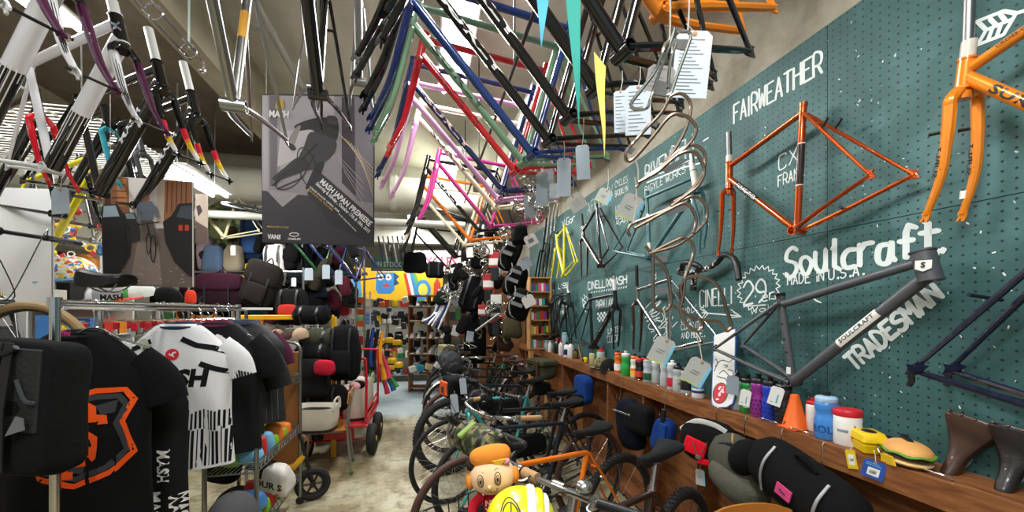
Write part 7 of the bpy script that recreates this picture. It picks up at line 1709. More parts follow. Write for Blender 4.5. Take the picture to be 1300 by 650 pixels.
cy0 = 2.62
tag(MB().box((CA - .13, cy1 + .04, .72), (.24, .03, .98), bev=.004).build('wooden_board', mat('#a8743f', .55, noise=.2, scale=6)), 'upright tan wooden board standing at the end of the wire cart', 'board')
q = random.Random(31)
ITEMS = [('green', '#7fb81e'), ('yellow', '#e5cf2a'), ('white', '#e4e2dc'), ('red', '#c92a2a'), ('light blue', '#6fb0d8'), ('black', '#1b1b1d'), ('orange', '#e07a26')]
for lv, (z, n, word) in enumerate(((.205, 12, 'bottom'), (.585, 14, 'middle'))):
    for i in range(n):
        y = cy0 + .08 + (cy1 - cy0 - .16) * ((i // 2) + .5) / (n / 2); x = CA - .08 - (i % 2) * .12; cn, cc = ITEMS[q.randrange(7)]; s = (q.uniform(.1, .15), q.uniform(.07, .1), q.uniform(.07, .15))
        ob = soft((x, y, z + s[2] * .5 + .008), s, rot(0, 0, q.uniform(-.4, .4)), .9, i, pw=.45, n=14, m=8).build('packet', mat(cc, .55)); tag(ob, 'crumpled %s packet on the %s shelf of the wire cart' % (cn, word), 'packet', '%s packets on the %s cart shelf' % (cn, word))
# white towel with lettering, blue bag, grey cap at the bottom
p = pk(352, 606, 2.72); o = thing('folded_towel', 'white folded towel with black lettering and red marks on the wire cart', 'towel', loc=p); R = RI @ rot(.3, .25, 0)
soft(p, (.22, .16, .2), R, .7, 2, pw=.5).build('cloth', cloth('#dcd9d4'), o)
mb = MB(); flat_text(mb, 'OUR S', p + R @ V((-.10, -.095, -.01)), R @ V((1, 0, 0)), R @ V((0, 0, 1)), w=.19, h=.05, bold=.06); mb.build('print_lettering', BKM, o)
for x, z in ((.06, -.05), (-.02, -.07), (.08, .0)): MB().prism([(-.02, -.008), (.02, 0), (.0, .012)], p + R @ V((x, -.093, z)), R @ V((1, 0, 0)), R @ V((0, 0, 1)), .002).build('print', mat('#d8404a', .8), o)
tag(soft(pk(318, 636, 2.5), (.18, .14, .12), RI, .9, 8, pw=.6).build('plastic_bag', mat('#3a78b8', .3, coat=.4)), 'crinkled blue plastic bag at the bottom of the wire cart', 'bag')
cap_hat('grey felt cap on the lowest visible level beside the blue plastic bag', pk(295, 660, 2.2), cloth('#55565a'), -1.8, 1.5)
bag('black padded case lying on the floor level left of the cart', 285, 590, 40, 40, 2.9, '#161617', 'case', straps=False)
# ---- balance bike
c0 = P(397, 635, Z=0); o = thing('balance_bike', 'small yellow balance bike with black spoked wheels beside the wire cart', 'balance bike', loc=c0)
dirb = V((-.75, -.45, 0)).normalized(); latb = V((0, 0, 1)).cross(dirb); r = .135
for k in (0, .52):
    c = c0 + dirb * k + V((0, 0, r)) if k else c0 + V((0, 0, r)); ax = latb if k else V((.3, -1, 0)).normalized()
    MB().torus(c, ax, r - .027, .027, 36, 10).build('tyre', RUBBER, o); MB().torus(c, ax, r - .055, .012, 32, 8).build('rim', BKM, o)
    x, y, d = basis(ax); mb = MB().cyl(c - d * .03, c + d * .03, .022, 14)
    for i in range(6): a = i * PI / 3; mb.tube([c, c + (x * math.cos(a) + y * math.sin(a)) * (r - .05)], .009, 6)
    mb.build('spoke_hub', BKM, o)
YB = paint('#e0a812'); h0 = c0 + V((0, 0, r)) + dirb * .02
MB().tube(cr([c0 + dirb * .52 + V((0, 0, r)), c0 + dirb * .4 + V((0, 0, .26)), c0 + dirb * .16 + V((0, 0, .30)), c0 + dirb * .07 + V((0, 0, .38))], 5), [.02] * 5 + [.026] * 6 + [.018] * 5, 10, flat=1.4).build('frame_beam', YB, o)
MB().tube([c0 + V((0, 0, r)), c0 + dirb * .05 + V((0, 0, .36)), c0 + dirb * .10 + V((0, 0, .56))], .014, 8).build('fork', BKM, o)
hb = c0 + dirb * .10 + V((0, 0, .56)); MB().cyl(hb - latb * .17, hb + latb * .17, .011, 8).build('handlebar', BKM, o)
for s in (-1, 1): MB().cyl(hb + latb * (s * .10), hb + latb * (s * .18), .017, 10).build('grip', mat('#7a5a42', .6), o)
sd_ = c0 + dirb * .36 + V((0, 0, .38)); MB().ell(sd_, (.1, .06, .025), rot(0, 0, math.atan2(dirb.y, dirb.x)), n=18).cyl(sd_ - V((0, 0, .13)), sd_, .013, 8).build('saddle', BKM, o)
# ---- chair with canvas tote, wagon
school_chair('plywood school chair with green foot caps carrying the canvas tote in the aisle', (-.93, 4.12, 0), -1.45)
def canvas_tote(label, c, wd, dp, hh, R, dark=True):
    c = V(c); o = thing('canvas_tote', label, 'basket', loc=c); CV = mat('#cfc9ba', .9, bump=.2, scale=90); rings = []
    for z, k in ((0, .86), (.01, .9), (hh * .5, .97), (hh, 1.0), (hh - .004, .97), (hh * .5, .93), (.03, .86)):
        rings.append([c + R @ V((wd / 2 * k * math.copysign(abs(math.cos(a)) ** .55, math.cos(a)), dp / 2 * k * math.copysign(abs(math.sin(a)) ** .55, math.sin(a)), z)) for a in [i * 2 * PI / 36 for i in range(36)]])
    MB().loft(rings).build('canvas_body', CV, o, ang=1.0)
    MB().loft([[p + V((0, 0, .002)) for p in [c + R @ V((wd / 2 * .925 * math.copysign(abs(math.cos(a)) ** .55, math.cos(a)), dp / 2 * .925 * math.copysign(abs(math.sin(a)) ** .55, math.sin(a)), z)) for a in [i * 2 * PI / 36 for i in range(36)]]] for z in (0, .025)]).build('dark_base', BKM, o)
    for s in (-1, 1): MB().tube(cr([c + R @ V((s * wd * .49, -dp * .22, hh - .03)), c + R @ V((s * wd * .5, -dp * .16, hh + .06)), c + R @ V((s * wd * .5, dp * .16, hh + .06)), c + R @ V((s * wd * .49, dp * .22, hh - .03))], 5), .017, 8, flat=.5).build('rope_handle', CV, o)
    MB().loft([[c + R @ V((wd / 2 * k * math.copysign(abs(math.cos(a)) ** .55, math.cos(a)), dp / 2 * k * math.copysign(abs(math.sin(a)) ** .55, math.sin(a)), hh * .72 + zz)) for a in [i * 2 * PI / 24 for i in range(24)]] for k, zz in ((.92, 0), (.6, .03), (.1, .045))]).build('contents', BKM, o)
    return o
canvas_tote('oval cream canvas tote with rope handles standing on the school chair', (-1.0, 4.0, .438), .42, .3, .22, rot(0, 0, -.2))
RW = paint('#c01d28', .3); o = thing('wagon', 'red steel wagon with yellow hubbed black wheels behind the school chair', 'wagon', loc=(-.85, 4.8, 0))
MB().box((-.88, 4.85, .36), (.62, 1.1, .03), bev=.005).build('bed', RW, o)
for x in (-.59, -1.17):
    for z in (.42, .5): MB().cyl((x, 4.3, z), (x, 5.4, z), .012, 8).build('side_rail', RW, o)
for y in (4.32, 5.38):
    MB().tube(cr([(-.59, y, .36), (-.59, y, .98), (-.66, y, 1.05), (-1.1, y, 1.05), (-1.17, y, .98), (-1.17, y, .36)], 3), .014, 8).build('end_frame', RW, o)
for x, sx in ((-.55, 1), (-1.2, -1)):
    for y in (4.5, 5.0):
        MB().torus((x, y, .17), (1, 0, 0), .12, .05, 36, 10, flat=.85).build('tyre', RUBBER, o); MB().lathe([(.085, -.03), (.09, 0), (.075, .028), (.03, .03), (.028, .045), (.01, .05)], (x, y, .17), (sx, 0, 0), 20).build('wheel_hub', mat('#e3b812', .4), o)
for y in (4.5, 5.0): MB().cyl((-1.2, y, .17), (-.55, y, .17), .012, 8).box((-.88, y, .27), (.3, .05, .16)).build('axle', RW, o)
canvas_tote('cream canvas tote nearer the handle frame on the red wagon', (-.74, 4.62, .377), .26, .36, .34, rot(0, 0, .05)); canvas_tote('cream canvas tote further back on the red wagon', (-.74, 5.05, .377), .26, .36, .34, rot(0, 0, -.05))
for i, (x, y, cc) in enumerate(((-.74, 4.58, '#d9a0a8'), (-.74, 5.0, '#e8e4dc'), (-.72, 4.68, '#20201f'), (-.76, 5.1, '#c43a4a'))):
    tag(MB().ell((x, y, .72), (.06, .08, .05), rot(0, .2, i), n=14).build('rolled_sock', cloth(cc)), ('pink', 'white', 'black', 'red')[i] + ' rolled garment on top of a wagon tote', 'garment')
bag('dark bundle of bags piled on the wagon bed', 425, 490, 50, 40, 5.0, '#1a1a1c', 'bundle', straps=False)
# ---- white wire grid panel with packs
t = 5.95; a, b = pk(368, 372, t), pk(470, 372, t); zt, zb = P(420, 372, t=t).z, .05; ex = (b - a); o = thing('wire_grid_panel', 'white wire grid panel full of packed accessories beside the aisle', 'display panel', loc=(a.x, a.y, 0)); GWW = mat('#cfd0cd', .4, .3)
mb = MB(); n = 18
for i in range(n + 1): p = a + ex * (i / n); mb.cyl((p.x, p.y, zb), (p.x, p.y, zt), .0028, 5, r2=.0028)
mb.build('upright_wires', GWW, o); mb = MB()
for i in range(30): z = zb + (zt - zb) * i / 29; mb.cyl((a.x, a.y, z), (b.x, b.y, z), .0028, 5)
mb.build('cross_wires', GWW, o)
for p in (a, b): MB().cyl((p.x, p.y, 0), (p.x, p.y, zt + .02), .011, 8).build('frame_post', GWW, o)
OT = plastic('#e8641e'); f = FACE
def pack(label, u, v, w, h, t, c, group=None, name='blister_pack', hdr=None, cat='pack'):
    p = pk(u, v, t); k = t / F; o = thing(name, label, cat, loc=p, group=group)
    MB().box(p, (w * k, .006, h * k), RI, bev=.001).build('backing_card', mat(hdr or '#e4e2dc', .6), o); soft(p + f * .02 - V((0, 0, h * k * .1)), (w * k * .75, .035, h * k * .6), RI, 1, int(u), pw=.5, n=12, m=6).build('item', mat(c, .45), o)
    return o
for i, (u, v) in enumerate(((457, 381), (457, 396), (456, 411))): tag(MB().box(pk(u, v, 5.8), (.13, .01, .085), RI, bev=.002).build('price_card', OT), ('topmost', 'middle', 'lowest')[i] + ' orange price card on the white wire grid', 'card')
for i, (u, v, w_, h_, cc) in enumerate(((437, 391, 20, 22, '#c3283c'), (420, 384, 14, 18, '#5c6a50'), (421, 372, 12, 12, '#d9d8d4'), (440, 376, 14, 12, '#cc3346'), (447, 430, 12, 16, '#d8d4cc'), (459, 430, 10, 18, '#b52a3a'), (460, 455, 10, 18, '#e0ded8'), (448, 474, 12, 20, '#3c3c40'), (459, 480, 10, 18, '#8a8d90'), (440, 408, 12, 12, '#26262a'))):
    pack(('red glove pack in the middle of the wire grid', 'olive pack left of the red glove pack', 'small white pack at the top of the wire grid', 'small red pack above the glove pack', 'pale pack beside the black rucksack', 'dark red pack at the grid edge', 'white pack at the grid edge below the red one', 'dark pack low on the wire grid', 'grey pack low at the grid edge', 'black pack under the red glove pack')[i], u, v, w_, h_, 5.85, cc)
# ---- colourful strap-on mudguards hanging in a bunch
bunch = [(468, 418, 466, 470, '#17171a'), (474, 416, 470, 466, '#1f3f8a'), (480, 418, 474, 470, '#18181a'), (486, 420, 482, 462, '#e59a1e'), (470, 440, 476, 486, '#2f8a3e'), (476, 446, 488, 482, '#e59a22'), (482, 444, 494, 480, '#e0406a'), (488, 470, 504, 492, '#2f8a3e'), (484, 468, 500, 496, '#2a62b8'), (478, 466, 492, 500, '#d83a5e'), (464, 478, 468, 520, '#3a9a4a'), (470, 484, 474, 524, '#c8283a')]
BN = ['black', 'dark blue', 'black', 'amber', 'green', 'amber', 'pink', 'green', 'blue', 'pink', 'green', 'red']
for i, (u0, v0, u1, v1, cc) in enumerate(bunch):
    t = 5.2 + .03 * i; a, b = pk(u0, v0, t), pk(u1, v1, t); m_ = mix(a, b, .55) + V((.03 if u1 > u0 + 6 else -.02, 0, -.03)); pts = cr([a, m_, b], 6); rg = []
    for k, p in enumerate(pts):
        tt = (pts[min(k + 1, len(pts) - 1)] - pts[max(k - 1, 0)]).normalized(); sd = tt.cross(FACE).normalized() * (.02 + .022 * k / len(pts)); rg.append([p - sd, p + FACE * .012, p + sd, p + FACE * .006])
    tag(MB().loft(rg).build('clip_mudguard', plastic(cc, .35)), '%s plastic clip-on mudguard hanging in the colourful bunch' % BN[i], 'mudguard', 'clip-on mudguards, %s' % BN[i])
# yellow helmets/baskets
for i, (u, v) in enumerate(((484, 434), (494, 432), (504, 435), (498, 458), (506, 463), (498, 466))):
    p = pk(u, v, 6.2); o = thing('pedal_box', ('yellow case left in the upper yellow row', 'yellow case in the middle of the upper yellow row', 'yellow case right in the upper yellow row', 'yellow case on top of the lower yellow pile', 'yellow case at the right of the lower yellow pile', 'yellow case at the bottom of the lower yellow pile')[i], 'case', loc=p)
    soft(p, (.14, .12, .09), RI, 1, i, pw=.5, n=16, m=8).build('shell', mat('#e0b010', .4), o); MB().box(p - V((0, 0, .05)), (.12, .1, .035), RI, bev=.01).build('base', BKM, o)
# ---- wooden shoe shelf at the end of the aisle
t = 7.6; a, b = pk(519, 470, t), pk(566, 470, t); o = thing('shoe_shelf', 'open wooden shelf with shoes and boxes at the end of the aisle', 'shelf', loc=(mix(a, b, .5).x, mix(a, b, .5).y, 0)); ex = (b - a); ez = math.atan2(ex.y, ex.x); RW_ = rot(0, 0, ez); c0 = mix(a, b, .5); Lw = ex.length
W2 = mat('#8a5a30', .55, noise=.2, scale=6)
for s in (-.5, .0, .5): p = c0 + RW_ @ V((s * Lw, .14, 0)); MB().box((p.x, p.y, .93), (.025, .3, 1.85), RW_).build('upright', W2, o)
lv = [.08, .38, .72, 1.02, 1.34, 1.62, 1.84]
for z in lv: p = c0 + RW_ @ V((0, .14, 0)); MB().box((p.x, p.y, z), (Lw, .3, .022), RW_).build('shelf_board', W2, o)
def shoe(label, p, R, c, s=1.0, group=None):
    o = thing('shoe', label, 'shoe', loc=p, group=group); p = V(p); E = lambda x, y, z: p + R @ V((x * s, y * s, z * s))
    MB().loft([[E(-.045 * k, y, z), E(.045 * k, y, z), E(.04 * k, y, z + .02), E(-.04 * k, y, z + .02)] for y, k, z in ((-.14, .6, 0), (-.1, .95, 0), (0, .9, 0), (.1, .75, 0), (.14, .6, 0))]).build('sole', WHITE, o)
    MB().loft([[E(-.036 * k, y, .02), E(.036 * k, y, .02), E(.03 * k, y, h), E(-.03 * k, y, h)] for y, k, h in ((-.13, .6, .04), (-.08, 1, .06), (0, .95, .09), (.06, .8, .11), (.13, .65, .11))]).build('upper', mat(c, .7), o)
    return o
q = random.Random(41)
for li, z in enumerate(lv[1:6]):
    for k in range(6):
        p = c0 + RW_ @ V(((-.42 + .168 * k) * Lw, .08, 0)); cc = ('#e6e4de', '#1b1b1d', '#d8d4cc', '#26262a', '#b9b4aa')[q.randrange(5)]
        shoe('small shoe standing on the wooden shoe shelf', (p.x, p.y, z + .012), RW_ @ rot(0, 0, q.uniform(-.2, .2)), cc, .95, 'shoes on the wooden shoe shelf')
for k, (x, cc) in enumerate(((-.38, '#e3dfd2'), (-.18, '#2a8fae'), (.05, '#c9b08a'), (.3, '#d8d6d0'))):
    p = c0 + RW_ @ V((x * Lw, -.05, 0)); tag(MB().box((p.x, p.y, .45 + .02 * k), (.13, .16, .11), RW_ @ rot(0, .3 * (k - 1), .4), bev=.01).build('shoe_box', mat(cc, .7)), ('cream', 'blue', 'tan', 'white')[k] + ' box thrown on the low board of the shoe shelf', 'box')
# ---- yellow banner with blue face artwork (plain generic shapes), hand lettered IN STOCK board
t = 8.4; o = sheet('banner', 'bright yellow banner with simple blue face and striped shapes across the back', 'banner', [(446, 338), (562, 348), (562, 383), (446, 379)], t, mat('#e8b41a', .7)); pr = Print(o, t)
pr.poly([(478, 346), (500, 346), (501, 368), (496, 373), (480, 373), (477, 367)], ink('#3a86c0'), sm=False)
for u in (483, 493): pr.poly([(u + 4 * math.cos(k * PI / 8), 352 + 4 * math.sin(k * PI / 8)) for k in range(16)], ink('#e8e8e4')); pr.poly([(u + 1.6 * math.cos(k * PI / 6), 352 + 1.6 * math.sin(k * PI / 6)) for k in range(12)], ink('#a03a2a'))
pr.poly([(485, 364), (491, 359), (495, 364)], ink('#c83a2a')); pr.poly([(500, 346), (507, 351), (503, 355), (507, 360), (500, 363)], ink('#27467a'))
for i, cc in enumerate(('#c8402c', '#e8e4d8', '#3a86c0', '#5aa04a')): pr.poly([(512 + i * 4, 347), (516 + i * 4, 347), (527 + i * 4, 382), (520 + i * 4, 382)], ink(cc))
pr.poly([(537 + 10 * math.cos(k * PI / 10), 368 + 13 * math.sin(k * PI / 10)) for k in range(20)], ink('#3a86c0')); pr.poly([(537 + 6 * math.cos(k * PI / 10), 368 + 8 * math.sin(k * PI / 10)) for k in range(20)], ink('#d8d04a')); pr.poly([(550, 382), (551, 360), (555, 352), (559, 360), (560, 382)], ink('#c8402c')); pr.poly([(447, 345), (456, 345), (460, 378), (447, 378)], ink('#4a9ac8'))
t = 6.4; o = sheet('in_stock_board', 'green board hand lettered in stock hanging below the race poster', 'sign', [(471, 326), (515, 327), (515, 344), (471, 344)], t, mat('#4f7f74', .8), .01); pr = Print(o, t); pr.text('IN STOCK', (478, 338.5), (510, 339), 6.5, mat('#d8e4e0', .9), .03); pr.line([(476, 341.5), (512, 342)], .01, mat('#d8e4e0', .9))
t = 8.6; o = sheet('shop_banner', 'pale pink and white lettered banner hanging at the back of the shop', 'banner', [(525, 318), (585, 318), (585, 344), (525, 344)], t, mat('#f3dfe2', .5)); pr = Print(o, t); pr.text('CYCLES', (530, 338), (580, 338), 12, ink('#d8486a'), .05)  # plain pale pink sheet with darker pink print
for i in range(6): o_ = MB().tube([pk(480 + i * 6, 300, 6.0), pk(486 + i * 6, 332, 6.0)], .011, 8).build('hanging_tube', (BLUE, WHT, BLK, WHT, BLK, BLUE)[i]); tag(o_, ('royal blue', 'white', 'black', 'white', 'black', 'royal blue')[i] + ' tube hanging in the row above the in stock board', 'tube', ('blue', 'white', 'black', 'white', 'black', 'blue')[i] + ' tubes above the in stock board')
bag('black saddle bag hanging above the yellow banner', 527, 333, 30, 26, 6.0, '#151517', 'saddle_bag', straps=False); bag('black bag with buckle right of the hanging saddle bag', 552, 342, 24, 20, 5.8, '#191a1c', 'saddle_bag')
# ---- stock shelves along the back and the left
def stock(label, x0, x1, y, z0, z1, rows, seed, word, face='Y', mm=None, per=.16, fill=.85):
    q = random.Random(seed); o = thing('stock_shelf', label, 'shelf', loc=((x0 + x1) / 2, y, 0) if face == 'Y' else (y, (x0 + x1) / 2, 0)); mm = mm or STEEL
    T_ = (lambda a, d, z: V((a, y + d, z))) if face == 'Y' else (lambda a, d, z: V((y - d, a, z)))
    sz = (lambda a, d, z: (a, d, z)) if face == 'Y' else (lambda a, d, z: (d, a, z))
    for a in (x0, x1, (x0 + x1) / 2): MB().box(T_(a, .2, z1 / 2), sz(.04, .4, z1)).build('upright', mm, o, smooth=False)
    dz = (z1 - z0) / rows
    for r in range(rows + 1): MB().box(T_((x0 + x1) / 2, .2, z0 + dz * r), sz(x1 - x0, .4, .02)).build('shelf_board', mm, o, smooth=False)
    for r in range(rows):
        a = x0 + .05
        while a < x1 - .12:
            w_ = q.uniform(per * .6, per * 1.4); h_ = q.uniform(.35, fill) * (dz - .05); c = PAL[q.randrange(len(PAL))]; cen = T_(a + w_ / 2, q.uniform(.06, .14), z0 + dz * r + .011 + h_ / 2); k = q.random()
            if k < .55: ob = MB().box(cen, sz(w_ * .94, .16, h_), bev=.004).build('carton', mat(c, .55)); nm, ct = 'carton', 'box'
            elif k < .8: ob = soft(cen, sz(w_ * .95, .18, h_), rot(), .9, r, pw=.5, n=14, m=8).build('soft_pack', cloth(c)); nm, ct = 'soft pack', 'pack'
            else: ob = MB().lathe([(w_ * .36, -h_ / 2), (w_ * .4, -h_ / 2 + .01), (w_ * .4, h_ * .3), (w_ * .25, h_ * .4), (w_ * .25, h_ / 2)], cen, n=14).build('canister', mat(c, .4)); nm, ct = 'canister', 'bottle'
            tag(ob, 'small %s among the stock on the %s' % (nm, word), ct, '%ss on the %s' % (nm, word)); a += w_ + .01
    return o
stock('steel shelf packed with small stock behind the yellow cases', -1.75, .15, 9.0, .15, 2.0, 5, 51, 'shelf behind the yellow cases', per=.17)
stock('wooden shelf packed with stock at the far right end', .3, 1.5, 9.6, .15, 2.1, 5, 52, 'far wooden shelf', mm=W2, per=.15)
stock('white shelf along the back wall behind the rucksacks', -4.6, -2.0, 8.2, .3, 2.6, 5, 53, 'back wall shelf behind the rucksacks', mm=WHITE, per=.24)
stock('white shelf along the left wall packed with stock', 4.2, 7.8, -4.72, .3, 2.5, 5, 54, 'left wall shelf', face='X', mm=WHITE, per=.3)
stock('steel shelf at mid height behind the roll bags', -2.6, -1.35, 5.9, .1, 1.9, 4, 55, 'steel shelf behind the roll bags', per=.2)

# ---- small dark pouches filling the gaps of the bag racks, and loose bits between the hanging accessories
q = random.Random(77); KN = (('black', '#17171a'), ('charcoal', '#2b2d31'), ('navy', '#1c2436'), ('brown', '#33261e'), ('olive', '#3b3a2c'), ('wine red', '#4a1726'))
for i in range(95):
    u, v = q.uniform(228, 452), q.uniform(296, 402); t = q.uniform(4.75, 5.7); kn, c = KN[(0, 0, 0, 1, 1, 2, 3, 4, 5)[q.randrange(9)]]; k = t / F; w_, h_ = q.uniform(9, 22), q.uniform(12, 30)
    ob = soft(pk(u, v, t), (w_ * k, .12, h_ * k), RI @ rot(0, q.uniform(-.5, .5), 0), q.uniform(.6, 1), i, pw=.6, n=14, m=8).build('pouch', cloth(c)); tag(ob, 'small %s pouch among the bags on the display racks' % kn, 'bag', '%s pouches on the bag racks' % kn)
for i in range(70):
    u, v = q.uniform(470, 565), q.uniform(378, 470); t = q.uniform(7.0, 7.5) if u < 518 else 7.9; kn, c = (('black', '#161618'), ('white', '#dcdad4'), ('orange', '#d8641e'), ('dark grey', '#3a3c40'), ('black', '#161618'))[q.randrange(5)]; k = t / F
    ob = MB().box(pk(u, v, t), (q.uniform(5, 9) * k, .05, q.uniform(5, 10) * k), RI @ rot(0, q.uniform(-.3, .3), 0), bev=.01).build('packed_part', mat(c, .5)); tag(ob, 'small %s packed part hanging at the end of the aisle' % kn, 'pack', '%s packed parts at the end of the aisle' % kn)
# ================================================================== accessories hanging between the frames and the bookcase
def pannier(label, u, v, w, h, t, tilt=.35, c='#151516'):
    k = t / F; ct = pk(u, v, t); R = RI @ rot(0, tilt, 0); sz = (w * k, .12, h * k); o = thing('pannier', label, 'bag', loc=ct)
    soft(ct, sz, R, .9, int(u), pw=.5, n=20, m=10).build('body', cloth(c), o); Q = lambda x, z, y=-.075: ct + R @ V((x * sz[0], y, z * sz[2]))
    for z in (.25, -.05): MB().box(Q(-.12, z), (sz[0] * .5, .012, sz[2] * .13), R, bev=.003).build('silver_strap', STEEL, o)
    MB().tube(cr([Q(-.45, .5, 0), Q(-.3, .2), Q(-.42, -.1), Q(-.2, -.45), Q(.2, -.5, 0)], 5), .006, 6).build('wire_rail', CHROME, o); return o
pannier('black pannier with silver straps, uppermost of the hanging three', 648, 322, 26, 40, 3.3); pannier('black pannier with silver straps, middle of the hanging three', 655, 356, 28, 38, 3.2); pannier('black pannier with silver straps, lowest of the hanging three', 660, 386, 30, 38, 3.1)
bag('small black pouch hanging under the ball of wire cages', 660, 298, 20, 24, 3.0, '#141416', 'pouch', straps=False)
for i, (u, v, t, lb) in enumerate(((674, 305, 2.9, 'white square tag hanging beside the small black pouch'), (671, 382, 2.9, 'white tag at the lowest black pannier'), (667, 334, 3.0, 'grey tag between the black panniers'))): card(lb, pk(u, v, t), .09, .085, (mat('#cfcdc8', .7), WHITE, BG)[i], .5, face=(-SN, -CS), parts=((-.25, -.2, .2, .15, INK),) if i == 0 else (), string=pk(u + 1, v - 18, t))
def wire_ball(label, u, v, r, t, n, seed, m, wd=.0035):
    q = random.Random(seed); c = pk(u, v, t); o = thing('bottle_cage', label, 'bottle cage', loc=c)
    for i in range(n):
        a = V((q.uniform(-1, 1), q.uniform(-1, 1), q.uniform(-1, 1))).normalized(); b = V((q.uniform(-1, 1), q.uniform(-1, 1), q.uniform(-1, 1))); b = (b - a * b.dot(a)).normalized(); R_ = r * t / F
        cc = c + V((q.uniform(-.25, .25), q.uniform(-.2, .2), q.uniform(-.35, .35))) * R_
        MB().tube(cr([cc + a * R_ * .8 * math.cos(k * PI / 5) + b * R_ * (.45 + .1 * (k % 3)) * math.sin(k * PI / 5) for k in range(10)], 4, cyc=True), wd, 6, cyc=True).build('wire_loop', m, o)
    return o
CW = metal('#c9c7c2', .2)
for i, (u, v, r, t, n) in enumerate(((672, 236, 18, 2.1, 4), (684, 252, 18, 2.15, 4), (678, 268, 16, 2.2, 4), (694, 246, 15, 2.25, 4), (655, 262, 14, 2.4, 4))): wire_ball('tangled chrome wire cages in the ball beside the blue-grey tags', u, v, r, t, n, i, CW).__setitem__('group', 'chrome cages in the hanging ball')
for l in list(LAB):
    if l.startswith('tangled chrome wire'): LAB[l] = 'chrome cages in the hanging ball'
wire_ball('magenta coated wire cage behind the ball of chrome cages', 682, 277, 11, 2.5, 5, 9, plastic('#c8285a'))
wire_ball('small chrome wire cage above the black panniers', 640, 296, 12, 3.0, 5, 10, CW, .003)
for i, (u, v, r, t) in enumerate(((577, 345, 13, 4.6), (585, 368, 14, 4.5), (572, 372, 12, 4.7), (594, 340, 12, 4.6), (626, 392, 12, 3.9), (612, 318, 13, 4.0))): wire_ball(('chrome rack parts hanging above the white and blue fork blades', 'chrome parts hanging right above the black shoulder bag', 'chrome parts hanging beside the yellow banner', 'chrome parts hanging under the orange cross frame', 'chrome parts hanging below the red cards', 'chrome parts hanging next to the uppermost pannier')[i], u, v, r, t, 7, 20 + i, CW, .006)
def hang_card(label, u, v, w, h, t, c1, c2):
    p = pk(u, v, t); k = t / F; o = thing('header_card', label, 'pack', loc=p); MB().box(p, (w * k, .02, h * k), RI, bev=.003).build('card', mat(c1, .6), o)
    MB().box(p + FACE * .011 + V((0, 0, -h * k * .12)), (w * k * .96, .004, h * k * .42), RI).build('print', mat(c2, .6), o); MB().box(p + FACE * .02 - V((0, 0, h * k * .9)), (w * k * .7, .04, h * k * .9), RI, bev=.01).build('item', BKM, o); return o
hang_card('red and white header card of a black accessory, upper one', 628, 330, 15, 20, 4.0, '#b3202c', '#e6e2dc'); hang_card('red and white header card of a black accessory, lower one', 620, 358, 14, 20, 4.1, '#b3202c', '#e6e2dc'); hang_card('red and white header card at the bottom of the hanging packs', 614, 394, 14, 14, 4.2, '#b3202c', '#e6e2dc')
hang_card('white card with black clips hanging left of the bookcase', 630, 388, 14, 28, 3.9, '#d9d8d4', '#2a2a2c')
bag('black shoulder bag hanging in the middle of the accessories', 600, 372, 30, 44, 4.4, '#131315', 'shoulder_bag', lean=.3); bag('dark hooded cover hanging over the far bicycles', 603, 432, 30, 54, 5.2, '#101012', 'garment_bag', straps=False); bag('black tool case with rounded corners hanging among accessories', 606, 330, 18, 20, 4.5, '#17171a', 'case', straps=False)
bag('dark green pouch hanging left of the white fork blades', 562, 378, 18, 18, 5.0, '#153326', 'pouch', straps=False)
for i in range(6):
    u = 572 - i * 4; a, m_, b = pk(u + 6, 352 + i * 3, 4.9 + .05 * i), pk(u, 382 + i * 3, 4.9 + .05 * i), pk(u - 16, 418 - i * 2, 4.9 + .05 * i)
    tag(MB().tube(cr([a, m_, b], 6), [.017] * 7 + [.014] * 4 + [.011] * 2, 8).build('fork_blade', (WHT, BLUE, WHT, WHT, BLUE, WHT)[i]), ('white', 'blue', 'white', 'white', 'blue', 'white')[i] + ' curved fork blade hanging in the bunch before the shoe shelf', 'fork blade', ('white', 'blue', 'white', 'white', 'blue', 'white')[i] + ' fork blades before the shoe shelf')
tag(MB().tube([pk(604, 420, 3.8), pk(634, 398, 3.7)], .012, 10).build('seatpost', SILV), 'silver seatpost lying slanted under the white clip card', 'seatpost'); tag(MB().tube([pk(622, 410, 3.75), pk(652, 395, 3.7)], .008, 8).build('pump', mat('#b01d2c', .35)), 'red mini pump hanging slanted beside the silver seatpost', 'pump')
tag(MB().box((pk(612, 440, 6.6).x, 6.5, 1.0), (.12, .12, 2.0), bev=.01).build('wooden_post', mat('#7a4e2c', .6, noise=.2, scale=5)), 'brown wooden post behind the far bicycles', 'post')
bag('olive canvas bag folded below the red mini pump', 650, 415, 26, 26, 3.9, '#4c4632', 'bag', straps=False); bag('brown leather pannier hanging by the bookcase', 640, 430, 20, 28, 4.2, '#3a2a20', 'pannier', straps=False)
for i, (u, v, c) in enumerate(((596, 462, '#2aa0b8'), (640, 468, '#1f8a5a'))): cap_hat(('turquoise beanie lying on a far bicycle', 'green cap lying among the far bicycles')[i], pk(560 if i == 0 else 640, 450 if i == 0 else 470, 6.2), cloth(c), -1.8, 1.1)
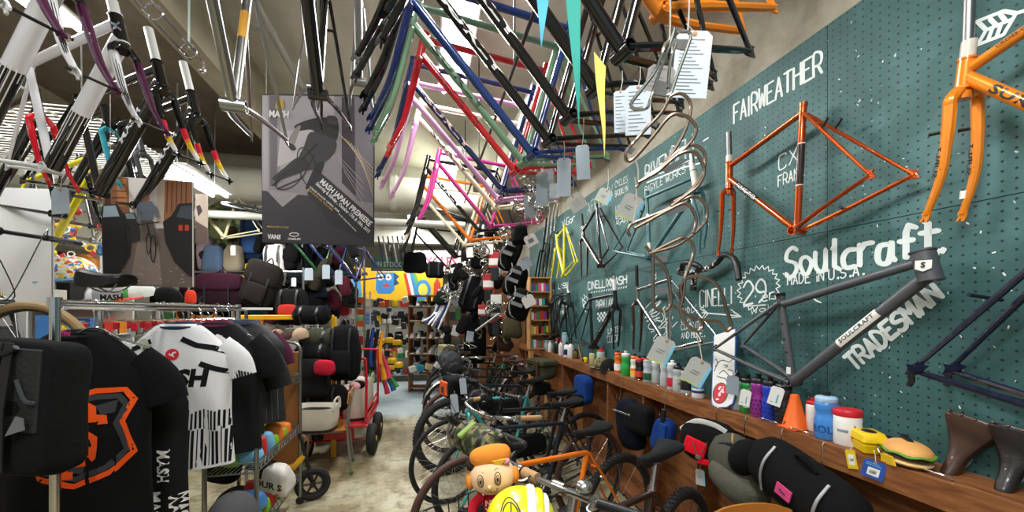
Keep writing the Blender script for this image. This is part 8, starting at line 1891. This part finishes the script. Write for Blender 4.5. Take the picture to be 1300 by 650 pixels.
for i, (u, v, c, lb) in enumerate(((588, 490, BG, 'grey blue tag tied to a dark bicycle handlebar'), (612, 512, mat('#cdd6dc', .8), 'pale tag tied beside the orange bag pocket'), (577, 512, BG, 'long pale tag hanging at the fat tyred bicycle'))): card(lb, pk(u, v, 3.0 - .2 * i), .05, .12, c, .1, face=(-SN, -CS), string=pk(u, v - 16, 3.0 - .2 * i))
for i, (x, y, c) in enumerate(((1.35, 6.9, '#3a3c40'), (1.2, 7.3, '#20201f'), (.9, 7.6, '#4a2a20'))): block_bag(('grey crate bag on the floor past the last bicycle', 'black crate bag on the floor past the last bicycle', 'brown crate bag on the floor past the last bicycle')[i], (x, y, .2), (.35, .3, .4), rot(), cloth(c))
stock('low wooden shelf with parts beyond the bookcase', 6.75, 8.6, 1.72, .1, 2.2, 6, 61, 'low shelf beyond the bookcase', face='X', mm=W2, per=.17)

q = random.Random(88)
for i in range(75):
    v = q.uniform(288, 440); u = q.uniform(566 + max(0, (330 - v)) * .9, 640 + (v - 288) * .12); t = q.uniform(3.9, 5.2); k = t / F; j = i % 5
    if j < 2: ob = soft(pk(u, v, t), (q.uniform(8, 16) * k, .08, q.uniform(10, 24) * k), RI @ rot(0, q.uniform(-.7, .7), 0), .8, i, pw=.6, n=14, m=8).build('pouch', cloth('#141416')); tag(ob, 'small black accessory pouch in the hanging cluster left of the bookcase', 'bag', 'black pouches in the hanging cluster')
    elif j < 4:
        mb = MB(); c = pk(u, v, t); a = q.uniform(0, 3); mb.tube(cr([c + rot(0, a, q.uniform(0, 3)) @ V((math.cos(g) * .07, 0, math.sin(g) * .035)) for g in [n * PI / 4 for n in range(8)]], 3, cyc=True), .005, 6, cyc=True); ob = mb.build('wire_bracket', CW); tag(ob, 'small chrome bracket in the hanging cluster left of the bookcase', 'bracket', 'chrome brackets in the hanging cluster')
    else: ob = MB().box(pk(u, v, t), (9 * k, .012, 13 * k), RI @ rot(0, q.uniform(-.4, .4), 0), bev=.002).build('tag_card', BG if i % 2 else WHITE); tag(ob, 'small %s card in the hanging cluster left of the bookcase' % ('blue grey' if i % 2 else 'white'), 'tag', '%s cards in the hanging cluster' % ('blue grey' if i % 2 else 'white'))
